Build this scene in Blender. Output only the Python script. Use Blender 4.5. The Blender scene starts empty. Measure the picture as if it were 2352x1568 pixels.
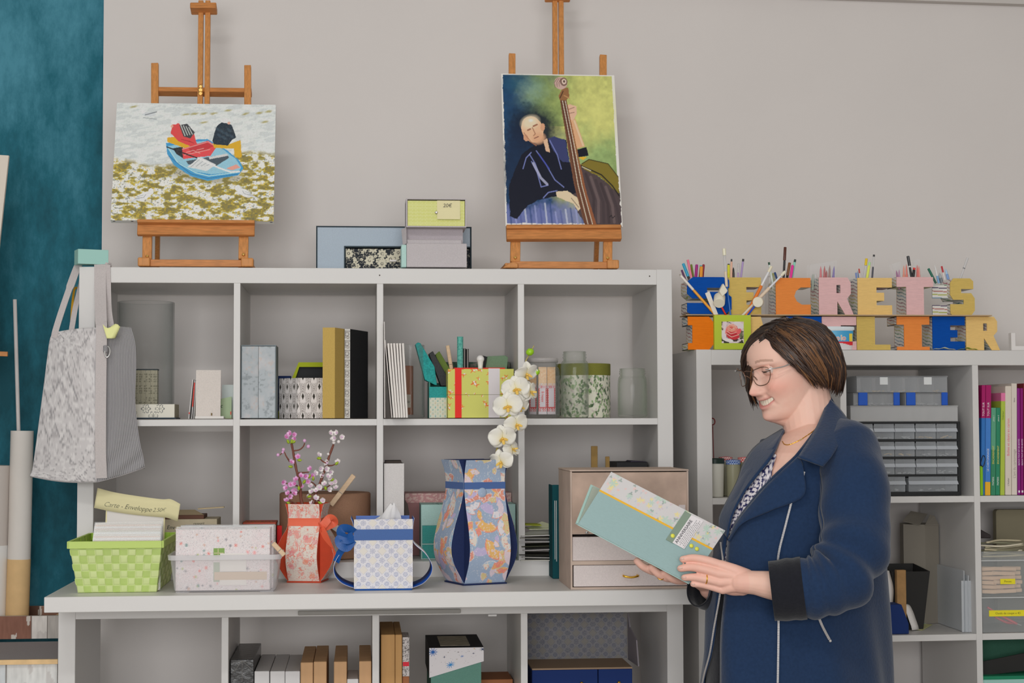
import bpy,bmesh,math,random
import numpy as np
from mathutils import Vector,Matrix,Euler,noise as mnoise
S = bpy.context.scene
COL = S.collection
random.seed(7)
rng = np.random.default_rng(11)
# ---- camera
ZT = 0.906
F_PX,YAW,PITCH,ROLL = 3920.67,0.0886,0.0487,-0.0033
CAM = np.array([0.6868,-4.2462,ZT+0.3757])
_fw = np.array([math.sin(YAW)*math.cos(PITCH),math.cos(YAW)*math.cos(PITCH),math.sin(PITCH)])
_r = np.array([math.cos(YAW),-math.sin(YAW),0.0])
_u = np.cross(_r,_fw)
RT = _r*math.cos(ROLL)+_u*math.sin(ROLL)
UP = -_r*math.sin(ROLL)+_u*math.cos(ROLL)
cam_data = bpy.data.cameras.new('camera')
cam_data.sensor_width = 36.0
cam_data.lens = F_PX/2352*36.0
cam = bpy.data.objects.new('camera',cam_data)
COL.objects.link(cam)
cam.matrix_world = Matrix(((RT[0],UP[0],-_fw[0],CAM[0]),(RT[1],UP[1],-_fw[1],CAM[1]),(RT[2],UP[2],-_fw[2],CAM[2]),(0,0,0,1)))
S.camera = cam
# ---- light
W = bpy.data.worlds.new('room_light')
S.world = W
W.use_nodes = True
W.node_tree.nodes['Background'].inputs[0].default_value =(1.0,1.0,0.995,1)
W.node_tree.nodes['Background'].inputs[1].default_value = 0.45
def area_light(name,loc,target,sx,sy,power,color=(1,0.995,0.985)):
 d = bpy.data.lights.new(name,'AREA')
 d.shape = 'RECTANGLE';d.size = sx;d.size_y = sy;d.energy = power;d.color = color
 o = bpy.data.objects.new(name,d);COL.objects.link(o)
 o.location = loc
 o.rotation_euler =(Vector(target)-Vector(loc)).to_track_quat('-Z','Z').to_euler()
 return o
area_light('ceiling_lamp',(0.35,-3.0,2.93),(1.0,0.2,1.25),1.3,0.16,34)
area_light('front_fill',(0.4,-6.2,1.55),(0.8,0.2,1.25),3.2,1.5,210,(1,1,1))  # unseen frontal fill, added behind the camera to brighten the shelf compartments
S.view_settings.view_transform = 'Standard'
S.view_settings.look = 'None'
S.view_settings.gamma = 1
S.view_settings.use_curve_mapping = False
S.view_settings.exposure = -0.72
# ---- helpers
def at(px,py,Y):
 """world point on the wall-parallel plane Y seen at a photograph pixel"""
 d = _fw+RT*((px-1176)/F_PX)-UP*((py-784)/F_PX)
 k =(Y-CAM[1])/d[1]
 return CAM+d*k
def X_(px,Y,py=784):return float(at(px,py,Y)[0])
def Z_(py,Y,px=1176):return float(at(px,py,Y)[2])
def on_z(px,py,z):
 d = _fw+RT*((px-1176)/F_PX)-UP*((py-784)/F_PX)
 return CAM+d*((z-CAM[2])/d[2])
def lin(c):
 c = np.asarray(c,float)/255.0
 return np.where(c<=0.04045,c/12.92,((c+0.055)/1.055)**2.4)
GAIN = 0.72
def C(r,g,b):
 """surface colour from an sRGB colour as it reads in the room's light"""
 return np.minimum(lin((r,g,b))/GAIN,0.92)
MATS ={}
def _bsdf(name):
 m = bpy.data.materials.new(name);m.use_nodes = True
 return m,m.node_tree,m.node_tree.nodes['Principled BSDF']
def mat(name,rgb,rough=0.6,metal=0.0,spec=0.3,noise=0.0,nscale=40.0,bump=0.0,stretch=(1,1,1),coat=0.0,sheen=0.0):
 if name in MATS:return MATS[name]
 m,t,b = _bsdf(name)
 c = C(*rgb)
 b.inputs['Base Color'].default_value =(*c,1)
 b.inputs['Roughness'].default_value = rough
 b.inputs['Metallic'].default_value = metal
 b.inputs['Specular IOR Level'].default_value = spec
 b.inputs['Coat Weight'].default_value = coat
 b.inputs['Sheen Weight'].default_value = sheen
 if noise or bump:
  tc = t.nodes.new('ShaderNodeTexCoord');mp = t.nodes.new('ShaderNodeMapping')
  mp.inputs['Scale'].default_value = stretch
  t.links.new(tc.outputs['Object'],mp.inputs['Vector'])
  n = t.nodes.new('ShaderNodeTexNoise');n.inputs['Scale'].default_value = nscale;n.inputs['Detail'].default_value = 6
  t.links.new(mp.outputs['Vector'],n.inputs['Vector'])
  if noise:
   r = t.nodes.new('ShaderNodeValToRGB')
   r.color_ramp.elements[0].position = 0.3;r.color_ramp.elements[1].position = 0.7
   r.color_ramp.elements[0].color =(*(c*(1-noise)),1)
   r.color_ramp.elements[1].color =(*np.minimum(c*(1+noise),0.95),1)
   t.links.new(n.outputs['Fac'],r.inputs['Fac']);t.links.new(r.outputs['Color'],b.inputs['Base Color'])
  if bump:
   bp = t.nodes.new('ShaderNodeBump');bp.inputs['Strength'].default_value = bump;bp.inputs['Distance'].default_value = 0.002
   t.links.new(n.outputs['Fac'],bp.inputs['Height']);t.links.new(bp.outputs['Normal'],b.inputs['Normal'])
 MATS[name] = m
 return m
def vcol(name='printed_paper',rough=0.7,spec=0.25,bump=0.0,nscale=600,coat=0.0,sheen=0.0):
 """material that reads the printed colours stored on the mesh"""
 if name in MATS:return MATS[name]
 m,t,b = _bsdf(name)
 a = t.nodes.new('ShaderNodeAttribute');a.attribute_name = 'Col'
 t.links.new(a.outputs['Color'],b.inputs['Base Color'])
 b.inputs['Roughness'].default_value = rough;b.inputs['Specular IOR Level'].default_value = spec
 b.inputs['Coat Weight'].default_value = coat;b.inputs['Sheen Weight'].default_value = sheen
 if bump:
  tc = t.nodes.new('ShaderNodeTexCoord');n = t.nodes.new('ShaderNodeTexNoise');n.inputs['Scale'].default_value = nscale
  t.links.new(tc.outputs['Object'],n.inputs['Vector'])
  bp = t.nodes.new('ShaderNodeBump');bp.inputs['Strength'].default_value = bump;bp.inputs['Distance'].default_value = 0.001
  t.links.new(n.outputs['Fac'],bp.inputs['Height']);t.links.new(bp.outputs['Normal'],b.inputs['Normal'])
 MATS[name] = m
 return m
def clear(name,tint=(245,248,246),alpha=0.18,rough=0.08,spec=0.5):
 """thin clear plastic or glass: mostly see-through with gloss on top"""
 if name in MATS:return MATS[name]
 m,t,b = _bsdf(name)
 b.inputs['Base Color'].default_value =(*C(*tint),1)
 b.inputs['Roughness'].default_value = rough
 b.inputs['Specular IOR Level'].default_value = spec
 out = t.nodes['Material Output']
 tr = t.nodes.new('ShaderNodeBsdfTransparent');mx = t.nodes.new('ShaderNodeMixShader')
 fr = t.nodes.new('ShaderNodeLayerWeight');fr.inputs['Blend'].default_value = 0.4
 ma = t.nodes.new('ShaderNodeMath');ma.operation = 'MULTIPLY_ADD'
 ma.inputs[1].default_value = 0.75;ma.inputs[2].default_value = alpha
 pw = t.nodes.new('ShaderNodeMath');pw.operation = 'POWER';pw.inputs[1].default_value = 1.8
 t.links.new(fr.outputs['Facing'],pw.inputs[0]);t.links.new(pw.outputs[0],ma.inputs[0]);ma.use_clamp = True
 t.links.new(ma.outputs[0],mx.inputs[0]);t.links.new(tr.outputs[0],mx.inputs[1]);t.links.new(b.outputs[0],mx.inputs[2])
 t.links.new(mx.outputs[0],out.inputs['Surface'])
 MATS[name] = m
 return m
ORG ={}
def org(o):return np.array(ORG.get(o.name,(0,0,0)),float)
def tag(o,label,cat,group=None,kind=None):
 if label:o['label'] = label
 if cat:o['category'] = cat
 if group:o['group'] = group
 if kind:o['kind'] = kind
 return o
def thing(name,label,cat,loc=(0,0,0),rotz=0.0,group=None,local=False,rot=None):
 o = bpy.data.objects.new(name,None);COL.objects.link(o)
 o.location = loc;o.rotation_euler = rot if rot else(0,0,rotz)
 o.empty_display_size = 0.03
 ORG[o.name] =(0,0,0)if local else tuple(loc)
 return tag(o,label,cat,group)
class MB:
 def __init__(s):s.v =[];s.f =[];s.m =[];s.c =[];s.n = 0;s.has = False
 def add(s,V,F,m=0,col=None):
  V = np.asarray(V,float).reshape(-1,3)
  b = s.n
  s.v.append(V);s.n += len(V)
  for q in F:s.f.append([i+b for i in q]);s.m.append(m)
  if col is None:s.c.append(np.full((len(V),3),0.8))
  else:
   s.has = True
   col = np.asarray(col,float)
   s.c.append(np.broadcast_to(col,(len(V),3)).copy())
  return s
 def box(s,x0,x1,y0,y1,z0,z1,m=0,col=None,M=None):
  V = np.array([[x0,y0,z0],[x1,y0,z0],[x1,y1,z0],[x0,y1,z0],[x0,y0,z1],[x1,y0,z1],[x1,y1,z1],[x0,y1,z1]])
  if M is not None:V = xf(M,V)
  return s.add(V,[[0,3,2,1],[4,5,6,7],[0,1,5,4],[1,2,6,5],[2,3,7,6],[3,0,4,7]],m,col)
 def bar(s,a,b,w,d,m=0,col=None,up=(0,0,1)):
  """square bar from a to b, w wide and d deep"""
  a = np.array(a,float);b = np.array(b,float)
  z =(b-a)/np.linalg.norm(b-a);up = np.array(up,float)
  if abs(z@up)>0.98:up = np.array([0,1.0,0])
  x = np.cross(up,z);x/=np.linalg.norm(x);y = np.cross(z,x)
  V =[]
  for p in(a,b):
   for i,j in((-1,-1),(1,-1),(1,1),(-1,1)):V.append(p+x*i*w/2+y*j*d/2)
  return s.add(V,[[0,3,2,1],[4,5,6,7],[0,1,5,4],[1,2,6,5],[2,3,7,6],[3,0,4,7]],m,col)
 def tube(s,P,r,n=8,m=0,col=None,caps=True,flat=1.0,up=None,closed=False):
  P = np.asarray(P,float);k = len(P)
  r = np.broadcast_to(np.asarray(r,float),(k,))
  T = np.gradient(P,axis=0)
  if closed:T = np.roll(P,-1,0)-np.roll(P,1,0)
  T/=np.linalg.norm(T,axis=1)[:,None]+1e-12
  ref = np.array(up if up is not None else((0,0,1)if abs(T[0,2])<0.9 else(0,1,0)),float)
  V =[];x = None
  for i in range(k):
   if x is None:x = np.cross(ref,T[i])
   else:x = x-T[i]*(x@T[i])
   x = x/(np.linalg.norm(x)+1e-12);y = np.cross(T[i],x)
   for j in range(n):
    a = 2*math.pi*j/n
    V.append(P[i]+r[i]*(x*math.cos(a)+y*math.sin(a)*flat))
  F =[]
  for i in range(k if closed else k-1):
   i2 =(i+1)%k
   for j in range(n):
    j2 =(j+1)%n
    F.append([i*n+j,i*n+j2,i2*n+j2,i2*n+j])
  if caps and not closed:
   F.append(list(range(n))[::-1]);F.append([(k-1)*n+j for j in range(n)])
  return s.add(V,F,m,col)
 def lathe(s,prof,n=32,c=(0,0,0),m=0,col=None,close=False,sx=1.0,sy=1.0,M=None):
  prof = list(prof);V =[];F =[]
  for r,z in prof:
   for j in range(n):
    a = 2*math.pi*j/n
    V.append((c[0]+r*sx*math.cos(a),c[1]+r*sy*math.sin(a),c[2]+z))
  k = len(prof)
  for i in range(k if close else k-1):
   i2 =(i+1)%k
   for j in range(n):
    j2 =(j+1)%n
    F.append([i*n+j,i*n+j2,i2*n+j2,i2*n+j])
  if not close:
   if prof[0][0]>1e-6:F.append(list(range(n))[::-1])
   if prof[-1][0]>1e-6:F.append([(k-1)*n+j for j in range(n)])
  V = np.array(V)
  if M is not None:V = xf(M,V)
  return s.add(V,F,m,col)
 def prism(s,poly,y0,y1,m=0,col=None,M=None,side_m=None):
  """polygon in XZ extruded along Y"""
  k = len(poly)
  a = sum(poly[i][0]*poly[(i+1)%k][1]-poly[(i+1)%k][0]*poly[i][1]for i in range(k))
  if a<0:poly = poly[::-1]
  V = np.array([(x,y0,z)for x,z in poly]+[(x,y1,z)for x,z in poly])
  if M is not None:V = xf(M,V)
  F =[list(range(k)),[k+i for i in range(k)][::-1]]
  b = s.n
  s.add(V,F,m,col)
  sm = m if side_m is None else side_m
  for i in range(k):
   j =(i+1)%k
   s.f.append([b+i,b+k+i,b+k+j,b+j]);s.m.append(sm)
  return s
 def grid(s,P,m=0,col=None,wrap_u=False,wrap_v=False,flip=False):
  P = np.asarray(P,float);nu,nv = P.shape[:2]
  I = np.arange(nu*nv).reshape(nu,nv)
  iu = np.arange(nu if wrap_u else nu-1);iv = np.arange(nv if wrap_v else nv-1)
  a = I[np.ix_(iu,iv)];b = I[np.ix_((iu+1)%nu,iv)];c = I[np.ix_((iu+1)%nu,(iv+1)%nv)];d = I[np.ix_(iu,(iv+1)%nv)]
  Q = np.stack([a,b,c,d]if not flip else[a,d,c,b],-1).reshape(-1,4)
  return s.add(P.reshape(-1,3),Q.tolist(),m,None if col is None else np.asarray(col).reshape(-1,3))
 def sheet(s,P,th,m=0,col=None,col2=None,flip=False):
  """a curved sheet given real thickness th (front grid P, back offset along its normals)"""
  P = np.asarray(P,float)
  du = np.gradient(P,axis=0);dv = np.gradient(P,axis=1)
  N = np.cross(du,dv);N/=np.linalg.norm(N,axis=2)[...,None]+1e-12
  if flip:N = -N
  Q = P-N*th
  nu,nv = P.shape[:2]
  if col is None:c1 = c2 = None
  else:
   c1 = np.broadcast_to(np.asarray(col,float),P.shape);c2 = np.broadcast_to(np.asarray(col2 if col2 is not None else col,float),P.shape)
  b0 = s.n;s.grid(P,m,c1,flip=flip)
  b1 = s.n;s.grid(Q,m,c2,flip=not flip)
  I = np.arange(nu*nv).reshape(nu,nv)
  loop = list(I[:,0])+list(I[-1,1:])+list(I[-2::-1,-1])+list(I[0,-2:0:-1])
  for i in range(len(loop)):
   p,q = loop[i],loop[(i+1)%len(loop)]
   f =[b0+p,b1+p,b1+q,b0+q]
   s.f.append(f if not flip else f[::-1]);s.m.append(m)
  return s
 def cbox(s,x0,x1,y0,y1,z0,z1,fn,res=0.0013,m=0,faces='fblrtd',M=None,coarse=()):
  """box whose faces carry printed colour: fn(face, a, b) with a across and b up, in metres"""
  def g(face,o,ea,eb,la,lb):
   rr = res if face not in coarse else max(la,lb)
   na = max(2,int(la/rr)+1);nb = max(2,int(lb/rr)+1)
   A,B = np.meshgrid(np.linspace(0,la,na),np.linspace(0,lb,nb),indexing='ij')
   P = np.array(o)[None,None]+A[...,None]*np.array(ea)+B[...,None]*np.array(eb)
   if M is not None:P = xf(M,P.reshape(-1,3)).reshape(P.shape)
   s.grid(P,m,np.broadcast_to(fn(face,A,B),P.shape))
  dx,dy,dz = x1-x0,y1-y0,z1-z0
  if 'f' in faces:g('f',(x0,y0,z0),(1,0,0),(0,0,1),dx,dz)
  if 'b' in faces:g('b',(x1,y1,z0),(-1,0,0),(0,0,1),dx,dz)
  if 'l' in faces:g('l',(x0,y1,z0),(0,-1,0),(0,0,1),dy,dz)
  if 'r' in faces:g('r',(x1,y0,z0),(0,1,0),(0,0,1),dy,dz)
  if 't' in faces:g('t',(x0,y0,z1),(1,0,0),(0,1,0),dx,dy)
  if 'd' in faces:g('d',(x0,y1,z0),(1,0,0),(0,-1,0),dx,dy)
  return s
 def xform(s,M):
  s.v =[xf(M,V)for V in s.v];return s
 def build(s,name,mats,parent=None,smooth=False,bevel=0.0,seg=1,base=None,label=None,weld=0.0):
  V = np.concatenate(s.v)if s.v else np.zeros((0,3))
  if parent is not None:o0 = org(parent)
  elif base is not None:o0 = np.array(base,float)
  else:o0 = np.array([(V[:,0].min()+V[:,0].max())/2,(V[:,1].min()+V[:,1].max())/2,V[:,2].min()])
  me = bpy.data.meshes.new(name)
  me.from_pydata((V-o0).tolist(),[],s.f)
  if not isinstance(mats,(list,tuple)):mats =[mats]
  for q in mats:me.materials.append(q)
  me.polygons.foreach_set('material_index',s.m)
  if s.has:
   a = me.color_attributes.new('Col','FLOAT_COLOR','POINT')
   c = np.ones((len(V),4));c[:,:3] = np.concatenate(s.c)
   a.data.foreach_set('color',c.ravel().astype(np.float32))
  if bevel or weld:
   bm = bmesh.new();bm.from_mesh(me)
   if weld:bmesh.ops.remove_doubles(bm,verts=bm.verts,dist=weld)
   if bevel:
    ed =[e for e in bm.edges if len(e.link_faces)==2 and e.calc_face_angle(0)>0.6]
    bmesh.ops.bevel(bm,geom=ed,offset=bevel,segments=seg,affect='EDGES',profile=0.5,clamp_overlap=True)
   bm.to_mesh(me);bm.free()
  if smooth:me.polygons.foreach_set('use_smooth',[True]*len(me.polygons))
  me.update()
  o = bpy.data.objects.new(name,me);COL.objects.link(o)
  if parent is not None:o.parent = parent
  else:o.location = o0
  ORG[o.name] = tuple(o0)
  if label:o['label'] = label
  return o
def smooth_angle(o,deg=40):
 for p in o.data.polygons:p.use_smooth = True
 try:
  o.data.set_sharp_from_angle(angle=math.radians(deg))
 except Exception:pass
 return o
def xf(M,V):
 V = np.asarray(V,float)
 A = np.array(M)[:3]
 return V@A[:,:3].T+A[:,3]
def TR(loc=(0,0,0),rx=0,ry=0,rz=0,sc=1.0):
 return Matrix.Translation(loc)@Euler((rx,ry,rz)).to_matrix().to_4x4()@Matrix.Scale(sc,4)
def text_mb(body,size,align='CENTER',shear=0.0,extrude=0.0002,space=1.0,weight=0.0):
 """lettering as mesh data in the XZ plane facing -Y, returned as (verts, faces)"""
 cu = bpy.data.curves.new('txt','FONT');cu.body = body;cu.size = size;cu.align_x = align;cu.align_y = 'CENTER'
 cu.shear = shear;cu.extrude = extrude;cu.space_character = space;cu.offset = weight;cu.resolution_u = 3
 ob = bpy.data.objects.new('txt',cu);COL.objects.link(ob)
 dg = bpy.context.evaluated_depsgraph_get()
 me = bpy.data.meshes.new_from_object(ob.evaluated_get(dg))
 V = np.array([v.co for v in me.vertices])if len(me.vertices)else np.zeros((0,3))
 F =[list(p.vertices)for p in me.polygons]
 bpy.data.objects.remove(ob);bpy.data.curves.remove(cu);bpy.data.meshes.remove(me)
 if len(V):V = np.stack([V[:,0],-V[:,2],V[:,1]],1)
 return V,F
def lettering(body,size,M,material,parent,name='lettering',**k):
 V,F = text_mb(body,size,**k)
 return MB().add(xf(M,V),F).build(name,material,parent)
def struct(o):o['kind'] = 'structure';return o
# colour-pattern helpers (numpy, all in metres)
def fill(shape,c):return np.broadcast_to(C(*c),shape+(3,)).copy()
def vnoise(a,b,s,seed=0,oct=3):
 a = np.asarray(a)/s;b = np.asarray(b)/s;out = 0;amp = 1;tot = 0
 for o in range(oct):
  i = np.floor(a).astype(int);j = np.floor(b).astype(int);fa = a-i;fb = b-j
  fa = fa*fa*(3-2*fa);fb = fb*fb*(3-2*fb)
  def h(x,y):
   n = np.sin(x*127.1+y*311.7+(seed+o*17)*74.7)*43758.5453
   return n-np.floor(n)
  v =(h(i,j)*(1-fa)+h(i+1,j)*fa)*(1-fb)+(h(i,j+1)*(1-fa)+h(i+1,j+1)*fa)*fb
  out = out+v*amp;tot += amp;amp*=0.5;a = a*2.03+5.1;b = b*2.03+1.7
 return out/tot
def mixc(img,mask,c):
 m = np.clip(mask,0,1)[...,None]
 cc = C(*c)if isinstance(c,tuple)else c
 return img*(1-m)+cc*m
def inpoly(x,y,poly):
 x = np.asarray(x);y = np.asarray(y);r = np.zeros(x.shape,bool);n = len(poly);j = n-1
 for i in range(n):
  xi,yi = poly[i];xj,yj = poly[j]
  if yi!=yj:
   c =((yi>y)!=(yj>y))&(x<(xj-xi)*(y-yi)/(yj-yi)+xi);r^=c
  j = i
 return r
def spline(pts,n=60,closed=False):
 P = np.asarray(pts,float)
 if closed:P = np.vstack([P[-1],P,P[0],P[1]])
 else:P = np.vstack([2*P[0]-P[1],P,2*P[-1]-P[-2]])
 k = len(P)-3;out =[]
 for t in np.linspace(0,k-1e-9,n,endpoint=not closed):
  i = int(t);u = t-i;a,b,c,d = P[i:i+4]
  out.append(0.5*(2*b+(c-a)*u+(2*a-5*b+4*c-d)*u*u+(3*b-3*c+d-a)*u**3))
 return np.array(out)
 # ---- room
YW = 0.455
wall_m = mat('wall_paint',(197,192,189),0.9,noise=0.015,nscale=3)
white = mat('white_laminate',(193,191,189),0.42,spec=0.35)
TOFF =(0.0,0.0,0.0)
def teal_mat():
 m,t,b = _bsdf('teal_wallpaper')
 tc = t.nodes.new('ShaderNodeTexCoord');mp = t.nodes.new('ShaderNodeMapping');mp.inputs['Scale'].default_value =(1,1,0.45)
 t.links.new(tc.outputs['Object'],mp.inputs['Vector'])
 n1 = t.nodes.new('ShaderNodeTexNoise');n1.inputs['Scale'].default_value = 7;n1.inputs['Detail'].default_value = 10;n1.inputs['Roughness'].default_value = 0.72
 t.links.new(mp.outputs['Vector'],n1.inputs['Vector'])
 r = t.nodes.new('ShaderNodeValToRGB');e = r.color_ramp.elements
 e[0].position = 0.32;e[0].color =(*C(2,66,78),1)
 e[1].position = 0.72;e[1].color =(*C(66,128,146),1)
 k = e.new(0.5);k.color =(*C(20,92,108),1)
 n2 = t.nodes.new('ShaderNodeTexNoise');n2.inputs['Scale'].default_value = 1.1;n2.inputs['Detail'].default_value = 1  # broad noise puts the shade low on the wall into the wallpaper colour
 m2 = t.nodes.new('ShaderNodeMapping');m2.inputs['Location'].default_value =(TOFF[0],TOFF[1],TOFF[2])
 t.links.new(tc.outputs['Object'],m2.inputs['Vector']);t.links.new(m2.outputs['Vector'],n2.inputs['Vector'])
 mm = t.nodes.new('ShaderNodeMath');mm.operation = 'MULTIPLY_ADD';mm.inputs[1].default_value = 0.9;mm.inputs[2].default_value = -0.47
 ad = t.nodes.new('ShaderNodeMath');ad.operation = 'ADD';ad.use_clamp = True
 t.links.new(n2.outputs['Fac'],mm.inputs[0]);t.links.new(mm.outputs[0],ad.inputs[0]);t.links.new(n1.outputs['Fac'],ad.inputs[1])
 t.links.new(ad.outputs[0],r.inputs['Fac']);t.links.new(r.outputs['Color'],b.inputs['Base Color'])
 b.inputs['Roughness'].default_value = 0.8
 return m
xt = X_(236,YW,300)
struct(MB().box(xt,6.5,YW,YW+0.12,0,2.95).build('wall_back',wall_m))
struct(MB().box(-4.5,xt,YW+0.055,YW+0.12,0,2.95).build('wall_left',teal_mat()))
struct(MB().box(-4.5,6.5,-7,YW+0.12,-0.06,0).build('floor',mat('floor_vinyl',(150,142,134),0.5,noise=0.1,nscale=6)))
struct(MB().box(-4.5,6.5,-7,YW+0.12,2.95,3.05).build('ceiling',mat('ceiling_paint',(215,212,208),0.9)))
# the boxed-in duct that runs along the top of the wall and cuts the upper right corner of the view
a = at(1885,0,YW);b2 = at(2352,15.5,YW)
sl =(b2[2]-a[2])/(b2[0]-a[0])
zl = lambda x:a[2]+sl*(x-a[0])
struct(MB().add([(0.2,YW-0.03,zl(0.2)),(5,YW-0.03,zl(5)),(5,YW,zl(5)),(0.2,YW,zl(0.2)),(0.2,YW-0.03,2.95),(5,YW-0.03,2.95),(5,YW,2.95),(0.2,YW,2.95)],
[[0,3,2,1],[4,5,6,7],[0,1,5,4],[1,2,6,5],[2,3,7,6],[3,0,4,7]]).build('trim_1',mat('ceiling_trim',(182,177,173),0.9)))
# ---- shelving
T_,CW,DV = 0.039,0.336,0.016
def shelf_unit(name,label,cols,rows,loc,rotz=0.0,H=None,back=False):
 """open cube shelving, local x from the left front corner, y to the back"""
 t = thing(name,label,'shelf',loc,rotz,local=True)
 Wd = 2*T_+cols*CW+(cols-1)*DV;D = 0.39
 Hh = 2*T_+rows*CW+(rows-1)*DV if H is None else H
 bv = 0.0008
 MB().box(0,T_,0,D,0,Hh).build('side_panel',white,t,bevel=bv)
 MB().box(Wd-T_,Wd,0,D,0,Hh).build('side_panel',white,t,bevel=bv)
 MB().box(T_,Wd-T_,0.0005,D,Hh-T_,Hh-0.0006).build('top_panel',white,t,bevel=bv)
 MB().box(T_,Wd-T_,0.0005,D,0,T_).build('bottom_panel',white,t,bevel=bv)
 z0 = Hh-2*T_-rows*CW-(rows-1)*DV
 for i in range(1,cols):
  x = T_+i*CW+(i-1)*DV
  MB().box(x,x+DV,0.0012,D,T_,Hh-T_).build('divider',white,t,bevel=0.0006)
 for r in range(1,rows):
  z = Hh-T_-r*CW-r*DV
  m = MB()
  for i in range(cols):
   x = T_+i*(CW+DV)
   m.box(x,x+CW,0.0018,D,z,z+DV)
  m.build('shelf_board',white,t,bevel=0.0006)
 return t
K1 = shelf_unit('shelf_unit','white open cube shelf of two rows standing on the tabletop, easels on top',4,2,(0,0,ZT))
L1 = shelf_unit('shelf_unit','white open cube shelf under the tabletop, seen along the bottom of the picture',4,2,(-0.0118,-0.1765,0),H=ZT-0.034)
R1 = shelf_unit('shelf_unit','tall white cube shelf on the right behind the person, cardboard letters on top',4,4,(1.5322,0.007,0),0.0355)
YT = -0.3905
tt = MB().box(-0.0063,1.4937,YT,0.36,ZT-0.034,ZT).build('tabletop',white,bevel=0.001)
tag(tt,'white tabletop carrying the basket, vases and boxes, laid over the lower shelf','table top')
# small dark cam-screw holes on the front of the top board
for px,py in((872,632),(1492,634)):
 p = at(px,py,0)
 MB().lathe([(0.0018,0),(0.0018,0.0012)],10,(0,0,0),M=TR((p[0],0.0012,p[2]),rx=math.pi/2)).xform(Matrix.Translation((0,0,-ZT))).build('screw_hole',mat('screw_dark',(70,62,56)),K1)
 # ---- painter: colours worked out on a grid of points
class Paint:
 def __init__(s,x0,x1,y0,y1,step,base):
  s.x0,s.x1,s.y0,s.y1 = x0,x1,y0,y1
  s.nx = int((x1-x0)/step)+1;s.ny = int((y1-y0)/step)+1
  s.X,s.Y = np.meshgrid(np.linspace(x0,x1,s.nx),np.linspace(y1,y0,s.ny),indexing='ij')
  s.img = fill(s.X.shape,base)
  s.wx =(vnoise(s.X,s.Y,14,3)-0.5);s.wy =(vnoise(s.X,s.Y,14,9)-0.5)
 def mask(s,m,c,a=1.0):s.img = mixc(s.img,m*a,c);return s
 def poly(s,P,c,a=1.0,wob=3):return s.mask(inpoly(s.X+s.wx*wob,s.Y+s.wy*wob,P).astype(float),c,a)
 def ell(s,cx,cy,rx,ry,c,rot=0,a=1.0,soft=0.0,wob=3):
  dx = s.X+s.wx*wob-cx;dy = s.Y+s.wy*wob-cy;k,q = math.cos(rot),math.sin(rot)
  d = np.sqrt(((dx*k+dy*q)/rx)**2+((-dx*q+dy*k)/ry)**2)
  m =(d<1).astype(float)if soft==0 else np.clip((1+soft-d)/(2*soft),0,1)
  return s.mask(m,c,a)
 def line(s,P,w,c,a=1.0):
  d = np.full(s.X.shape,1e9)
  for(ax,ay),(bx,by)in zip(P[:-1],P[1:]):
   l2 =(bx-ax)**2+(by-ay)**2+1e-9
   t = np.clip(((s.X-ax)*(bx-ax)+(s.Y-ay)*(by-ay))/l2,0,1)
   d = np.minimum(d,np.hypot(s.X-ax-t*(bx-ax),s.Y-ay-t*(by-ay)))
  return s.mask(np.clip((w/2+0.6-d)/1.2,0,1),c,a)
 def face(s,mb,o,ea,eb,la,lb,m=0,M=None):
  """lay the painted grid on a rectangle (o = lower left corner, ea across, eb up)"""
  A,B = np.meshgrid(np.linspace(0,la,s.nx),np.linspace(0,lb,s.ny),indexing='ij')
  P = np.array(o,float)+A[...,None]*np.array(ea,float)+B[...,None]*np.array(eb,float)
  if M is not None:P = xf(M,P.reshape(-1,3)).reshape(P.shape)
  mb.grid(P,m,s.img)
paint_m = vcol('artist_paint',0.55,0.3,bump=0.15,nscale=900)
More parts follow.
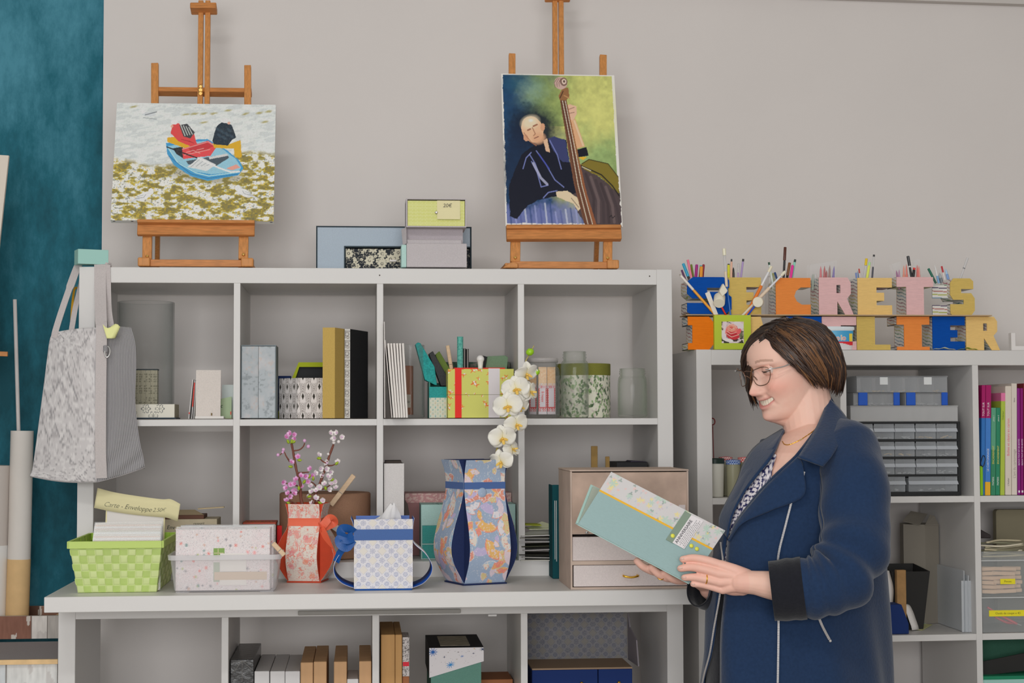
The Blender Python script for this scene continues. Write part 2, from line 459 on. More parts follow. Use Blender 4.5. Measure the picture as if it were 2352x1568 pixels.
def paint_boat():
 p = Paint(618,1543,600,1262,2.3,(206,210,208))
 X,Y = p.X,p.Y
 st = vnoise(X*0.35,Y*1.2+X*0.15,16,1)
 p.mask((st>0.55)*0.45,(178,184,186));p.mask((st<0.38)*0.5,(226,228,226))
 shore = 905+40*np.sin((X-640)/170)+30*(vnoise(X,Y,60,4)-.5)
 g = np.clip((Y-shore)/30,0,1)
 w = vnoise(X*0.6,Y*1.3,20,5,4)
 p.mask(g*(w<0.47)*0.95,(164,146,52));p.mask(g*(w<0.40),(134,122,66));p.mask(g*((w>0.46)&(w<0.52)),(190,178,104))
 p.mask(g*(w>0.56),(214,212,208))
 w2 = vnoise(X*0.8,Y*1.1,9,8,3);p.mask(g*(w2<0.33)*0.7,(104,104,82));p.mask(g*(w2>0.7)*0.6,(206,176,40))
 for x,y in((715,622),(1020,662),(1070,658),(1122,655),(1180,655),(1265,636),(1365,655),(1448,648),(1480,700),(1500,640),(1125,708),(1465,912),(1415,932)):p.ell(x,y,20,6,(160,150,84),-0.2,0.85,0.5,8)
 p.ell(1150,1000,230,50,(120,112,66),0.1,0.55,0.3)
 p.poly([(912,828),(922,890),(965,955),(1060,1012),(1160,1040),(1335,1005),(1362,968),(1340,925),(1270,868),(1150,802),(1085,806)],(66,146,192))
 p.poly([(922,845),(985,935),(1090,990),(1180,1002),(1335,985),(1350,962),(1318,915),(1245,862),(1140,812),(1090,818)],(140,186,204))
 p.line([(925,855),(985,940),(1090,995),(1165,1012),(1340,988)],5,(176,212,224));p.line([(930,900),(1060,1000),(1160,1026),(1330,1000)],4,(44,110,160))
 p.poly([(950,858),(1010,846),(1015,915),(975,890)],(46,48,52));p.poly([(1030,930),(1265,884),(1278,908),(1205,955),(1045,948)],(70,82,92))
 p.poly([(1160,905),(1265,884),(1275,896),(1165,918)],(196,196,196))
 p.poly([(1005,858),(1155,812),(1205,845),(1170,898),(1015,917)],(212,74,78));p.poly([(1040,852),(1150,822),(1185,842),(1150,862),(1060,882)],(186,56,62))
 for q in([(1010,862),(1155,818),(1200,845)],[(1030,880),(1070,868),(1110,884)],[(1090,866),(1130,856)],[(1020,895),(1165,862)]):p.line(q,4,(238,150,146))
 p.poly([(1040,962),(1112,904),(1205,948),(1150,985)],(204,206,206))
 for k in range(4):p.line([(1060+k*30,962-k*3),(1110+k*22,918+k*8)],3,(150,156,160))
 p.line([(918,850),(1050,896),(1100,912)],7,(36,38,44));p.line([(1100,912),(1220,965),(1290,988),(1340,985)],9,(224,226,226))
 p.poly([(1262,968),(1322,944),(1345,962),(1300,978)],(222,150,136))
 p.poly([(917,797),(960,792),(1052,846),(1022,856),(920,822)],(208,160,40))
 p.poly([(936,772),(944,722),(978,714),(1070,770),(1090,832),(1058,846),(985,818)],(206,70,72))
 p.poly([(985,724),(1030,716),(1076,766),(1050,800),(1010,788)],(64,66,70))
 for k in range(4):p.line([(992+k*16,722+k*5),(1020+k*14,785-k*3)],4,(200,204,200))
 for k in range(3):p.line([(1000+k*22,806+k*4),(1040+k*16,815+k*6)],3,(160,44,50))
 p.ell(955,708,20,14,(226,222,216));p.ell(942,732,7,8,(214,160,140))
 p.poly([(1180,826),(1272,832),(1342,806),(1352,906),(1312,906),(1304,856),(1190,852)],(204,160,44))
 p.poly([(1178,812),(1200,728),(1235,702),(1288,720),(1316,792),(1292,806),(1270,838),(1190,832)],(38,50,62))
 for k in range(7):p.ell(1205+k*14,745+(k*37)%60,16,7,(58,76,90),0.6,0.8,0.4,8)
 p.ell(1252,695,30,14,(228,228,226));p.ell(1272,710,8,8,(214,164,146))
 for cx,cy,fl in((800,1128,1),(1372,1104,-1)):
  p.ell(cx,cy,46,20,(232,232,230),-0.45*fl);p.ell(cx+38*fl,cy-26,16,18,(236,236,234));p.poly([(cx-90*fl,cy+36),(cx-30*fl,cy+2),(cx-20*fl,cy+18)],(196,198,200))
  p.line([(cx-50*fl,cy+14),(cx,cy+6),(cx+10*fl,cy-10)],3,(140,144,148));p.line([(cx-40*fl,cy+4),(cx-5*fl,cy-6)],3,(160,164,166));p.line([(cx+8*fl,cy+20),(cx+4*fl,cy+40)],3,(170,150,110))
 p.ell(806,664,40,13,(196,200,202));p.ell(770,650,13,11,(224,226,226));p.line([(785,668),(850,650)],5,(110,116,122));p.line([(775,684),(850,692)],4,(130,136,140),0.8)
 p.line([(1480,1190),(1495,1200),(1505,1188)],3,(60,60,64))
 p.mask((vnoise(X,Y,5,6,2)-0.5)*0.5,(120,120,110))
 return p
def paint_bass():
 p = Paint(140,806,424,1276,2.4,(214,210,204))
 X,Y = p.X,p.Y
 n = vnoise(X,Y,90,2,4);edge = 10+8*(vnoise(X,Y,30,12)-.5)
 ins =((X>140+edge)&(X<800-edge)&(Y>430)&(Y<1268-edge)).astype(float)
 yl = np.clip((X-330+(n-.5)*260+(700-Y)*0.12)/220,0,1)
 bg = C(24,62,98)*(1-yl[...,None])+C(186,188,112)*yl[...,None]
 gr = np.exp(-((X-400-(n-.5)*200)/110)**2)*(Y<720)
 bg = bg*(1-0.8*gr[...,None])+C(120,142,84)*(0.8*gr[...,None])
 gr2 = np.clip((Y-720+(n-.5)*240)/160,0,1)*(X>560)
 bg = bg*(1-0.75*gr2[...,None])+C(116,150,98)*(0.75*gr2[...,None])
 n2 = vnoise(X,Y,26,7,4)
 bg = bg*(0.72+0.56*n2[...,None])
 p.img = p.img*(1-ins[...,None])+bg*ins[...,None]
 p.ell(700,640,110,130,(206,204,124),0.2,0.5,0.7,40);p.ell(250,480,90,40,(20,84,112),0,0.5,0.7,40);p.ell(320,520,60,50,(140,168,150),0,0.5,0.8,50)
 p.ell(318,735,135,120,(14,26,42),0,0.95,0.35,40);p.ell(215,900,75,220,(18,34,60),0.15,0.8,0.35,50)
 low = np.clip((Y-1120+(n2-.5)*120)/90,0,1)*ins*(X<620)
 p.mask(low,(110,118,170),0.8)
 for k in range(16):
  x = 165+k*29;p.line([(x,1140+(k*53)%60),(x+8,1262)],10,[(30,60,110),(150,156,200),(70,80,140),(196,200,222)][k%4],0.55)
 p.poly([(480,925),(570,925),(800,1080),(800,1278),(600,1278),(490,1080)],(74,62,64),1,16)
 for k in range(6):p.line([(610+k*28,985+k*18),(650+k*26,1120+k*10),(640+k*30,1250)],16,[(52,42,46),(108,92,92),(60,50,54)][k%3],0.6)
 p.poly([(582,932),(632,905),(742,928),(797,1000),(797,1095),(690,1000),(605,962)],(120,106,40),1,6)
 p.line([(582,940),(650,968),(700,990),(760,1050),(796,1105)],7,(30,28,26));p.line([(590,930),(632,905),(742,928),(796,1000)],5,(60,54,24));p.line([(590,946),(640,968)],4,(206,198,170))
 p.poly([(165,1060),(185,1010),(245,880),(300,840),(400,795),(440,778),(505,800),(520,930),(570,1090),(440,1110),(330,1130),(260,1170),(205,1235),(168,1220)],(16,20,36),1,8)
 p.poly([(400,790),(440,778),(500,800),(520,925),(480,920),(430,860)],(56,62,106),0.9,10)
 p.poly([(372,800),(395,790),(410,870),(385,860)],(208,172,142))
 for q in([(300,920),(330,980),(350,1060),(390,1050)],[(290,880),(320,930),(345,1000)],[(330,860),(380,930),(430,1020),(480,1060)],[(410,800),(450,880),(470,960)],[(250,960),(270,900),(300,870)],[(360,1120),(390,1090),(440,1080)]):
  p.line(q,6,(120,130,190),0.75)
 p.line([(310,930),(350,1010),(385,1045)],14,(170,172,200),0.7);p.line([(345,880),(400,960)],8,(60,70,160),0.8)
 p.ell(312,740,62,76,(214,172,138),-0.35);p.ell(300,700,48,34,(232,200,172),-0.35,0.9,0.4);p.ell(346,790,38,30,(206,158,124),-0.3,0.9,0.3)
 p.ell(372,726,13,22,(200,150,118),0.1);p.ell(272,788,14,20,(196,146,116),-0.3)
 p.line([(285,745),(300,738)],9,(150,100,78));p.line([(318,722),(340,712)],9,(150,100,78));p.line([(312,730),(328,765),(318,775)],5,(160,110,86));p.line([(322,790),(345,780)],5,(130,76,64));p.line([(262,760),(300,810),(330,830)],6,(160,108,82),0.8)
 p.ell(305,690,12,8,(246,226,206),0,0.9,0.5)
 p.poly([(432,1085),(500,1080),(560,1120),(585,1165),(555,1190),(530,1150),(440,1115)],(206,188,158),1,6);p.line([(520,1120),(560,1170)],4,(120,100,84))
 p.poly([(534,680),(564,676),(612,832),(566,846)],(206,160,122));p.line([(558,690),(602,826)],10,(226,190,158),0.8)
 p.poly([(500,612),(535,594),(575,606),(574,650),(548,690),(510,660)],(210,172,146));p.line([(510,630),(560,612)],4,(150,110,92));p.line([(515,650),(560,640)],4,(150,110,92))
 p.poly([(564,852),(620,836),(632,884),(574,892)],(20,22,34));p.poly([(570,892),(622,890),(600,910)],(214,168,50))
 p.poly([(478,560),(516,552),(560,880),(602,1100),(650,1272),(592,1272),(540,1050),(508,800)],(112,72,52));p.poly([(516,560),(530,640),(575,900),(612,1100),(660,1272),(640,1272),(590,1050),(550,850)],(142,86,54),0.9)
 for k in range(4):p.line([(486+k*8,575),(520+k*9,800),(552+k*11,1050),(596+k*13,1262)],3,(226,214,196)if k%2 else(60,38,30))
 p.poly([(476,570),(472,545),(500,500),(530,500),(536,550),(516,572)],(140,98,62));p.line([(480,560),(500,520)],5,(60,40,30));p.line([(505,545),(535,560)],6,(180,136,90))
 p.ell(488,474,38,36,(190,160,150));p.ell(506,466,22,24,(120,92,82));p.ell(508,464,14,15,(206,184,170));p.ell(509,464,6,7,(90,66,58))
 for k in range(3):p.line([(455+k*12,500-k*4),(452+k*13,470),(470+k*10,446)],4,(120,90,84),0.8)
 p.line([(735,1222),(745,1212),(752,1228),(765,1216)],4,(30,26,30))
 return p
 # ---- easels
def on_plane(px,py,P0,N):
 d = _fw+RT*((px-1176)/F_PX)-UP*((py-784)/F_PX)
 return CAM+d*(np.dot(np.array(P0)-CAM,N)/np.dot(d,N))
ZK = ZT+0.77
def wood(name,rgb):return mat(name,rgb,0.5,spec=0.35,noise=0.16,nscale=26,stretch=(9,9,1.0))
easel_wood = wood('easel_wood',(182,124,70));easel_wood_x = mat('easel_wood_across',(176,116,64),0.5,spec=0.35,noise=0.2,nscale=26,stretch=(1.0,9,9))
brass = mat('brass',(214,176,104),0.3,1.0);steel = mat('steel',(205,205,205),0.3,1.0)
ALPHA = math.radians(17)
EN = np.array([0,-math.cos(ALPHA),math.sin(ALPHA)]);EU = np.array([0,math.sin(ALPHA),math.cos(ALPHA)])
def easel(label,y0,base,posts,ledge,uprights,cross,mast,clamp,rear,wedge=False):
 P0 =(0,y0+0.012,ZK+0.012)
 t = thing('tabletop_easel',label,'easel',(X_((base[0]+base[2])/2,y0,600),y0,ZK))
 pl = lambda x,y,off = 0.0:on_plane(x,y,np.array(P0)+EN*off,EN)
 xa,xb = X_(base[0],y0,600),X_(base[2],y0,600);zb = Z_(base[3],y0,base[0])
 # base frame: front bar, rails to the back, end blocks
 MB().box(xa+0.02,xb-0.02,y0+0.004,y0+0.022,ZK+0.001,ZK+0.018).build('base_bar',easel_wood_x,t,bevel=0.001)
 MB().box(xa+0.02,xb-0.02,0.30,0.318,ZK,ZK+0.018).build('base_bar',easel_wood_x,t,bevel=0.001)
 for x in(xa,xb-0.03):
  m = MB().box(x,x+0.03,y0-0.008,y0+0.03,ZK,ZK+0.022)
  if wedge and x==xa:m = MB().prism([(x-0.004,ZK),(x+0.036,ZK),(x+0.036,ZK+0.012),(x+0.024,ZK+0.016),(x+0.012,ZK+0.012)],y0-0.008,y0+0.03)
  m.build('foot_block',easel_wood,t,bevel=0.003,seg=2)
  MB().box(x+0.006,x+0.024,y0+0.03,0.318,ZK,ZK+0.016).build('base_rail',easel_wood,t,bevel=0.001)
 for a in posts:
  MB().bar(pl(a[0],a[1]),pl(a[0]+a[4],a[3]),(a[2])/925,0.016,up=(0,-1,0)).build('post',easel_wood,t,bevel=0.0015)
  p = pl(a[0]+a[4]*0.75,a[3]-12,0.010)
  MB().lathe([(0.004,0),(0.004,0.003),(0.002,0.0045)],10,M=TR(p,rx=math.pi/2+ALPHA)).build('wing_screw',brass,t)
  # ledge: a board standing proud of the posts with a lip
 ym = ledge[5]
 l0,l1 = pl(ledge[0],(ym+ledge[3])/2,0.02),pl(ledge[2],(ym+ledge[4])/2,0.02)
 ld = MB().bar(l0,l1,(ledge[3]-ym)/925,0.040,up=EU).build('ledge',easel_wood_x,t,bevel=0.0015)
 l0,l1 = pl(ledge[0],(ledge[1]+ym)/2,0.036),pl(ledge[2],(ledge[1]+ym)/2+ledge[4]-ledge[3],0.036)
 MB().bar(l0,l1,(ym-ledge[1])/925+0.0005,0.008,up=EU).build('ledge_lip',easel_wood_x,ld,bevel=0.001)
 for x,ya,yb,w in uprights:
  MB().bar(pl(x,yb),pl(x,ya),w/925,0.014,up=(0,-1,0)).build('upright',easel_wood,t,bevel=0.001)
 if cross:
  MB().bar(pl(cross[0],cross[1],-0.012),pl(cross[2],cross[3],-0.012),0.030,0.012,up=EU).build('crossbar',easel_wood_x,t,bevel=0.001)
 for x0_,x1_,w in mast:
  MB().bar(pl(x0_,540,-0.002),pl(x1_,4 if clamp[1]>0 else-30,-0.002),w/925,0.016,up=(0,-1,0)).build('mast_slat',easel_wood,t,bevel=0.001)
 c = clamp
 k = MB().bar(pl(c[0],(c[1]+c[3])/2,0.012),pl(c[2],(c[1]+c[3])/2,0.012),(c[3]-c[1])/925,0.016,up=EU).build('clamp_block',easel_wood_x,t,bevel=0.002)
 if c[1]>0:
  q = pl((c[0]+c[2])/2,c[1]+12,0.022)
  MB().lathe([(0.007,0),(0.007,0.002),(0.004,0.005)],14,M=TR(q,rx=math.pi/2+ALPHA)).build('clamp_screw',steel,k)
  for i in range(16):
   q2 = pl(c[0]+5+i*(c[2]-c[0]-10)/15.0,c[1]+18,0.0202)
  m = MB()
  for i in range(13):
   q2 = pl(c[0]+6+i*(c[2]-c[0]-12)/12.0,c[1]+19,0.0200)
   m.box(q2[0]-0.0011,q2[0]+0.0011,q2[1]-0.0006,q2[1]+0.0004,q2[2]-0.0016,q2[2]+0.0016-0.001*(i%2))
  m.build('burnt_mark',mat('burnt_wood',(96,62,36),0.8),k)
 for x,ya,yb in rear:
  a_ = np.array([X_(x,0.29,yb),0.30,ZK+0.016]);b_ = pl(x+3,ya,-0.03)
  MB().bar(a_,b_,0.011,0.012,up=(0,-1,0)).build('rear_leg',easel_wood,t,bevel=0.001)
 return t,pl
E1,pl1 = easel('wooden easel on the left of the shelf top holding the boat painting',0.03,(317,590,582,611),
[(339,534,21,600,-1),(560,534,22,596,-1)],(316,502,585,530,532,517),[(356,147,260,17),(569,152,262,16)],
(350,210,578,213),[(457,462,12),(473,478,12)],(438,2,498,38),[(360,500,597),(552,500,597)])
kb = MB()
q = pl1(461,206,0.012)
for dz,r in((-0.009,0.006),(0.0,0.0065),(0.009,0.005)):kb.lathe([(r,-0.012),(r,0.003),(r*0.7,0.006)],14,M=TR(q+np.array([0,0,dz]),rx=math.pi/2+ALPHA))
kb.build('wing_nut',brass,E1)
E2,pl2 = easel('wooden easel on the right of the shelf top holding the musician painting',0.03,(1157,600,1421,616),
[(1184,541,23,603,-1),(1396,543,21,604,-1)],(1163,518,1426,545,544,526),[(1176,125,230,16),(1385,128,240,17)],
None,[(1277,1274,12),(1292,1288,12)],(1252,-22,1310,8),[(1369,520,605)],True)
edge_m = mat('canvas_edge',(206,207,205),0.8)
def canvas(name,label,pl,TLp,TRp,BLp,pt,th,group=None):
 off = 0.012
 a = pl(*BLp,off);b = pl(TRp[0],BLp[1]+(TRp[1]-TLp[1]),off);c = pl(TLp[0]+(BLp[0]-TLp[0])*0,TLp[1],off)
 w = abs(b[0]-a[0]);h = np.linalg.norm((pl(TLp[0],TLp[1],off)-a)[1:])
 rz = 0.0
 t = thing(name,label,'painting',a)
 o = a
 M = MB()
 X = np.array([1,0,0.0])
 def bx(n0,n1):pass
 V =[]
 for n in(th,0):
  for(i,j)in((0,0),(1,0),(1,1),(0,1)):V.append(o+X*w*i+EU*h*j+EN*n)
 M.add(V,[[4,7,6,5],[0,1,5,4],[1,2,6,5],[2,3,7,6],[3,0,4,7],[0,3,2,1]][:5])
 if th>0.01:M.build('canvas',edge_m,t)
 else:M.build('board',edge_m,t)
 pm = MB();pt.face(pm,o+EN*(th+0.0003),X,EU,w,h)
 pm.build('painted_image',paint_m,t)
 return t,o,w,h
c1,o1,w1,h1 = canvas('canvas_painting','painting of two figures in a blue rowing boat with gulls, on the left easel',pl1,(262,243),(629,250),(256,512),paint_boat(),0.017)
for f in(0.02,0.13,0.985):
 q = o1+np.array([1,0,0])*w1*f+EN*0.0105
 MB().lathe([(0.0,-0.0006),(0.0035,-0.0003),(0.0035,0.0008)],10,M=TR(q)).build('canvas_tack',mat('tack',(30,30,32),0.4),c1)
c2,o2,w2,h2 = canvas('musician_painting','watercolour of a bald musician playing an upright bass, on the right easel',pl2,(1160,171),(1430,181),(1161,521),paint_bass(),0.004)
# ---- boxes between the easels
def cloth(name,rgb,bump=0.5):return mat(name,rgb,0.85,spec=0.15,noise=0.06,nscale=420,bump=bump)
def slab(px0,px1,py0,py1,Y):
 a = at(px0,py1,Y);b = at(px1,py0,Y);return a[0],b[0],a[2],b[2]
Yb = 0.16
x0,x1,_,z1 = slab(729,1083,521,640,Yb)
t = thing('display_box','low blue grey cloth box with a black floral drawer, behind the grey lime organiser','box',((x0+x1)/2,Yb+0.05,ZK))
bl = cloth('blue_grey_cloth',(160,172,184));dk = cloth('dark_slate_cloth',(52,62,68))
nx0 = X_(793,Yb);nz1 = Z_(570,Yb)
zc = ZK+0.0
h_ = z1-zc
f = MB();e = 0.0035
f.box(x0,nx0-e,Yb,Yb+0.004,zc,z1-e).box(nx0-e,x1-0.004,Yb,Yb+0.004,nz1+e,z1-e)
f.box(x0+e,x1-e,Yb+0.10,Yb+0.104,zc,z1-e)
f.build('blue_panel',bl,t)
g = MB();g.box(x0-e,x0,Yb-0.001,Yb+0.104,zc,z1).box(x1-e,x1,Yb-0.001,Yb+0.104,zc,z1).box(x0,x1-e,Yb-0.001,Yb+0.104,z1-e,z1)
g.box(nx0-e,nx0,Yb-0.0012,Yb+0.09,zc,nz1+e).box(nx0,x1-e,Yb-0.0012,Yb+0.09,nz1,nz1+e)
g.build('dark_edging',dk,t)
def floral_bw(face,A,B):
 img = fill(A.shape,(36,40,46))
 r_ = np.random.default_rng(3)
 for k in range(60):
  cx,cy = r_.uniform(0,0.24),r_.uniform(-0.01,0.07);R = r_.choice([0.004,0.006,0.011])
  d = np.hypot(A-cx,B-cy);th = np.arctan2(B-cy,A-cx)
  rr = R*(1+0.18*np.cos(th*(8 if R>0.01 else 5)))
  img = mixc(img,(d<rr)*1.0,(196,190,170));img = mixc(img,((d<R*.35)&(d>R*.2))*1.0,(70,66,62))
 v = vnoise(A,B,0.006,5);img = mixc(img,(np.abs(v-0.5)<0.03)*0.9,(186,180,162))
 return img
d_ = MB().cbox(nx0+0.001,x1-e-0.001,Yb+0.006,Yb+0.09,zc+0.002,nz1-0.003,floral_bw,0.0012,coarse='blrtd').build('drawer',vcol(),t)
q = at(903,599,Yb)
MB().box(q[0]-0.009,q[0]+0.009,Yb-0.008,Yb+0.006,q[2]-0.0025,q[2]+0.0025).build('handle',mat('pull_tab',(214,206,200),0.4),d_,bevel=0.001)
Yg = 0.012
gx0,gx1,_,gz1 = slab(922,1072,456,614,Yg)
gl = cloth('grey_linen',(176,170,172));lime = cloth('lime_paper',(196,196,124),0.15);mint_c = cloth('mint_cloth',(166,196,190))
t = thing('desk_organiser','grey linen box whose raised upper tray holds a lime drawer priced 20','box',((gx0+gx1)/2,Yg+0.06,ZK))
xl = X_(934,Yg)
zm = Z_(560,Yg);zt = Z_(520,Yg)
MB().box(xl,gx1,Yg,Yg+0.11,ZK,zm).build('base_box',gl,t,bevel=0.001)
MB().box(gx0,xl-0.0004,Yg+0.004,Yg+0.105,ZK,zm-0.003).build('inner_tray',mint_c,t,bevel=0.001)
MB().add([(gx0+0.004,Yg+0.01,zm-0.004),(xl,Yg+0.001,zm),(X_(934,Yg),Yg+0.03,zt),(gx0+0.001,Yg+0.045,zt-0.004),
(gx0+0.004,Yg+0.015,zm-0.004),(xl,Yg+0.006,zm),(X_(934,Yg),Yg+0.035,zt),(gx0+0.001,Yg+0.05,zt-0.004)],[[0,1,2,3],[4,7,6,5],[0,4,5,1],[1,5,6,2],[2,6,7,3],[3,7,4,0]]).build('side_flap',gl,t)
MB().box(X_(930,Yg),X_(1066,Yg),Yg+0.045,Yg+0.105,zm-0.001,zt).build('hinge_panel',cloth('grey_linen_lid',(170,162,166)),t)
MB().box(X_(934,Yg),X_(1062,Yg),Yg+0.018,Yg+0.06,zm,zm+0.012).build('stop_strip',gl,t,bevel=0.002)
ux0,ux1,uz0,uz1 = slab(933,1071,456,521,Yg)
e = 0.0028
MB().box(ux0,ux1,Yg,Yg+0.12,uz0,uz0+e).box(ux0,ux1,Yg,Yg+0.12,uz1-e,uz1).box(ux0,ux0+e,Yg,Yg+0.12,uz0+e,uz1-e).box(ux1-e,ux1,Yg,Yg+0.12,uz0+e,uz1-e).box(ux0+e,ux1-e,Yg+0.115,Yg+0.12,uz0+e,uz1-e).build('tray_frame',gl,t)
def tiles(face,A,B):
 img = fill(A.shape,(196,198,122));r =(B/0.0042).astype(int);ln =((B%0.0042)<0.0007)|(((A+0.004*(r%2))%0.008)<0.0007)
 return mixc(img,ln*0.5,(214,214,168))
d_ = MB().cbox(ux0+e+0.001,ux1-e-0.0012,Yg+0.003,Yg+0.11,uz0+e+0.0006,uz1-e-0.003,tiles,0.0012,coarse='blrtd').build('drawer',vcol(),t)
q = at(1002,488,Yg)
MB().box(-0.003,0.003,-0.006,0.002,-0.003,0.003,M=TR((q[0],Yg,q[2]),ry=math.pi/4)).build('knob',mat('pewter',(150,146,146),0.35,0.8),d_,bevel=0.001)
nx0,nx1,nz0,nz1 = slab(1004,1057,460,503,Yg-0.004)
A,B = np.meshgrid(np.linspace(0,1,6),np.linspace(0,1,8),indexing='ij')
nP = np.stack([nx0+A*(nx1-nx0),Yg+0.0015-0.006*(1-B)**2,nz0+B*(nz1-nz0)],-1)
note_m = mat('yellow_note',(208,200,158),0.8)
nt = MB().sheet(nP,0.0003,flip=False).build('price_note',note_m,t,label='yellow price note')
pencil = mat('pencil_grey',(112,108,96),0.8)
lettering('20€',0.0135,TR(((nx0+nx1)/2-0.003,Yg-0.0002,nz1-0.013),rx=-0.1),pencil,nt,shear=0.15)
# mint box on the corner of the shelf and the bag hanging there
q0 = at(196,608,-0.0);
t = MB().box(0,0.074,0,0.045,0,0.036).build('small_box',mat('mint_paper',(146,186,178),0.7),bevel=0.0006)
t.location =(X_(211,0.02,600),0.012,ZK+0.0015);t.rotation_euler =(0,0,0.36);ORG[t.name] =(0,0,0)
tag(t,'small mint green box on the left top corner of the shelf, over the bag strap','box')
# ---- cloth bag on the shelf corner
t = thing('tote_bag','grey snake print and corduroy tote bag hanging from the left top corner of the shelf','bag',(X_(215,-0.05,1000),-0.05,Z_(1106,-0.05)))
Lf = spline([(120,764),(112,790),(101,880),(88,980),(75,1070),(68,1092)],70)
Sm = spline([(222,752),(219,850),(219,950),(218,1040),(222,1106)],70)
Rt = spline([(300,752),(310,790),(312,850),(310,920),(317,990),(327,1040),(333,1072)],70)
def bag_pt(px,py,u,v):
 """u -1 left edge, 0 seam, 1 right edge"""
 y = -0.075+0.045*abs(u)**1.4-0.022*math.sin(v*math.pi*0.5)*(1-abs(u)**2)
 return at(px,py,y)
def panel(A,B,u0,u1,n,colfn,th,name,sag=0.0):
 k = 70;P = np.zeros((n,k,3));Cc = np.zeros((n,k,3))
 for i in range(n):
  f = i/(n-1);u = u0+(u1-u0)*f
  for j in range(k):
   v = j/(k-1)
   p = A[j]*(1-f)+B[j]*f
   py = p[1]+sag*math.sin(math.pi*f)*v**3-3*math.sin(math.pi*f)*(1-v)**4
   w = bag_pt(p[0],py,u,v)
   if u0>=0:w = w+np.array([0,0.004*math.sin(f*9+v*14+3*math.sin(v*7))*v,0])
   else:w = w+np.array([0,0.002*math.sin(f*5+v*9),0])
   P[i,j] = w
 return P
nL,nR = 120,100
PL = panel(Lf,Sm,-1,0,nL,None,0,'',6);PR = panel(Sm,Rt,0,1,nR,None,0,'',2)
a,b = np.meshgrid(np.linspace(0,0.16,nL),np.linspace(0,0.38,70),indexing='ij')
img = fill(a.shape,(186,182,182))
dm = np.abs(((a*30+b*22)%1)-0.5);dn = np.abs(((a*30-b*22)%1)-0.5)
msk = vnoise(a,b,0.03,4,2);br = vnoise(a,b,0.005,2,2)
img = mixc(img,((np.minimum(dm,dn)<0.07)&(msk>0.46)&(br>0.45))*0.6,(104,102,106))
img = mixc(img,(vnoise(a,b,0.006,8,2)>0.64)*0.5,(136,132,134));img = mixc(img,(vnoise(a,b,0.008,9,2)>0.6)*0.6,(206,203,202))
snake = vcol('snake_cloth',0.75,0.2,bump=0.3,nscale=300)
MB().sheet(PL,0.002,col=img,flip=True).build('snake_panel',snake,t,smooth=True,label='grey snake print panel')
# corduroy: ribs raised in the mesh
nr2 = 400
P2 = np.zeros((nr2,70,3));fi = np.linspace(0,nR-1,nr2);i0 = np.minimum(fi.astype(int),nR-2);fr =(fi-i0)[:,None,None]
P2 = PR[i0]*(1-fr)+PR[i0+1]*fr
rib = np.cos(np.linspace(0,2*math.pi*26,nr2))[:,None]*np.ones((1,70))
P2[...,1]-=0.0009*rib
cc = fill(rib.shape,(142,140,142));cc = mixc(cc,np.clip(rib,0,1)*0.55,(176,174,176));cc = mixc(cc,np.clip(-rib,0,1)*0.5,(104,102,106))
MB().sheet(P2,0.002,col=cc,flip=True).build('corduroy_panel',vcol('corduroy',0.9,0.1,sheen=0.3),t,smooth=True,label='grey ribbed corduroy panel')
# back panel close to the shelf front
PB = np.zeros((2,70,3))
for j in range(70):
 PB[0,j] = at(Lf[j][0]+2,Lf[j][1]+2,-0.014);PB[1,j] = at(Rt[j][0]-2,Rt[j][1]+2,-0.014)
MB().sheet(PB,0.002,flip=True).build('back_panel',cloth('bag_lining',(150,146,146)),t)
m = MB()
bot = np.stack([np.vstack([PL[:,-1],PR[1:,-1]]),np.vstack([np.array([PB[0,-1]*(1-f)+PB[1,-1]*f for f in np.linspace(0,1,nL+nR-1)])])],1)
m.sheet(bot,0.002).build('bag_bottom',cloth('bag_lining',(150,146,146)),t)
strap_m = cloth('strap_webbing',(176,169,168),0.4)
def ribbon(P,w,th,name,m,parent,up=(0,1,0)):
 """flat band along a path; width across up x direction"""
 P = np.asarray(P,float);T = np.gradient(P,axis=0);T/=np.linalg.norm(T,axis=1)[:,None]
 U = np.asarray(up,float);U = np.broadcast_to(U,P.shape)
 Sd = np.cross(T,U);Sd/=np.linalg.norm(Sd,axis=1)[:,None]
 w = np.broadcast_to(np.asarray(w,float),(len(P),))[:,None]
 G = np.stack([P-Sd*w/2,P,P+Sd*w/2],1)
 return MB().sheet(G,th).build(name,m,parent,smooth=False)
top = ZK+0.0012
pts =[at(233,1098,-0.1012),at(231,1040,-0.102),at(231,950,-0.099),at(232,850,-0.093),at(233,760,-0.083),at(232,735,-0.068),at(231,700,-0.040),at(230,660,-0.012),at(230,622,-0.0035)]
pz = at(230,612,-0.002)
pts +=[np.array([pz[0],-0.002,top+0.0012]),np.array([pz[0],0.03,top]),np.array([pz[0]-0.02,0.10,top])]
w_ =[0.026]*5+[0.028]*7
ribbon(spline(pts,60),np.interp(np.linspace(0,1,60),np.linspace(0,1,12),w_),0.0016,'strap',strap_m,t)
pts =[at(256,752,-0.040),at(251,720,-0.030),at(249,690,-0.012),at(248,650,-0.0035),at(247,620,-0.0032)]
pz = at(247,612,-0.002)
pts +=[np.array([pz[0],-0.001,top+0.0006]),np.array([pz[0],0.03,top]),np.array([pz[0]-0.02,0.12,top])]
ribbon(spline(pts,40),0.014,0.0016,'strap',strap_m,t)
ribbon(spline([at(196,601,0.07),at(188,599,0.05),at(178,612,0.03),at(160,660,0.0),at(142,712,-0.022),at(128,757,-0.036),at(124,775,-0.036)],40),[0.02]*20+[0.016]*20,0.0016,'strap',strap_m,t,up=(0.25,1,0))
ribbon(spline([at(188,640,0.05),at(182,668,0.03),at(173,705,0.0),at(165,752,-0.02),at(163,770,-0.02)],30),0.014,0.0016,'strap',strap_m,t,up=(0.3,1,0))
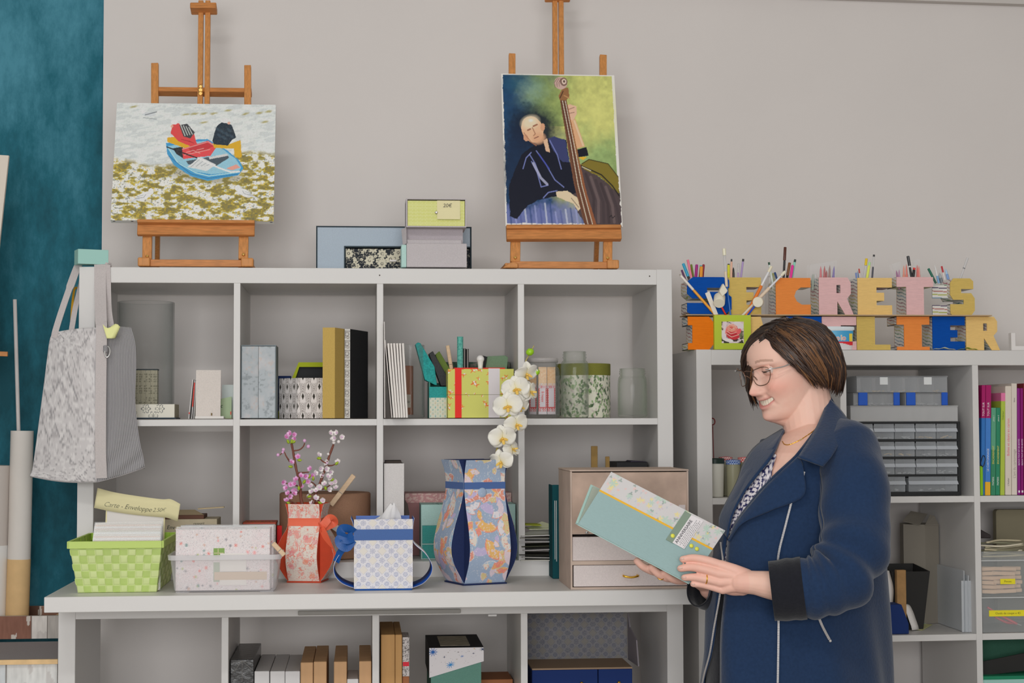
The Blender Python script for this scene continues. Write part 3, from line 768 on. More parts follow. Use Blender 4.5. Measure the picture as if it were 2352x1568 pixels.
ribbon(spline([at(179,662,0.06),at(171,664,0.05),at(166,700,0.02),at(163,752,-0.016)],24),0.006,0.001,'key_ribbon',cloth('mustard_ribbon',(186,140,40),0.2),t,up=(0.3,1,0))
q = at(243,808,-0.094)
MB().tube([q+np.array([0.006*math.sin(a_)+0.004,-0.003+0.004*math.cos(a_),0.013*math.cos(a_)])for a_ in np.linspace(0,2*math.pi,25)[:-1]],0.0017,8,closed=True).build('ring',steel,t,smooth=True)
MB().box(q[0]-0.006,q[0]+0.004,q[1]-0.004,q[1]+0.003,q[2]-0.002,q[2]+0.016).build('ring_tab',cloth('tab_grey',(130,128,130)),t,bevel=0.002)
nP = np.zeros((8,8,3))
for i in range(8):
 for j in range(8):
  f,g = i/7,j/7
  px =(236+40*f)*(1-g)+(245+20*f)*g;py =(744+8*f+7*math.sin(f*6)*(1-g))*(1-g)+777*g
  nP[i,j] = at(px,py,-0.104+0.010*f+0.004*math.sin(f*5+g*2))
MB().sheet(nP,0.0003,flip=True).build('price_tag',mat('pale_lime_note',(212,214,150),0.8),t,smooth=True,label='pale yellow paper tag')
# ---- left corner: crates, rolls, boards against the teal wall
def planks(cols,widths):
 e = np.cumsum([0]+widths)
 def fn(face,A,B):
  img = fill(A.shape,cols[0])
  for i in range(len(cols)):
   img = np.where(((A>=e[i])&(A<e[i+1]))[...,None],C(*cols[i]),img)
  n = vnoise(A,B*0.18,0.006,5,3);img = img*(0.80+0.4*n[...,None])
  w = vnoise(A,B*0.3,0.02,8,3)
  dark =(img.mean(-1)<0.35)
  img = mixc(img,((w>0.62)&dark)*0.8,(196,190,182));img = mixc(img,((w>0.66)&~dark)*0.4,(160,152,148))
  for k in e[1:-1]:img = mixc(img,(np.abs(A-k)<0.0009)*0.85,(70,56,48))
  return img
 return fn
zB = Z_(1497,-0.12);yA = float(on_z(60,1467,zB)[1])
plank_m = vcol('painted_planks',0.7)
xB1 = X_(131,-0.12,1530)
t = thing('plank_crate','whitewashed plank crate with a grey lid at the bottom left, left of the lower shelf','crate',(xB1-0.3,0.1,0))
MB().cbox(xB1-0.62,xB1,-0.118,0.215,0,zB-0.010,planks([(192,190,186),(200,196,192),(186,190,192),(198,198,196)],[0.2,0.19,0.112,0.13]),0.003,coarse='blrtd').build('body',plank_m,t)
MB().box(xB1-0.62,xB1+0.004,-0.122,0.215,zB-0.0095,zB).build('lid',cloth('grey_lid',(142,134,134)),t)
MB().box(xB1-0.62,xB1+0.003,-0.130,-0.1225,zB-0.0105,zB+0.0005).build('lid_edge',mat('pale_timber',(206,174,128),0.6,noise=0.1),t)
xA1 = X_(136,yA,1430);zA = Z_(1400,yA)
t = thing('plank_crate','open crate of weathered brown and white planks holding the paper rolls, left of the table','crate',(xA1-0.3,yA+0.15,zB))
w0 = X_(72,yA,1430);w2 = X_(108,yA,1430)
MB().cbox(xA1-0.6,xA1,yA,yA+0.012,zB+0.0005,zA,planks([(176,150,136),(120,84,68),(132,92,76),(124,86,72),(202,196,190),(164,158,152)],[0.30-0.03,0.03,0.06,0.6-(xA1-w0)-0.36,w2-w0,xA1-w2]),0.002,coarse='blrtd').build('front_board',plank_m,t)
yA2 = yA+0.16
MB().cbox(xA1-0.6,xA1,yA2,yA2+0.012,zB+0.0005,Z_(1378,yA2),planks([(120,84,68),(88,62,50),(130,96,80)],[0.3,0.22,0.08]),0.002,coarse='blrtd').build('back_board',plank_m,t)
MB().box(xA1-0.6,xA1,yA+0.0125,yA2-0.0005,zB+0.0005,zB+0.012).build('crate_floor',mat('pale_timber',(206,174,128),0.6,noise=0.1),t)
MB().box(xA1-0.012,xA1,yA+0.0125,yA2-0.0005,zB+0.0125,zA).build('side_board',mat('pale_timber',(206,174,128),0.6,noise=0.1),t)
yr = yA+0.075;zf = zB+0.0125
paper_w = mat('white_paper',(198,193,187),0.75,noise=0.03,nscale=9);kraft = mat('kraft_paper',(196,164,118),0.75,noise=0.05,nscale=30)
rc =(X_(24.5,yr,1100)+X_(77,yr,1100))/2;rr =(X_(77,yr,1100)-X_(24.5,yr,1100))/2;lean = -0.036
t = thing('paper_roll','tall white paper roll with a kraft wrapped lower end, standing in the plank crate','paper roll',(rc+lean*0.5,yr,zf))
zt = Z_(985,yr);zk = Z_(1272,yr)
def cyl(mb,x0,x1,z0,z1,r,y):mb.tube([(x0,y,z0),(x1,y,z1)],r,40,caps=True,up=(0,1,0))
xa = X_(40,yr,1400);xm = X_(44,yr,1272);xt_ = X_(51,yr,985)
m = MB();cyl(m,xm,xt_,zk,zt,rr,yr);m.build('paper_sheet',paper_w,t,smooth=False)
smooth_angle(bpy.data.objects[t.children[0].name])
m = MB();cyl(m,xa-(xm-xa)*0.4,xm,zf,zk+0.0002,rr*1.015,yr);smooth_angle(m.build('kraft_wrap',kraft,t))
yq = yr+0.052
t = MB().tube([(X_(52,yq,1395),yq,zf),(X_(43,yq,990),yq-0.001,Z_(990,yq)),(X_(34,yq,691),yq,Z_(691,yq))],0.0052,14,up=(0,1,0)).build('rod',mat('grey_rod',(190,184,182),0.5),smooth=True)
tag(smooth_angle(t),'thin pale grey rod rising behind the tall white paper roll','rod')
y2 = yr+0.01;r2 = 0.045
x2 = X_(24,y2,1200)-r2
t = thing('paper_roll','shorter white paper roll at the left edge, beside the tall roll','paper roll',(x2,y2,zf))
m = MB();cyl(m,x2-0.004,x2,Z_(1240,y2),Z_(1062,y2),r2,y2);smooth_angle(m.build('grey_sheet',mat('greige_paper',(180,172,166),0.8),t))
m = MB();cyl(m,x2-0.008,x2-0.004,zf,Z_(1240,y2)+0.0002,r2*1.01,y2);smooth_angle(m.build('white_sheet',mat('white_wrap',(204,203,201),0.6),t))
yb = 0.20
V =[at(-60,352,yb),at(20,357,yb),at(0,545,yb),at(-30,840,yb),at(-110,840,yb)]
o = MB().prism([(p[0],p[2])for p in V],yb,yb+0.012).build('board',mat('pale_board',(202,192,180),0.7))
tag(o,'pale board leaning at the left edge in front of the teal wall','board')
o = MB().bar(at(-160,806,0.19),at(18,813,0.19),0.008,0.012).build('wooden_stick',easel_wood_x,bevel=0.001)
tag(o,'short wooden stick poking in at the left edge under the leaning board','stick')
# the rack post that carries the board and the stick, just outside the view
t = thing('board_rack','timber rack at the left carrying the leaning board','rack',(-0.47,0.25,0))
px_ = at(-120,800,0.2)
MB().box(px_[0]-0.03,px_[0]+0.03,0.225,0.265,0,1.9).build('post',easel_wood,t,bevel=0.002)
MB().box(px_[0]-0.1,px_[0]+0.06,0.19,0.2245,V[4][2]-0.02,V[4][2]-0.001).build('ledge',easel_wood_x,t,bevel=0.001)
# ---- contents of the upper shelf
Z1 = ZT+0.393
Z0 = ZT+0.0395
glass = clear('clear_glass',(146,154,150),0.03,0.04,0.8)
glass_g = clear('greenish_glass',(140,152,134),0.045,0.04,0.8)
plastic = clear('frosted_plastic',(216,214,216),0.30,0.25,0.4)
def single(name,label,cat,m,material,group=None,**k):
 return tag(m.build(name,material,**k),label,cat,group)
def pbox(px0,px1,pyt,Y,z):
 a = X_(px0,Y,900);b = X_(px1,Y,900);t = Z_(pyt,Y,(px0+px1)/2)
 return a,b,z+0.0004,t
def rbox(mb,x0,x1,y0,y1,z0,z1,rz=0.0,ry=0.0,rx=0.0,piv=None,m=0,col=None):
 """box turned about its lower front left corner"""
 c = piv if piv is not None else(x0,y0,z0)
 M = Matrix.Translation(c)@Euler((rx,ry,rz)).to_matrix().to_4x4()@Matrix.Translation([-q for q in c])
 return mb.box(x0,x1,y0,y1,z0,z1,m,col,M)
 # --- cell 1
Y = 0.24
cx =(X_(268,Y,900)+X_(400,Y,900))/2;r =(X_(400,Y,900)-X_(268,Y,900))/2;zt = Z_(694,Y,330)
single('glass_vase','tall wide clear glass cylinder vase in the first compartment of the upper row','vase',
MB().lathe([(r-0.004,0.0005),(r,0.004),(r,zt-Z1-0.001),(r-0.002,zt-Z1),(r-0.004,zt-Z1-0.001),(r-0.004,0.012),(0.0,0.012)][::1],56,(cx,Y,Z1)),glass,smooth=True)
def leafy(face,A,B):
 img = fill(A.shape,(186,180,158))
 u =(A%0.012)-0.006;v =(B%0.03)-0.015
 for s_ in(-1,1):
  for k in range(4):
   d =((u-s_*0.0025)/0.0018)**2+((v+0.009-k*0.006)/0.0022)**2
   img = mixc(img,((d<1)&(vnoise(A,B,0.004,3,2)>0.42))*0.7,(104,100,82))
 return mixc(img,(np.abs(u)<0.0005)*0.5,(120,116,98))
Y = 0.19
x0,x1,z0,z1 = pbox(296,361,848,Y,Z1)
t = thing('patterned_box','beige leaf print box with a dark lid edge, half behind the hanging bag','box',((x0+x1)/2,Y+0.03,z0))
MB().cbox(x0,x1,Y,Y+0.03,z0,z1-0.002,leafy,0.0013,coarse='bd').build('body',vcol(),t)
MB().box(x0-0.001,x1+0.001,Y-0.001,Y+0.031,z1-0.002,z1+0.001).build('lid',dk,t)
def flowers_line(face,A,B):
 img = fill(A.shape,(206,202,190)if face=='f' else(178,170,148))
 if face=='f':
  for cx_,cy_ in((0.005,0.012),(0.038,0.022),(0.072,0.022),(0.056,0.004)):
   a_ = np.arctan2(B-cy_,A-cx_);d = np.hypot(A-cx_,B-cy_);rr = 0.011*(0.55+0.45*np.abs(np.cos(a_*3)))
   img = mixc(img,((np.abs(d-rr)<0.0011)&(np.abs(np.sin(a_*9))>0.35))*0.9,(60,68,72))
   img = mixc(img,((d<0.004)&(np.abs(np.sin(a_*5))>0.6))*0.7,(90,92,88))
 else:img = mixc(img,(vnoise(A,B,0.003,4,2)>0.62)*0.6,(120,112,92))
 return img
Y = 0.075
x0,x1,z0,z1 = pbox(300,401,928,Y,Z1)
t = thing('flat_box','low white box with drawn flowers, in front of the beige leaf print box','box',((x0+x1)/2,Y+0.05,z0))
MB().cbox(x0,x1,Y,Y+0.105,z0+0.003,z1,flowers_line,0.0013,coarse='bdt').build('body',vcol(),t)
MB().box(x0-0.003,x1+0.003,Y-0.003,Y+0.108,z0,z0+0.0028).build('base',mat('navy_board',(44,58,70),0.7),t)
white_card = mat('white_card',(206,202,198),0.75)
Y = 0.06
def booklet(px0,px1,pyt,Y,lean,label,tint,red=True):
 x0,x1,z0,z1 = pbox(px0,px1,pyt,Y,Z1)
 t = thing('greeting_card',label,'card',((x0+x1)/2,Y,z0))
 th = 0.0018
 m = MB();rbox(m,x0,x0+th,Y,Y+0.12,z0,z1,ry=lean,piv=(x0,Y,z0));m.build('card',mat('card_'+tint,{'w':(204,202,200),'g':(176,194,158),'b':(196,206,206)}[tint],0.75),t)
 if red:
  m = MB();rbox(m,x0-0.0004,x0+th+0.0004,Y-0.0006,Y+0.002,z0+0.010,z0+0.0125,ry=lean,piv=(x0,Y,z0));m.build('red_mark',mat('red_ink',(214,76,66),0.6),t)
 return t
x0,x1,z0,z1 = pbox(433,446,868,Y,Z1)
for k,(dx,le,h,lab)in enumerate(((0.0,0.10,0.098,'leftmost thin white card with a red mark, leaning by the upright cream panel'),(0.007,0.075,0.096,'middle thin white card, with red edging, by the upright cream panel'),(0.012,0.05,0.094,'white card nearest the upright cream panel on its left'))):
 t = thing('greeting_card',lab,'card',(x0+dx,Y+0.04,z0),group='white cards left of the cream panel')
 m = MB();rbox(m,x0+dx,x0+dx+0.0016,Y+0.002*k,Y+0.09,z0,z0+h,ry=le);m.build('card',mat('card_w',(204,202,200),0.75),t)
 if k<2:
  m = MB();rbox(m,x0+dx-0.0004,x0+dx+0.002,Y+0.002*k-0.0008,Y+0.0012+0.002*k,z0+(0.012 if k==0 else 0.03),z0+(0.016 if k==0 else 0.09),ry=le,piv=(x0+dx,Y+0.002*k,z0));m.build('red_edging',mat('red_ink',(214,76,66),0.6),t)
Y = 0.035
x0,x1,z0,z1 = pbox(450,507,849,Y+0.02,Z1)
t = thing('card_holder','upright cream linen panel on a small white foot','display panel',((x0+x1)/2,Y+0.02,z0))
m = MB();rbox(m,x0,x1,Y+0.012,Y+0.0155,z0+0.003,z1,rx=-0.10,ry=0.0);m.build('panel',cloth('cream_linen',(198,190,184),0.3),t)
MB().box(x0,x1+0.009,Y,Y+0.05,z0,z0+0.003).box(x0,x1+0.009,Y,Y+0.003,z0+0.003,z0+0.0058).build('foot',white_card,t)
q = at(486,951,Y+0.012)
MB().tube([(q[0],Y+0.0105,q[2]-0.003),(q[0],Y+0.0105,q[2]+0.003)],0.0016,10).build('pin',mat('bronze',(96,78,44),0.4,0.6),t)
Y = 0.11
x0,x1,z0,z1 = pbox(505,532,883,Y,Z1)
t = thing('greeting_card','folded pale green card with a red mark, right of the cream panel','card',((x0+x1)/2,Y,z0))
zc_ = Z_(916,Y,520)
MB().prism([(x0,z0),(x1,z0),(x1,zc_+0.006),(x0,zc_)],Y,Y+0.002).build('front_flap',mat('card_g',(166,184,150),0.75),t)
MB().box(x0+0.004,x1+0.008,Y+0.02,Y+0.022,z0,z1).build('back_flap',mat('card_b',(190,198,196),0.75),t)
MB().box(x0,x1+0.006,Y-0.008,Y+0.024,z0,z0+0.0008).build('envelope',mat('olive_paper',(128,128,72),0.7),t)
m = MB();m.box(x1-0.003,x1-0.0005,Y-0.0006,Y,z0+0.010,z0+0.018).build('red_mark',mat('red_ink',(214,76,66),0.6),t)
lettering('c',0.014,TR((x0+0.004,Y-0.0004,z0+0.032)),mat('dark_ink',(60,66,60),0.7),t,shear=0.2)
# --- cell 2
def marble(face,A,B):
 img = fill(A.shape,(158,164,168));n = vnoise(A,B,0.03,4,4);m_ = vnoise(A,B,0.006,6,3)
 img = mixc(img,np.clip((n-0.5)*4,0,1)*0.55,(184,180,180));img = mixc(img,np.clip((m_-0.5)*5,0,1)*np.clip((0.54-n)*8,0,1)*0.6,(112,118,122));img = mixc(img,np.clip((m_-0.56)*6,0,1)*np.clip((n-0.5)*8,0,1)*0.4,(176,154,142))
 return img
Y = 0.02
x0,x1,z0,z1 = pbox(555,632,795,Y,Z1)
t = thing('slipcase','slipcase of two grey blue marbled books at the left of the second compartment','book set',((x0+x1)/2,Y+0.07,z0))
MB().box(x0-0.0012,x0,Y+0.001,Y+0.13,z0,z1+0.003).box(x1,x1+0.0012,Y+0.001,Y+0.13,z0,z1+0.003).box(x0,x1,Y+0.128,Y+0.13,z0,z1+0.0015).box(x0,x1,Y+0.001,Y+0.128,z1+0.0015,z1+0.003).build('case',mat('slate_board',(128,140,146),0.7),t)
xm =(x0+x1)/2
MB().cbox(x0+0.0004,xm-0.0004,Y,Y+0.12,z0+0.001,z1,marble,0.0014,coarse='bd').build('book',vcol(),t)
MB().cbox(xm+0.0004,x1-0.0004,Y,Y+0.12,z0+0.001,z1,lambda f,A,B:marble(f,A+0.3,B+0.2)*1.08,0.0014,coarse='bd').build('book',vcol(),t)
def deco(face,A,B,cw=0.0275,chh=0.0245):
 """pointed arches with dark diamonds, in staggered rows"""
 img = fill(A.shape,(206,200,198))
 r_ = np.floor(B/(chh)).astype(int)
 for rr in(1,0):
  row = r_-rr
  u =((A/cw+0.5*(row%2))%1-0.5)*cw;v = B-row*chh
  yy = v/(2*chh);hw = cw*0.5*np.clip(1-np.clip(yy,0,1)**1.7,0,1)
  ins =(np.abs(u)<hw)&(v>=0)
  base = np.where(ins[...,None],C(206,200,198),img)
  img = base
  for k in(0.97,0.78,0.6):
   hk = cw*0.5*k*np.clip(1-np.clip(v/(2*chh*(0.35+0.65*k)),0,1)**1.7,0,1)
   img = mixc(img,ins&(np.abs(np.abs(u)-hk)<0.00055)&(hk>0),(128,120,116))
  dmd =(np.abs(u)/0.0034+np.abs(v-chh*0.62)/0.0092)<1
  img = mixc(img,ins*dmd,(54,50,44))
 return img
Y = 0.075
xa,xb = X_(640,Y+0.03,900),X_(742,Y,900);xm = X_(683,Y,900);zt = Z_(868,Y,700)
h = zt-Z1
poly =[(xm,Y),(xb+0.03,Y),(xb+0.06,Y+0.06),(xb+0.02,Y+0.13),(xm-0.01,Y+0.13),(xa,Y+0.055)]
t = thing('hexagonal_box','open hexagonal box papered with white and black pointed arches, second compartment','box',(xm,Y+0.06,Z1))
m = MB();n_ = len(poly)
for i in range(n_):
 p,q = np.array(poly[i]),np.array(poly[(i+1)%n_]);L = np.linalg.norm(q-p)
 if i in(0,5):
  A,B = np.meshgrid(np.linspace(0,L,int(L/0.0006)),np.linspace(0,h,int(h/0.0007)),indexing='ij')
  P = np.zeros(A.shape+(3,));e_ =(q-p)/L
  P[...,0] = p[0]+e_[0]*A;P[...,1] = p[1]+e_[1]*A;P[...,2] = Z1+0.0004+B
  m.sheet(P,0.002,col=deco('f',A*(1 if i==0 else 1.0)+(0.05 if i==5 else 0.0),B+0.009),col2=C(60,56,54))
 else:
  P = np.array([[[p[0],p[1],Z1+0.0004],[p[0],p[1],Z1+h]],[[q[0],q[1],Z1+0.0004],[q[0],q[1],Z1+h]]])
  m.sheet(P,0.002,col=C(196,190,188),col2=C(60,56,54))
m.build('wall_panel',vcol(),t)
MB().add([(p[0],p[1],Z1+0.002)for p in poly],[list(range(6))]).build('bottom',mat('dark_inside',(60,56,54),0.8),t)
black = mat('black_board',(38,38,40),0.7);limeb = mat('lime_board',(158,168,20),0.65)
Y = 0.215
a_ =[at(664,869,Y),at(686,832,Y),at(800,832,Y),at(800,869,Y)]
t = thing('lime_edged_box','black box edged in lime green standing behind the arch patterned box','box',(a_[1][0]+0.04,Y+0.02,Z1))
zb_ = Z1+0.0005;x_l,x_m,x_r = a_[0][0],a_[1][0],a_[2][0];zt = a_[1][2];xbm = x_l-(x_m-x_l)*1.4
inn =[(x_l+0.004-(x_m-x_l)*0.9,zb_),(x_r,zb_),(x_r,zt-0.012),(x_m+0.002,zt-0.012)]
MB().prism(inn,Y+0.004,Y+0.02).build('black_face',black,t)
out =[(xbm,zb_),(inn[0][0],zb_),(x_m+0.002,zt-0.012),(x_r,zt-0.012),(x_r,zt),(x_m,zt)]
MB().prism(out,Y-0.008,Y+0.021).build('lime_rim',limeb,t)
Y = 0.245
x0,x1,z0,z1 = pbox(630,668,863,Y,Z1)
single('navy_box','dark navy box peeking between the marbled slipcase and the lime edged lid','box',MB().box(x0,x1,Y,Y+0.04,z0,z1),mat('navy_cloth',(30,48,96),0.8),bevel=0.0008)
Y = 0.005
x0,x1,z0,z1 = pbox(741,769,752,Y,Z1)
m = MB();rbox(m,x0,x1,Y,Y+0.17,z0,z1,rz=0.0)
t = thing('book_box','tall mustard linen book box in the second compartment','book box',((x0+x1)/2,Y+0.09,z0))
xe = X_(791,Y+0.02,900)
MB().prism([(x0,0),(x1,0),(xe,0.06),(xe-0.02,0.17),(x0+0.006,0.17)],0,z1-z0,M=Matrix(((1,0,0,0),(0,0,1,Y),(0,-1,0,z1),(0,0,0,1)))).build('cover',cloth('mustard_linen',(178,150,84),0.4),t)
def owl(face,A,B):
 img = fill(A.shape,(190,188,184));v = B%0.0245;u = A-0.006
 d = np.hypot(u,v-0.015);img = mixc(img,(np.abs(d-0.0045)<0.0007)*0.9,(96,92,92));img = mixc(img,(np.abs(np.hypot(u-.002,v-0.007)-0.0028)<0.0006)*0.9,(110,96,84))
 img = mixc(img,((np.abs(v-0.0225)<0.0006)|((np.abs(u+0.0045)<0.0007)&(v>0.004)))*0.8,(110,104,102));img = mixc(img,(np.hypot(u-.003,v-0.019)<0.0015)*0.9,(150,140,128))
 return img
Y = 0.06
p0 = at(791,957,Y);p1 = at(804,957,Y+0.005);p2 = at(845,957,Y+0.13)
zt0 = Z_(755,Y,800);
t = thing('book_box','black book box with an owl print spine, beside the mustard one','book box',((p0[0]+p2[0])/2,Y+0.06,Z1))
L = np.hypot(p1[0]-p0[0]+0.004,p1[1]-p0[1])
def vertical_face(mb,p,q,z0,z1,fn,res=0.0012,depth=None):
 L = math.hypot(q[0]-p[0],q[1]-p[1]);A,B = np.meshgrid(np.linspace(0,L,max(2,int(L/res))),np.linspace(0,z1-z0,max(2,int((z1-z0)/res))),indexing='ij')
 P = np.stack([p[0]+(q[0]-p[0])*A/L,p[1]+(q[1]-p[1])*A/L,z0+B],-1)
 return mb.grid(P,0,fn('f',A,B))
m = MB();vertical_face(m,(p0[0]+0.0005,Y),(p1[0],Y+0.0036),Z1+0.0005,zt0,owl,0.0009)
m.build('spine',vcol(),t,label='white owl print spine')
poly =[(p0[0]+0.0007,Y+0.0006),(p1[0]+0.0002,Y+0.0042),(p2[0],p2[1]),(p2[0]-0.012,p2[1]+0.012),(p0[0]+0.0008,Y+0.07)]
V =[(x,y,Z1+0.0005)for x,y in poly]+[(x,y,zt0)for x,y in poly]
MB().add(V,[[0,4,3,2,1],[5,6,7,8,9]]+[[i,(i+1)%5,(i+1)%5+5,i+5]for i in range(5)]).build('cover',cloth('black_cloth',(40,40,42),0.3),t)
# --- cell 3
Y = 0.015
xl_ = X_(884,Y,960)
for k in range(7):
 px = 899+k*5.6
 a = at(px,960,Y);top = at(884+k*6.6,792,Y+0.0)
 le = math.atan2(a[0]-top[0],top[2]-a[2])
 labs =['first white folder from the divider, narrow and leaning left','second white folder from the divider in the leaning row','third white folder from the divider in the leaning row','fourth white folder from the divider in the leaning row','fifth white folder from the divider in the leaning row','sixth white folder from the divider in the leaning row','last white folder of the leaning row, beside the glass with the candle']
 o = MB().box(0,0.0052 if k else 0.0022,0,0.16,0,(top[2]-a[2])/math.cos(le)+(0 if k else 0.008)).build('folder',mat('white_folder',(206,201,196),0.75,noise=0.02),bevel=0.0008)
 o.location =(a[0],Y+0.002*(k%3),Z1+0.0006);o.rotation_euler =(0,-le,0)
 tag(o,labs[k],'folder','white folders leaning on the divider')
o = MB().box(0,0.0016,0,0.2,0,0.236).build('card_sheet',white_card);p_ = at(884,960,0.05)
o.location =(p_[0]-0.0015,0.05,Z1+0.0004);o.rotation_euler =(0,-0.006,0)
tag(o,'tall thin white card sheet flat against the divider, behind the white folders','card sheet')
Y = 0.12
cx =(X_(913,Y,900)+X_(975,Y,900))/2-0.002;r =(X_(975,Y,900)-X_(913,Y,900))/2+0.002;zt = Z_(792,Y,940)
t = thing('candle_glass','clear glass cylinder holding a brown candle, behind the white folders','candle glass',(cx,Y,Z1+0.0005))
MB().lathe([(r-0.003,0.0005),(r,0.003),(r,zt-Z1-0.001),(r-0.0015,zt-Z1),(r-0.003,zt-Z1-0.001),(r-0.003,0.008),(0,0.008)],48,(cx,Y,Z1)).build('glass',glass,t,smooth=True)
zc1 = Z_(840,Y,940);xc =(X_(912,Y,900)+X_(948,Y,900))/2;rc_ =(X_(948,Y,900)-X_(912,Y,900))/2
MB().lathe([(rc_,0.009),(rc_,zc1-Z1-0.001),(rc_-0.001,zc1-Z1),(0,zc1-Z1)],40,(xc+0.0015,Y,Z1)).build('candle',mat('brown_wax',(128,84,66),0.5,noise=0.06,nscale=60),t,smooth=False)
smooth_angle(t.children[1])
lab = MB();zl0,zl1 = Z_(936,Y,940),Z_(906,Y,940)
ang = np.linspace(-2.5,-0.9,16)
lab.grid(np.stack([np.stack([xc+0.0015+(rc_+0.0005)*np.cos(ang),Y+(rc_+0.0005)*np.sin(ang),np.full(16,z)],-1)for z in(zl0,zl1)],1))
lb = lab.build('label',mat('label_grey',(156,148,140),0.7),t)
lettering('mûr',0.008,TR((xc+0.006,Y-rc_-0.0012,(zl0+zl1)/2-0.002)),mat('dark_ink',(60,66,60),0.7),lb)
# teal box with raindrop paper holding notebooks
teal_c = mat('teal_mottled',(38,140,138),0.75,noise=0.25,nscale=260)
def drops(face,A,B):
 if face!='f':return fill(A.shape,(84,132,124))
 img = fill(A.shape,(196,196,184));cols =[(110,164,160),(190,172,140),(96,152,156),(176,186,160)]
 ci = np.floor(A/0.0062).astype(int);u =(A%0.0062)-0.0031;v =((B+0.0055*(ci%2))%0.011)-0.0055
 d =(np.abs(u)/(0.00125*np.clip((0.0035-v)/0.0055,0,1)**0.8+1e-6)<1)&(v>-0.002)|(np.hypot(u,v+0.0018)<0.00125)
 for k in range(4):img = mixc(img,d&((ci+np.floor(B/0.011).astype(int))%4==k),cols[k])
 top = B>A.max()*0+B.max()*0.645
 return np.where(top[...,None],C(40,140,140)*(0.75+0.5*vnoise(A,B,0.0016,3,2)[...,None]),img)
Y = 0.085
x0,x1,z0,z1 = pbox(986,1027,888,Y,Z1);x1 += 0.035
t = thing('raindrop_box','open box with raindrop paper and teal rim holding the teal, black and green notebooks','box',((x0+x1)/2,Y+0.05,z0))
m = MB().cbox(x0,x1,Y,Y+0.003,z0,z1,drops,0.0009,coarse='blrtd');m.build('front_panel',vcol(),t)
MB().box(x0-0.0006,x0+0.0024,Y+0.0031,Y+0.10,z0,z1+0.012).box(x1-0.003,x1,Y+0.0031,Y+0.10,z0,z1).box(x0+0.0024,x1-0.003,Y+0.097,Y+0.10,z0,z1+0.012).box(x0+0.0024,x1-0.003,Y+0.0031,Y+0.097,z0,z0+0.002).build('side_panels',mat('green_board',(70,124,114),0.75),t)
def leaning(name,label,cat,pts,Y,dep,material,piv=None,group=None,bevel=0.001):
 """slab whose outline (pixels on plane Y) is given, dep thick to the back"""
 poly =[tuple(at(px,py,Y)[[0,2]])for px,py in pts]
 return single(name,label,cat,MB().prism(poly,Y,Y+dep),material,group,bevel=bevel)
leaning('notebook','teal notebook leaning far left, rising out of the raindrop box','notebook',[(999,884),(976,872),(954,790),(960,786),(966,788),(998,842),(1004,884)],0.105,0.05,teal_c)
leaning('notebook','black speckled notebook leaning in the raindrop box','notebook',[(1013,886),(985,812),(994,806),(1026,862),(1028,886)],0.108,0.055,mat('black_speckle',(44,44,46),0.6,noise=0.4,nscale=500))
leaning('notebook','moss green notebook leaning right of the black speckled one','notebook',[(1024,884),(1000,814),(1009,806),(1034,848),(1030,884)],0.125,0.055,mat('moss_board',(88,108,44),0.7))
pin_wood = mat('clothespin_wood',(196,170,140),0.6,noise=0.08,nscale=40,stretch=(1,1,8))
def clothespin(label,a,b,Y,w=0.0095,d=0.012,lean=0.0):
 A = at(*a,Y);B = at(*b,Y+lean)
 t = thing('clothespin',label,'clothespin',A)
 B = np.array([B[0],Y+lean,B[2]]);A = np.array([A[0],Y,A[2]])
 u =(B-A)/np.linalg.norm(B-A);n = np.cross(u,[0,1,0])
 MB().bar(A,B,w,d*0.45,up=(0,1,0)).build('prong',pin_wood,t,bevel=0.0012)
 MB().bar(A+np.array([0,d*0.55,0]),B+np.array([0,d*0.55,0]),w,d*0.45,up=(0,1,0)).build('prong',pin_wood,t,bevel=0.0012)
 c = A*0.58+B*0.42
 MB().tube([c-n*w*0.55+np.array([0,-0.0028,0]),c+n*w*0.55+np.array([0,-0.0028,0])],0.0008,6).tube([c-n*w*0.5+np.array([0,d*0.3,0]),c+n*w*0.5+np.array([0,d*0.3,0])],0.0022,10).build('spring',steel,t)
 return t
clothespin('wooden clothespin standing between the notebooks and the teal roll',(1040,868),(1028,793),0.135)
Y = 0.12
q = at(1057,880,Y);zt = Z_(773,Y,1057)
def specks(face,A,B):
 img = fill(A.shape,(96,170,158));return mixc(img,(vnoise(A,B,0.002,4,2)>0.58)*0.7,(56,128,122))
m = MB();A,B = np.meshgrid(np.linspace(0,2*math.pi,28),np.linspace(0,zt-Z1-0.001,90),indexing='ij')
R = X_(1064,Y,820)-X_(1057,Y,820)
m.grid(np.stack([q[0]+R*np.cos(A),Y+R*np.sin(A),Z1+0.001+B],-1),0,specks('f',A*R,B)).add([(q[0]+R*math.cos(a_),Y+R*math.sin(a_),zt)for a_ in np.linspace(0,2*math.pi,28)[:-1]],[list(range(27))],0,C(110,176,164))
single('paper_roll','slim teal speckled paper roll standing behind the yellow bird box','paper roll',m,vcol(),smooth=False)
for k,(px,lab)in enumerate(((1064.5,'grey edged black notebook beside the teal roll'),(1071.5,'right one of the two grey edged black notebooks behind the yellow box'))):
 Y = 0.13
 x0 = X_(px,Y,900);zt = Z_(800+k,Y,px)
 t = thing('notebook',lab,'notebook',(x0,Y+0.05,Z1+0.0004),group='black notebooks by the teal roll')
 MB().box(x0,x0+0.002,Y,Y+0.1,Z1+0.0004,zt).box(x0+0.0042,x0+0.0062,Y,Y+0.1,Z1+0.0004,zt).build('cover',black,t)
 MB().box(x0+0.002,x0+0.0042,Y+0.001,Y+0.099,Z1+0.0014,zt-0.001).build('pages',mat('grey_pages',(150,146,138),0.8),t)
Y = 0.20
x0,x1,z0,z1 = pbox(1020,1172,831,Y,Z1)
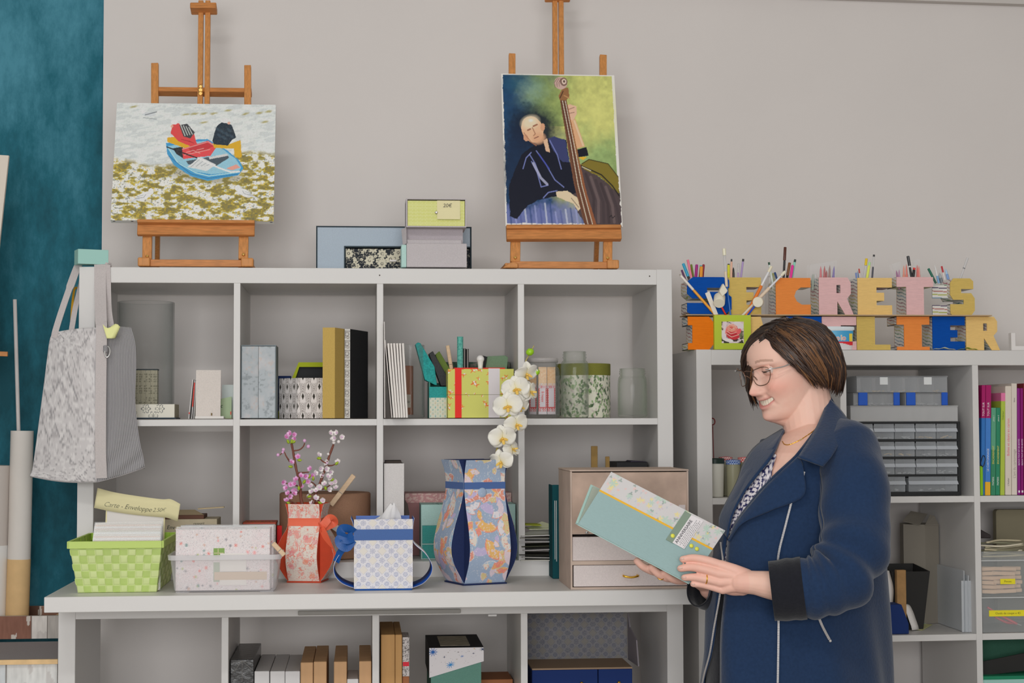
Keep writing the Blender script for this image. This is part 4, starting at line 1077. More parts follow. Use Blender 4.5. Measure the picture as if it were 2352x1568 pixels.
def blob(face,A,B):
 img = fill(A.shape,(84,96,84));n = vnoise(A,B,0.008,7,2);img = mixc(img,(n>0.56)*0.8,(48,82,66));return mixc(img,(n<0.4)*0.7,(120,110,102))
single('patterned_box','dark green mottled box at the back of the third compartment','box',MB().cbox(x0,x1,Y,Y+0.1,z0,z1,blob,0.002,coarse='blrtd'),vcol())
leaning('green_book','sage green cloth book leaning behind the yellow bird box','book',[(1110,880),(1120,818),(1160,816),(1167,820),(1162,880)],0.125,0.03,cloth('sage_cloth',(106,132,106),0.6))
leaning('black_book','black book whose corner shows behind the sage green one','book',[(1104,880),(1108,816),(1166,832),(1168,880)],0.165,0.02,black)
# yellow bird box
def birds(face,A,B):
 img = fill(A.shape,(192,192,102))
 r_ = np.random.default_rng(5)
 for k in range(46):
  cx,cy = r_.uniform(0,0.17),r_.uniform(0,0.13);a_ = r_.uniform(0,6.28);s_ = r_.uniform(0.6,1.1)
  dx,dy = A-cx,B-cy;u = dx*math.cos(a_)+dy*math.sin(a_);v = -dx*math.sin(a_)+dy*math.cos(a_)
  img = mixc(img,((u/(0.0075*s_))**2+(v/(0.0011*s_))**2<1),(224,96,44))
  img = mixc(img,(((u-.001)/(0.0012*s_))**2+((v-.003)/(0.005*s_))**2<1),(222,110,50))
  img = mixc(img,(((u+.002)/(0.003*s_))**2+((v+.002)/(0.0018*s_))**2<1)*0.85,(220,216,206))
 return img
Y = 0.012
x0,x1,z0,z1 = pbox(1029,1180,847,Y,Z1)
red = mat('red_band',(222,40,28),0.6);zm = Z_(906,Y,1100)
t = thing('bird_print_box','yellow box with red birds, a red band and a white band, white orchid in front','box',((x0+x1)/2,Y+0.06,z0))
MB().cbox(x0,x1,Y,Y+0.12,z0,zm-0.0005,birds,0.0010,coarse='btd').build('lower_half',vcol(),t)
MB().cbox(x0+0.001,x1-0.001,Y+0.001,Y+0.119,zm-0.0005,zm+0.0005,lambda f,A,B:fill(A.shape,(110,104,50)),0.05).build('seam',vcol(),t)
MB().cbox(x0,x1,Y,Y+0.12,zm+0.0005,z1,lambda f,A,B:birds(f,A,B+0.064),0.0010,coarse='btd').build('lid',vcol(),t)
for(p,q,c,nm)in((1045,1060,red,'red_band'),(1122,1148,mat('white_band',(200,194,196),0.7),'white_band')):
 xa,xb = X_(p,Y,900),X_(q,Y,900)
 MB().box(xa,xb,Y-0.0014,Y-0.0002,z0,zm-0.0004).box(xa,xb,Y-0.0014,Y-0.0002,zm+0.0004,z1+0.0012).box(xa,xb,Y-0.0002,Y+0.118,z1+0.0002,z1+0.0014).build(nm,c,t)
MB().box(x0+0.018,X_(1164,Y,900),Y+0.05,Y+0.1195,z1+0.0014,z1+0.0048).build('red_edge',red,t)
xk = X_(1102,Y+0.06,830);rk = X_(1111,Y+0.06,830)-xk;zk1 = Z_(816,Y+0.06,1102)
MB().lathe([(rk*0.62,z1+0.0014),(rk*0.6,z1+0.006),(rk*0.75,zk1-rk*1.75)]+[(rk*math.cos(a_),zk1-rk+rk*math.sin(a_))for a_ in np.linspace(-0.65,math.pi/2,10)],24,(xk,Y+0.04,0)).build('knob',mat('white_porcelain',(214,210,208),0.25,spec=0.5),t,smooth=True)
# --- cell 4
def jar_profile(r,h,neck,nh,th=0.0028,shoulder=0.018):
 o =[(r-0.006,0.0),(r-0.001,0.002),(r,0.006),(r,h-nh-shoulder)]
 for a_ in np.linspace(0,math.pi/2,6)[1:]:o.append((neck+0.001+(r-neck-0.001)*math.cos(a_),h-nh-shoulder+shoulder*math.sin(a_)))
 o +=[(neck,h-nh+0.002),(neck+0.0022,h-nh*0.62),(neck,h-nh*0.5),(neck+0.0022,h-nh*0.36),(neck,h-nh*0.25),(neck+0.001,h-0.001),(neck-0.001,h),(neck-th,h-0.001),(neck-th,h-nh)]
 for a_ in np.linspace(math.pi/2,0,6)[:-1]:o.append((neck-th+(r-neck)*math.cos(a_),h-nh-shoulder+(shoulder-th)*math.sin(a_)))
 o +=[(r-th,h-nh-shoulder),(r-th,0.007),(0,0.005)]
 return o
def jar(label,pxl,pxr,pyt,Y,neckf,nh,material,group=None,n=48,sh=0.018):
 cx =(X_(pxl,Y,900)+X_(pxr,Y,900))/2;r =(X_(pxr,Y,900)-X_(pxl,Y,900))/2;h = Z_(pyt,Y,(pxl+pxr)/2)-Z1-0.0005
 return MB().lathe(jar_profile(r,h,r*neckf,nh,shoulder=sh),n,(cx,Y,Z1+0.0005)),cx,r,h
g_ = 'glass jars on the upper row'
m,cx,r,h = jar('',1207,1286,824,0.10,0.86,0.022,glass)
t = thing('glass_jar','lidded glass jar of wrapped sweets behind the white orchid','jar',(cx,0.10,Z1+0.0005),group=g_)
m.build('glass',glass,t,smooth=True)
MB().lathe([(r*0.88,h-0.010),(r*0.9,h-0.004),(r*0.9,h+0.0005),(0,h+0.002)],40,(cx,0.10,Z1+0.0012)).build('lid',clear('clear_lid',(206,200,198),0.4,0.2),t,smooth=True)
def bear(face,A,B):
 z = B/0.115
 img = fill(A.shape,(206,166,122));img = mixc(img,(vnoise(A,B,0.005,6,2)>.5)*0.6,(220,184,146))
 zz = z+0.03*np.sign(np.sin(A*1500));img = mixc(img,zz<0.66,(196,190,196));img = mixc(img,(zz<0.6),(190,44,50))
 dots = np.hypot((A%0.006)-0.003,(B%0.006)-0.003)<0.0011;img = mixc(img,dots&(zz<0.6),(222,208,204))
 img = mixc(img,(z>0.16)&(z<0.58)&(np.abs(A-0.0105)<0.007),(200,192,198));img = mixc(img,(zz<0.09),(200,192,196))
 return img
sw =[(-0.025,-0.012,0.5,'left'),(-0.003,-0.022,0.0,'middle'),(0.020,-0.016,-0.3,'right')]
for dx,dy,rz,w in sw:
 hh = h*0.80
 M_ = TR((cx+dx-0.010,0.10+dy,Z1+0.009),rz=rz)
 o = MB().cbox(0,0.021,0,0.007,0,hh,lambda f,A,B:bear(f,A,B),0.0009,M=M_,coarse='blrtd').build('sweet_packet',vcol('sweet_wrapper',0.35,0.5))
 tag(o,'red spotted sweet packet standing at the %s inside the lidded glass jar'%w,'sweet packet','sweet packets in the lidded jar')
 if w!='right':
  lettering('B happy' if w=='middle' else 'ful',0.0085,M_@TR((0.0105,-0.0007,hh*0.37),ry=math.pi/2),mat('red_ink',(190,60,60),0.6),o)
m,cx,r,h = jar('',1288,1352,807,0.09,0.80,0.024,glass_g)
single('glass_jar','tall empty glass jar with screw neck, in front of the leaf print tin','jar',m,glass_g,g_,smooth=True)
m,cx,r,h = jar('',1419,1486,846,0.10,0.84,0.020,glass_g,sh=0.03)
single('glass_jar','small empty glass jar alone near the right end of the upper row','jar',m,glass_g,g_,smooth=True)
Y = 0.20
def leaves(A,B):
 img = fill(A.shape,(206,204,188));r_ = np.random.default_rng(8);L = A.max();H = B.max()
 for k in range(900):
  cx_,cy_ = r_.uniform(0,L),r_.uniform(0,H);a_ = r_.uniform(-0.8,0.8)+math.pi/2;s_ = r_.uniform(.8,1.5)
  dx,dy = A-cx_,B-cy_;u = dx*math.cos(a_)+dy*math.sin(a_);v = -dx*math.sin(a_)+dy*math.cos(a_)
  img = mixc(img,((u/(0.0042*s_))**2+(v/(0.0021*s_))**2<1)*0.9,[(86,112,74),(58,84,54),(150,166,128),(190,178,172),(120,150,96)][k%5])
 return img
cx =(X_(1278,Y,900)+X_(1401,Y,900))/2;r =(X_(1401,Y,900)-X_(1278,Y,900))/2;zt = Z_(836,Y,1370);zg = Z_(860,Y,1370)
t = thing('leaf_print_tin','round box with green leaf print and olive green top band, behind the tall jar','box',(cx,Y,Z1+0.0004))
A,B = np.meshgrid(np.linspace(0,2*math.pi,220),np.linspace(0,zg-Z1-0.0004,90),indexing='ij')
MB().grid(np.stack([cx+r*np.cos(A),Y+r*np.sin(A),Z1+0.0004+B],-1),0,leaves(A*r,B)).build('body',vcol(),t,smooth=True)
smooth_angle(MB().lathe([(r-0.002,zg-0.01),(r+0.001,zg),(r+0.001,zt),(r-0.002,zt),(r-0.002,zg-0.005)],64,(cx,Y,0)).build('top_band',cloth('olive_cloth',(116,116,52),0.5),t))
MB().lathe([(0,0),(r-0.001,0),(r-0.001,0.002)],40,(cx,Y,Z1+0.0004)).build('bottom',dk,t)
# ---- lower row of the upper shelf
Y = 0.12
x0,x1,z0,z1 = pbox(362,500,1192,Y,Z0)
t = thing('keepsake_box','beige lettered box with brown lid band, behind the lime basket','box',((x0+x1)/2,Y+0.06,z0))
MB().box(x0,x1,Y,Y+0.12,z0,z1).build('body',mat('beige_board',(178,166,142),0.75,noise=0.05,nscale=60),t,bevel=0.001)
xb = X_(468,Y,1190)
MB().box(x0,xb,Y+0.004,Y+0.1,z1+0.0002,z1+0.010).build('lid_band',mat('brown_board',(92,62,50),0.7),t,bevel=0.001)
MB().add([(x0,Y+0.01,z1+0.0102),(xb,Y+0.01,z1+0.0102),(xb-0.03,Y+0.08,z1+0.020),(x0,Y+0.08,z1+0.020)],[[0,1,2,3]]).build('open_flap',mat('tan_card',(176,158,126),0.75),t)
lettering('Env',0.014,TR((X_(392,Y,1210),Y-0.0003,Z_(1211,Y,392)),ry=0.03),mat('dark_ink',(60,66,60),0.7),t,shear=0.2)
lettering('rapport',0.009,TR((X_(456,Y,1200),Y-0.0003,Z_(1202,Y,456)),ry=-0.05),mat('dark_ink',(60,66,60),0.7),t,shear=0.3)
q = at(396,1230,Y);MB().lathe([(0.004,-0.002),(0.0045,0.003),(0,0.004)],12,M=TR(q,rx=math.pi/2)).build('knob',black,t)
o = MB().bar(at(455,1190,0.16),at(515,1186,0.16),0.016,0.003).build('tag_card',mat('tan_card',(176,158,126),0.75));o.location.z = z1+0.0225
tag(o,'small tan card lying on the beige lettered box behind the clear tub','card')
# cell 2: round brown box
Y = 0.172
cx =(X_(642,Y,1200)+X_(851,Y,1200))/2;r =(X_(851,Y,1200)-X_(642,Y,1200))/2;zt = Z_(1134,Y-r*0.9,760)
brown_l = mat('brown_linen',(146,112,90),0.85,spec=0.15,noise=0.12,nscale=340,bump=0.4,stretch=(1,1,3))
t = thing('round_box','round brown linen box with a small door, behind the red vase','box',(cx,Y,Z0+0.0004))
smooth_angle(MB().lathe([(r-0.003,0.0004),(r,0.003),(r,zt-Z0-0.003),(r-0.003,zt-Z0),(0,zt-Z0)],80,(cx,Y,Z0)).build('body',brown_l,t))
ang = np.linspace(-math.pi/2-0.52,-math.pi/2+0.28,20);zz =[Z0+0.008,zt-0.011]
dr = MB().sheet(np.stack([np.stack([cx+(r+0.0024)*np.cos(ang),Y+(r+0.0024)*np.sin(ang),np.full(20,z)],-1)for z in zz],1),0.0022).build('door',brown_l,t)
clothespin('wooden clothespin clipped at a slant to the door of the round brown box',(760,1160),(813,1091),Y-r-0.012,0.0125,0.012)
wt = MB().box(-0.011,0.011,0,0.0006,-0.008,0.008).build('paper_tag',white_card);q = at(765,1216,Y-r-0.012);wt.location =(q[0],q[1],q[2]);wt.rotation_euler =(0.1,0.6,0);ORG[wt.name] =(0,0,0)
wt.parent = dr;wt.location = Vector(q)-Vector((cx,Y,Z0+0.0004))
Y = 0.10
x0,x1,z0,z1 = pbox(560,634,1201,Y,Z0)
t = thing('gift_box','box with a red brown lid trimmed in gold, behind the clear tub','box',((x0+x1)/2,Y+0.05,z0))
MB().cbox(x0,x1,Y,Y+0.10,z0,z1-0.004,lambda f,A,B:mixc(fill(A.shape,(196,194,190)),(vnoise(A,B,0.003,4,2)>.6)*.6,(120,124,124)),0.0016,coarse='blrtd').build('body',vcol(),t)
MB().box(x0-0.001,x1+0.001,Y-0.002,Y+0.102,z1-0.004,z1+0.002).build('lid',mat('red_brown_lid',(166,74,56),0.6),t,bevel=0.0008)
m = MB();[m.lathe([(0.0,0),(0.003,0.001),(0,0.0022)],8,(x0+0.006+k*0.009,Y+0.01+0.004*(k%2),z1+0.0018))for k in range(8)];m.build('gold_trim',mat('gold_trim',(196,150,70),0.4,0.6),t)
Y = 0.13
x0,x1,z0,z1 = pbox(637,655,1207,Y,Z0)
single('red_box','bright red box edge showing between the gold trimmed lid and the red vase','box',MB().box(x0,x1,Y,Y+0.03,z0,z1),mat('bright_red',(212,34,36),0.6),bevel=0.001)
# cell 3
Y = 0.02
x0,x1,z0,z1 = pbox(882,928,1064,Y,Z0)
t = thing('slip_box','tall white linen box with dark open top, behind the tissue box','box',((x0+x1)/2,Y+0.06,z0))
wl = cloth('white_linen',(198,194,192),0.3)
MB().box(x0,x1,Y,Y+0.003,z0,z1).box(x0,x0+0.003,Y+0.003,Y+0.14,z0,z1).box(x1-0.003,x1,Y+0.003,Y+0.14,z0,z1).box(x0+0.003,x1-0.003,Y+0.137,Y+0.14,z0,z1).build('sleeve',wl,t)
MB().box(x0+0.004,x1-0.006,Y+0.02,Y+0.135,z0,z1+0.006).build('dark_insert',mat('dark_brown',(62,54,50),0.8),t)
Y = 0.03
x0,x1,z0,z1 = pbox(929.5,940,1150,Y,Z0)
t = single('dark_book','dark brown book with rounded corner squeezed beside the tall white linen box','book',MB().prism([(x0,z0),(x1,z0),(x1,z1-0.03),(x1-0.004,z1-0.008),(x0+0.002,z1),(x0,z1)],Y,Y+0.12),mat('dark_brown',(62,54,50),0.8))
Y = 0.185
x0,x1,z0,z1 = pbox(932,1172,1132,Y,Z0)
def pinkfl(face,A,B):
 img = fill(A.shape,(176,130,130));n = vnoise(A,B,0.0035,3,2);return mixc(img,(n>0.57)*0.8,(196,172,164))
t = thing('pink_floral_box','pink floral box lying behind the mint chest of drawers','box',((x0+x1)/2,Y+0.06,z0))
MB().cbox(x0,x1,Y,Y+0.13,z0,z1-0.024,lambda f,A,B:fill(A.shape,(150,108,108)),0.05).build('body',vcol(),t)
MB().cbox(x0-0.002,x1+0.002,Y-0.002,Y+0.132,z1-0.024,z1,pinkfl,0.0018,coarse='bld').build('lid',vcol(),t)
Y = 0.055
x0,x1,z0,z1 = pbox(967,1183,1158,Y,Z0)
mint = cloth('mint_linen',(160,190,184),0.3);tealf = mat('teal_felt',(62,142,136),0.85,noise=0.12,nscale=420)
t = thing('mint_chest','mint green chest with four teal drawers, half hidden by the tall blue vase','chest of drawers',((x0+x1)/2,Y+0.06,z0))
e = 0.0024;mid =(x0+x1)/2;zd1 = Z_(1206,Y,1000);zd0 = Z_(1249,Y,1000)
MB().box(x0,x1,Y+0.003,Y+0.13,z0,z1).box(x0,x1,Y,Y+0.003,zd1,z1).box(x0,x0+e,Y,Y+0.003,z0,zd1).box(x1-e,x1,Y,Y+0.003,z0,zd1).box(mid-0.002,mid+0.002,Y,Y+0.003,z0,zd1).box(x0+e,mid-0.002,Y,Y+0.003,zd0-0.0012,zd0+0.0012).box(mid+0.002,x1-e,Y,Y+0.003,zd0-0.0012,zd0+0.0012).box(x0+e,x1-e,Y,Y+0.003,z0,z0+0.002).build('carcass',mint,t)
for xa,xb in((x0+e+0.0008,mid-0.0028),(mid+0.0028,x1-e-0.0008)):
 for za,zb in((z0+0.0024,zd0-0.0018),(zd0+0.0018,zd1-0.0006)):
  d_ = MB().box(xa,xb,Y-0.0006,Y+0.0028,za,zb).build('drawer',tealf,t,bevel=0.0004)
  MB().lathe([(0.002,0),(0.003,0.004),(0,0.005)],12,M=TR(((xa+xb)/2,Y-0.0008,(za+zb)/2),rx=math.pi/2)).build('knob',brass,d_)
m = MB();r_ = np.random.default_rng(4)
for k in range(26):
 a_ = r_.uniform(0,6.28);c_ = np.array([x0+0.03+r_.uniform(0,0.05),Y+r_.uniform(0.01,0.05),z1+0.0004]);m.bar(c_,c_+0.005*np.array([math.cos(a_),math.sin(a_),0]),0.0016,0.0004)
m.build('printed_sprigs',mat('sprig_green',(70,110,104),0.7),t)
# cell 4: envelopes
r_ = np.random.default_rng(6);zc_ = Z0+0.0006
env =[('yellow green card lowest in the pile of envelopes',(212,210,202)),('grey white envelope near the bottom of the pile',(190,188,184)),('dark striped card in the pile of envelopes',(62,60,52)),('white envelope with a red print in the pile',(196,192,192)),('dark green backed envelope in the middle of the pile',(70,72,56)),('white envelope with its flap up, middle of the pile',(202,200,200)),('grey envelope under the pale green one in the pile',(150,146,138)),('white pointed envelope just under the pale green one',(206,204,202)),('pale green and pink envelope on the pile',(196,200,168)),('bright lime card topmost of the envelope pile',(158,166,40))]
zs_ =[1282,1276,1270,1258,1250,1240,1232,1226,1212,1203]
for k,(lb,c)in enumerate(env):
 zt_ = Z_(zs_[k],0.06,1235);th = 0.0016
 w = 0.10 if k<8 else(0.085 if k==8 else 0.04)
 tl = r_.uniform(-0.03,0.03);rz_ = r_.uniform(-0.12,0.12)
 o = MB().box(-w/2,w/2,0,0.11 if k<8 else 0.08,0,th).build('envelope',mat('envelope_%d'%k,c,0.75),bevel=0.0004)
 xx = X_(1236,0.06,1240)+r_.uniform(-0.003,0.004)+(0.012 if k==8 else(-0.02 if k==9 else 0))
 o.location =(xx,0.035+r_.uniform(0,0.006),zt_);o.rotation_euler =(0.0,tl,rz_*0.4);ORG[o.name] =(0,0,0)
 tag(o,lb+', left of the dark green binder' if len(lb.split())<9 else lb,'envelope','pile of envelopes')
 if k in(5,7,8):
  MB().add([(-w/2,-0.0006,th),(w/2,-0.0006,th),(0.0,0.03,0.014 if k!=8 else 0.016)],[[0,1,2]]).build('flap',mat('envelope_flap_%d'%k,tuple(int(q*0.95)for q in c),0.75),o)
 if k==3:MB().box(-0.01,0.03,-0.0007,-0.0001,0.0002,th).build('red_print',mat('dull_red',(170,70,76),0.7),o)
 # shims under the loosely stacked pile so that it stays level
 # dark binder and the drawer cabinet on the table
pb = on_z(1279,1329,ZT);Yb2 = float(pb[1]);
x0 = X_(1269,Yb2,1200);x1 = X_(1292,Yb2,1200);z1 = Z_(1113,Yb2,1280)
petrol = cloth('petrol_cloth',(20,68,74),0.3)
t = thing('binder','narrow dark petrol green binder standing on the table beside the beige cabinet','binder',((x0+x1)/2,Yb2+0.1,ZT))
MB().box(x0,x1,Yb2,Yb2+0.004,ZT+0.0004,z1).box(x0,x0+0.003,Yb2+0.0041,Yb2-Yb2-0.002,ZT+0.0004,z1-0.001).build('cover',petrol,t,bevel=0.001)
MB().box(x0+0.0035,x1,Yb2+0.0042,-0.002,ZT+0.002,z1-0.003).build('pages',mat('grey_pages',(150,146,138),0.8),t)
MB().box(X_(1272,Yb2),X_(1273.2,Yb2),Yb2-0.0005,Yb2+0.0005,Z_(1285,Yb2),Z_(1150,Yb2)).build('pale_stripe',white_card,t);MB().box(X_(1275.5,Yb2),X_(1276.7,Yb2),Yb2-0.0005,Yb2+0.0005,Z_(1290,Yb2),Z_(1150,Yb2)).build('pale_stripe',white_card,t)
pc = on_z(1311,1354,ZT);Yc = float(pc[1]);xc0 = float(pc[0]);xc1 = X_(1582,Yc,1200)
bk = on_z(1290,1333,ZT);Yk = min(float(bk[1]),-0.006)
rose = mat('rose_linen',(172,154,142),0.85,spec=0.15,noise=0.10,nscale=14,bump=0.2);rose_d = mat('rose_linen_worn',(170,148,134),0.85,spec=0.15,noise=0.2,nscale=16);pale = cloth('pale_rose_cloth',(194,184,182),0.3)
zt = Z_(1083,Yc,1311)
t = thing('drawer_cabinet','beige rose cloth covered desk cabinet with drop front and pale drawers on the table','cabinet',((xc0+xc1)/2,(Yc+Yk)/2,ZT))
e = 0.004;zA = Z_(1226,Yc,1400);zB1 = Z_(1231,Yc,1400);zB0 = Z_(1288,Yc,1400);zC1 = Z_(1294,Yc,1400);zC0 = Z_(1347,Yc,1400)
MB().box(xc0,xc0+e,Yc,Yk,ZT+0.0004,zt).box(xc1-e,xc1,Yc,Yk,ZT+0.0004,zt).box(xc0+e,xc1-e,Yc,Yk,ZT+0.0004,zC0-0.0006).box(xc0+e,xc1-e,Yc,Yk,zB0+0.0004,zC1+0.0022-0.0046).box(xc0+e,xc1-e,Yc+0.001,Yk,zA,zA+0.002).box(xc0+e,xc1-e,Yk-0.004,Yk,zC0,zt).build('carcass',rose,t)
MB().box(xc0-0.001,xc1+0.001,Yc-0.001,Yk,zt+0.0004,zt+0.004).build('top',rose,t,bevel=0.001)
MB().box(xc0+e,xc1-e,Yc+0.0006,Yc+0.004,zA+0.0022,zt-0.002).build('drop_front',rose_d,t,bevel=0.0006)
xs = X_(1557,Yc,1180)
for nm,za,zb,rec,xa in(('drawer',zB0,zB1-0.001,0.004,xc0+e+0.001),('drawer',zC0,zC1-0.003,0.001,xc0+e+0.003)):
 d_ = MB().box(xa,xc1-e-0.001,Yc+rec,Yk-0.006,za+0.0008,zb-0.0006).build(nm,pale,t,bevel=0.0008)
 if rec==0.001:
  q = at(1448,1321,Yc)
  MB().tube(spline([(q[0]-0.016,Yc+0.001,q[2]),(q[0]-0.0155,Yc-0.009,q[2]-0.001),(q[0],Yc-0.011,q[2]-0.0035),(q[0]+0.0155,Yc-0.009,q[2]-0.001),(q[0]+0.016,Yc+0.001,q[2])],24),0.0024,10).build('handle',mat('gold',(212,166,66),0.25,1.0),d_,smooth=True)
 else:pass
MB().box(X_(1556,Yc),xc1-e-0.004,Yc-0.0004,Yc+0.0006,Z_(1196,Yc),Z_(1162,Yc)).build('label_window',pale,t)
q = at(1347,1222,Yc)
MB().lathe([(0.0016,0.0),(0.0018,0.004),(0.004,0.006),(0.0038,0.009),(0,0.010)],14,M=TR((q[0],Yc+0.0006,q[2]),rx=math.pi/2)).build('knob',mat('polished_steel',(214,212,210),0.18,1.0),t,smooth=True)
# things standing in the fourth compartment behind the cabinet
Y = 0.16
for a,b,lb in(((1365,1290),(1365,1024),'broad tan wooden slat standing behind the beige cabinet'),((1399,1290),(1395,1048),'narrow tan wooden slat behind the beige cabinet')):
 A_,B_ = at(*a,Y),at(*b,Y);w = 0.017 if '1024' in str(b)else 0.011
 single('wood_strip',lb,'slat',MB().bar((A_[0],Y,Z0+0.0005),(B_[0],Y,B_[2]),w,0.005,up=(0,1,0)),mat('tan_slat',(150,120,70),0.7,noise=0.1),bevel=0.001)
x0,x1,z0,z1 = pbox(1415,1486,1061,0.12,Z0)
t = thing('black_box','flat topped black box whose top shows behind the beige cabinet','box',((x0+x1)/2,0.18,z0))
MB().box(x0,x1,0.12,0.26,z0,z1).build('body',black,t,bevel=0.001)
MB().prism([(x0+0.035,z1+0.0004),(x1,z1+0.0004),(x1,z1+0.001),(x0+0.04,z1+0.004)],0.12,0.2).build('flap',mat('dark_violet',(48,42,56),0.7),t)
# ---- things on the table, left to right
# lime basket
pf0,pf1 = on_z(178,1362,ZT),on_z(356,1362,ZT);pbk = on_z(384,1329,ZT)
Yf = float(pf0[1]);zr = Z_(1243,Yf-0.008,260)
xl0,xr0 = float(pf0[0]),float(pf1[0]);dep = min(float(pbk[1])-Yf,-0.012-Yf)
xl1,xr1 = X_(158,Yf-0.008,1243),X_(372,Yf-0.008,1243)
lime_s = vcol('woven_strap',0.55,0.35)
t = thing('woven_basket','lime green woven strap basket full of cards at the left end of the table','basket',((xl0+xr0)/2,Yf+dep/2,ZT))
def basket_wall(b0,b1,t0,t1,ncol,nrow,out):
 nu,nv = ncol*8+1,nrow*7+1
 u,v = np.meshgrid(np.linspace(0,1,nu),np.linspace(0,1,nv),indexing='ij')
 B0,B1,T0,T1 =[np.array(q,float)for q in(b0,b1,t0,t1)]
 P =(B0*(1-u[...,None])+B1*u[...,None])*(1-v[...,None])+(T0*(1-u[...,None])+T1*u[...,None])*v[...,None]
 cu,cv = u*ncol,v*nrow;iu,iv = np.minimum(np.floor(cu),ncol-1),np.minimum(np.floor(cv),nrow-1)
 par =(iu+iv)%2
 fu,fv = cu-iu,cv-iv
 hgt = np.where(par==0,np.sin(math.pi*fv)**0.5*0.7+0.5,np.sin(math.pi*fu)**0.5*0.5)*0.0016
 hgt*=np.where((fu<0.02)|(fv<0.02),0.2,1)
 P = P+hgt[...,None]*np.array(out)
 col = np.where((par==0)[...,None],C(182,194,134),C(160,180,102))*(0.94+0.12*vnoise(u*3,v*3,0.3,4,2)[...,None])
 return P,col
wm = MB()
bk0,bk1 = Yf+0.004,Yf+dep-0.004
c4 =[(xl0,bk0,ZT+0.001),(xr0,bk0,ZT+0.001),(xr0,bk1,ZT+0.001),(xl0,bk1,ZT+0.001)]
k4 =[(xl1,Yf-0.008,zr),(xr1,Yf-0.008,zr),(xr1,bk1+0.010,zr),(xl1,bk1+0.010,zr)]
for i,(nc,out)in enumerate(((11,(0,-1,0)),(8,(1,0,0)),(11,(0,1,0)),(8,(-1,0,0)))):
 j =(i+1)%4
 P,col = basket_wall(c4[i],c4[j],k4[i],k4[j],nc,7,out)
 wm.sheet(P,0.0024,col=col,col2=C(150,184,66))
wm.build('weave',lime_s,t,smooth=False)
rim = MB()
for i in range(4):
 a,b = np.array(k4[i]),np.array(k4[(i+1)%4])
 n_ = np.array([[0,-1,0],[1,0,0],[0,1,0],[-1,0,0]][i],float)*0.002
 rim.bar(a+n_+np.array([0,0,-0.0075]),b+n_+np.array([0,0,-0.0075]),0.0045,0.0165)
rim.build('rim',mat('lime_strap',(172,192,106),0.55),t,bevel=0.001)
MB().box(xl0,xr0,bk0+0.002,bk1-0.002,ZT+0.0005,ZT+0.002).build('bottom',mat('lime_strap',(172,192,106),0.55),t)
# cards in the basket
cell = clear('cellophane',(214,214,214),0.12,0.1,0.7)
words =['first','second','third','fourth','fifth','sixth','seventh','eighth','ninth','tenth']
for k in range(10):
 yy = bk0+0.014+k*(bk1-bk0-0.036)/9.5
 py = 1240-k*4.4;pxl,pxr = 213+0.6*k,366+0.4*k
 hh = max(0.075,Z_(py,yy,290)-(ZT+0.003))
 xa,xb = X_(pxl,yy,1220),X_(pxr,yy,1220)
 M = TR((xa,yy,ZT+0.0035),rx=-0.10+0.008*k,rz=0.012*math.sin(k*2.1))
 cols =[(196,184,176),(206,204,202),(202,186,176),(200,196,190),(206,206,204),(190,186,176)][k%6]
 t2 = thing('greeting_card',words[k]+' wrapped card from the front of the lime basket','card',(xa,yy,ZT+0.0035),group='wrapped cards in the lime basket')
 ORG[t2.name] = tuple((xa,yy,ZT+0.0035))
 MB().box(0,xb-xa,0,0.0018,0,hh,M=M).build('card',mat('card_tint_%d'%(k%6),cols,0.7),t2)
 MB().sheet(xf(M,np.array([[[-0.002,-0.0008,0],[-0.002,-0.0008,hh+0.002]],[[xb-xa+0.003,-0.0010,0],[xb-xa+0.003,-0.0010,hh+0.002]]]).reshape(-1,3)).reshape(2,2,3),0.0002).build('sleeve',cell,t2)
ys = bk1-0.012
t = thing('price_sign','yellow handwritten price sign on a white card rising from the lime basket','sign',(X_(310,ys,1200),ys,ZT+0.004))
MB().prism([tuple(at(*p,ys)[[0,2]])for p in((243,1265),(246,1165),(376,1185),(374,1265))],ys,ys+0.0012).build('white_card',white_card,t)
MB().prism([tuple(at(*p,ys)[[0,2]])for p in((240,1265),(243.5,1163),(246,1163),(244,1265))],ys-0.001,ys+0.0014).build('card_border',mat('yellow_note',(208,200,158),0.8),t)
MB().prism([tuple(at(*p,ys)[[0,2]])for p in((374,1265),(376.5,1185),(379,1185),(377,1265))],ys-0.001,ys+0.0014).build('card_border',mat('yellow_note',(208,200,158),0.8),t)
top_ = spline([(224,1120),(262,1130),(310,1138),(370,1146),(392,1146),(414,1157)],30);bot_ = spline([(216,1166),(255,1174),(310,1182),(365,1187),(384,1189),(408,1197)],30)
P = np.zeros((30,4,3))
for i in range(30):
 for j in range(4):
  p = top_[i]*(j/3)+bot_[i]*(1-j/3);y_ = ys-0.004-0.010*abs((i/29)-0.5)**1.5*(1 if i<15 else 1.4)
  P[i,j] = at(p[0],p[1],y_)
bn = MB().sheet(P,0.0004).build('banner',mat('yellow_note',(208,200,158),0.8),t,smooth=True,label='yellow note strip')
for tx,px,py,sz,rot in(('Carte - Enveloppe',293,1164,0.0165,0.13),('2,50€',365,1171,0.0135,0.02)):
 q = at(px,py,ys-0.0062);lettering(tx,sz,TR(q,ry=rot),mat('dark_ink',(90,90,78),0.7),bn,shear=0.35,weight=-0.0003,space=0.95)
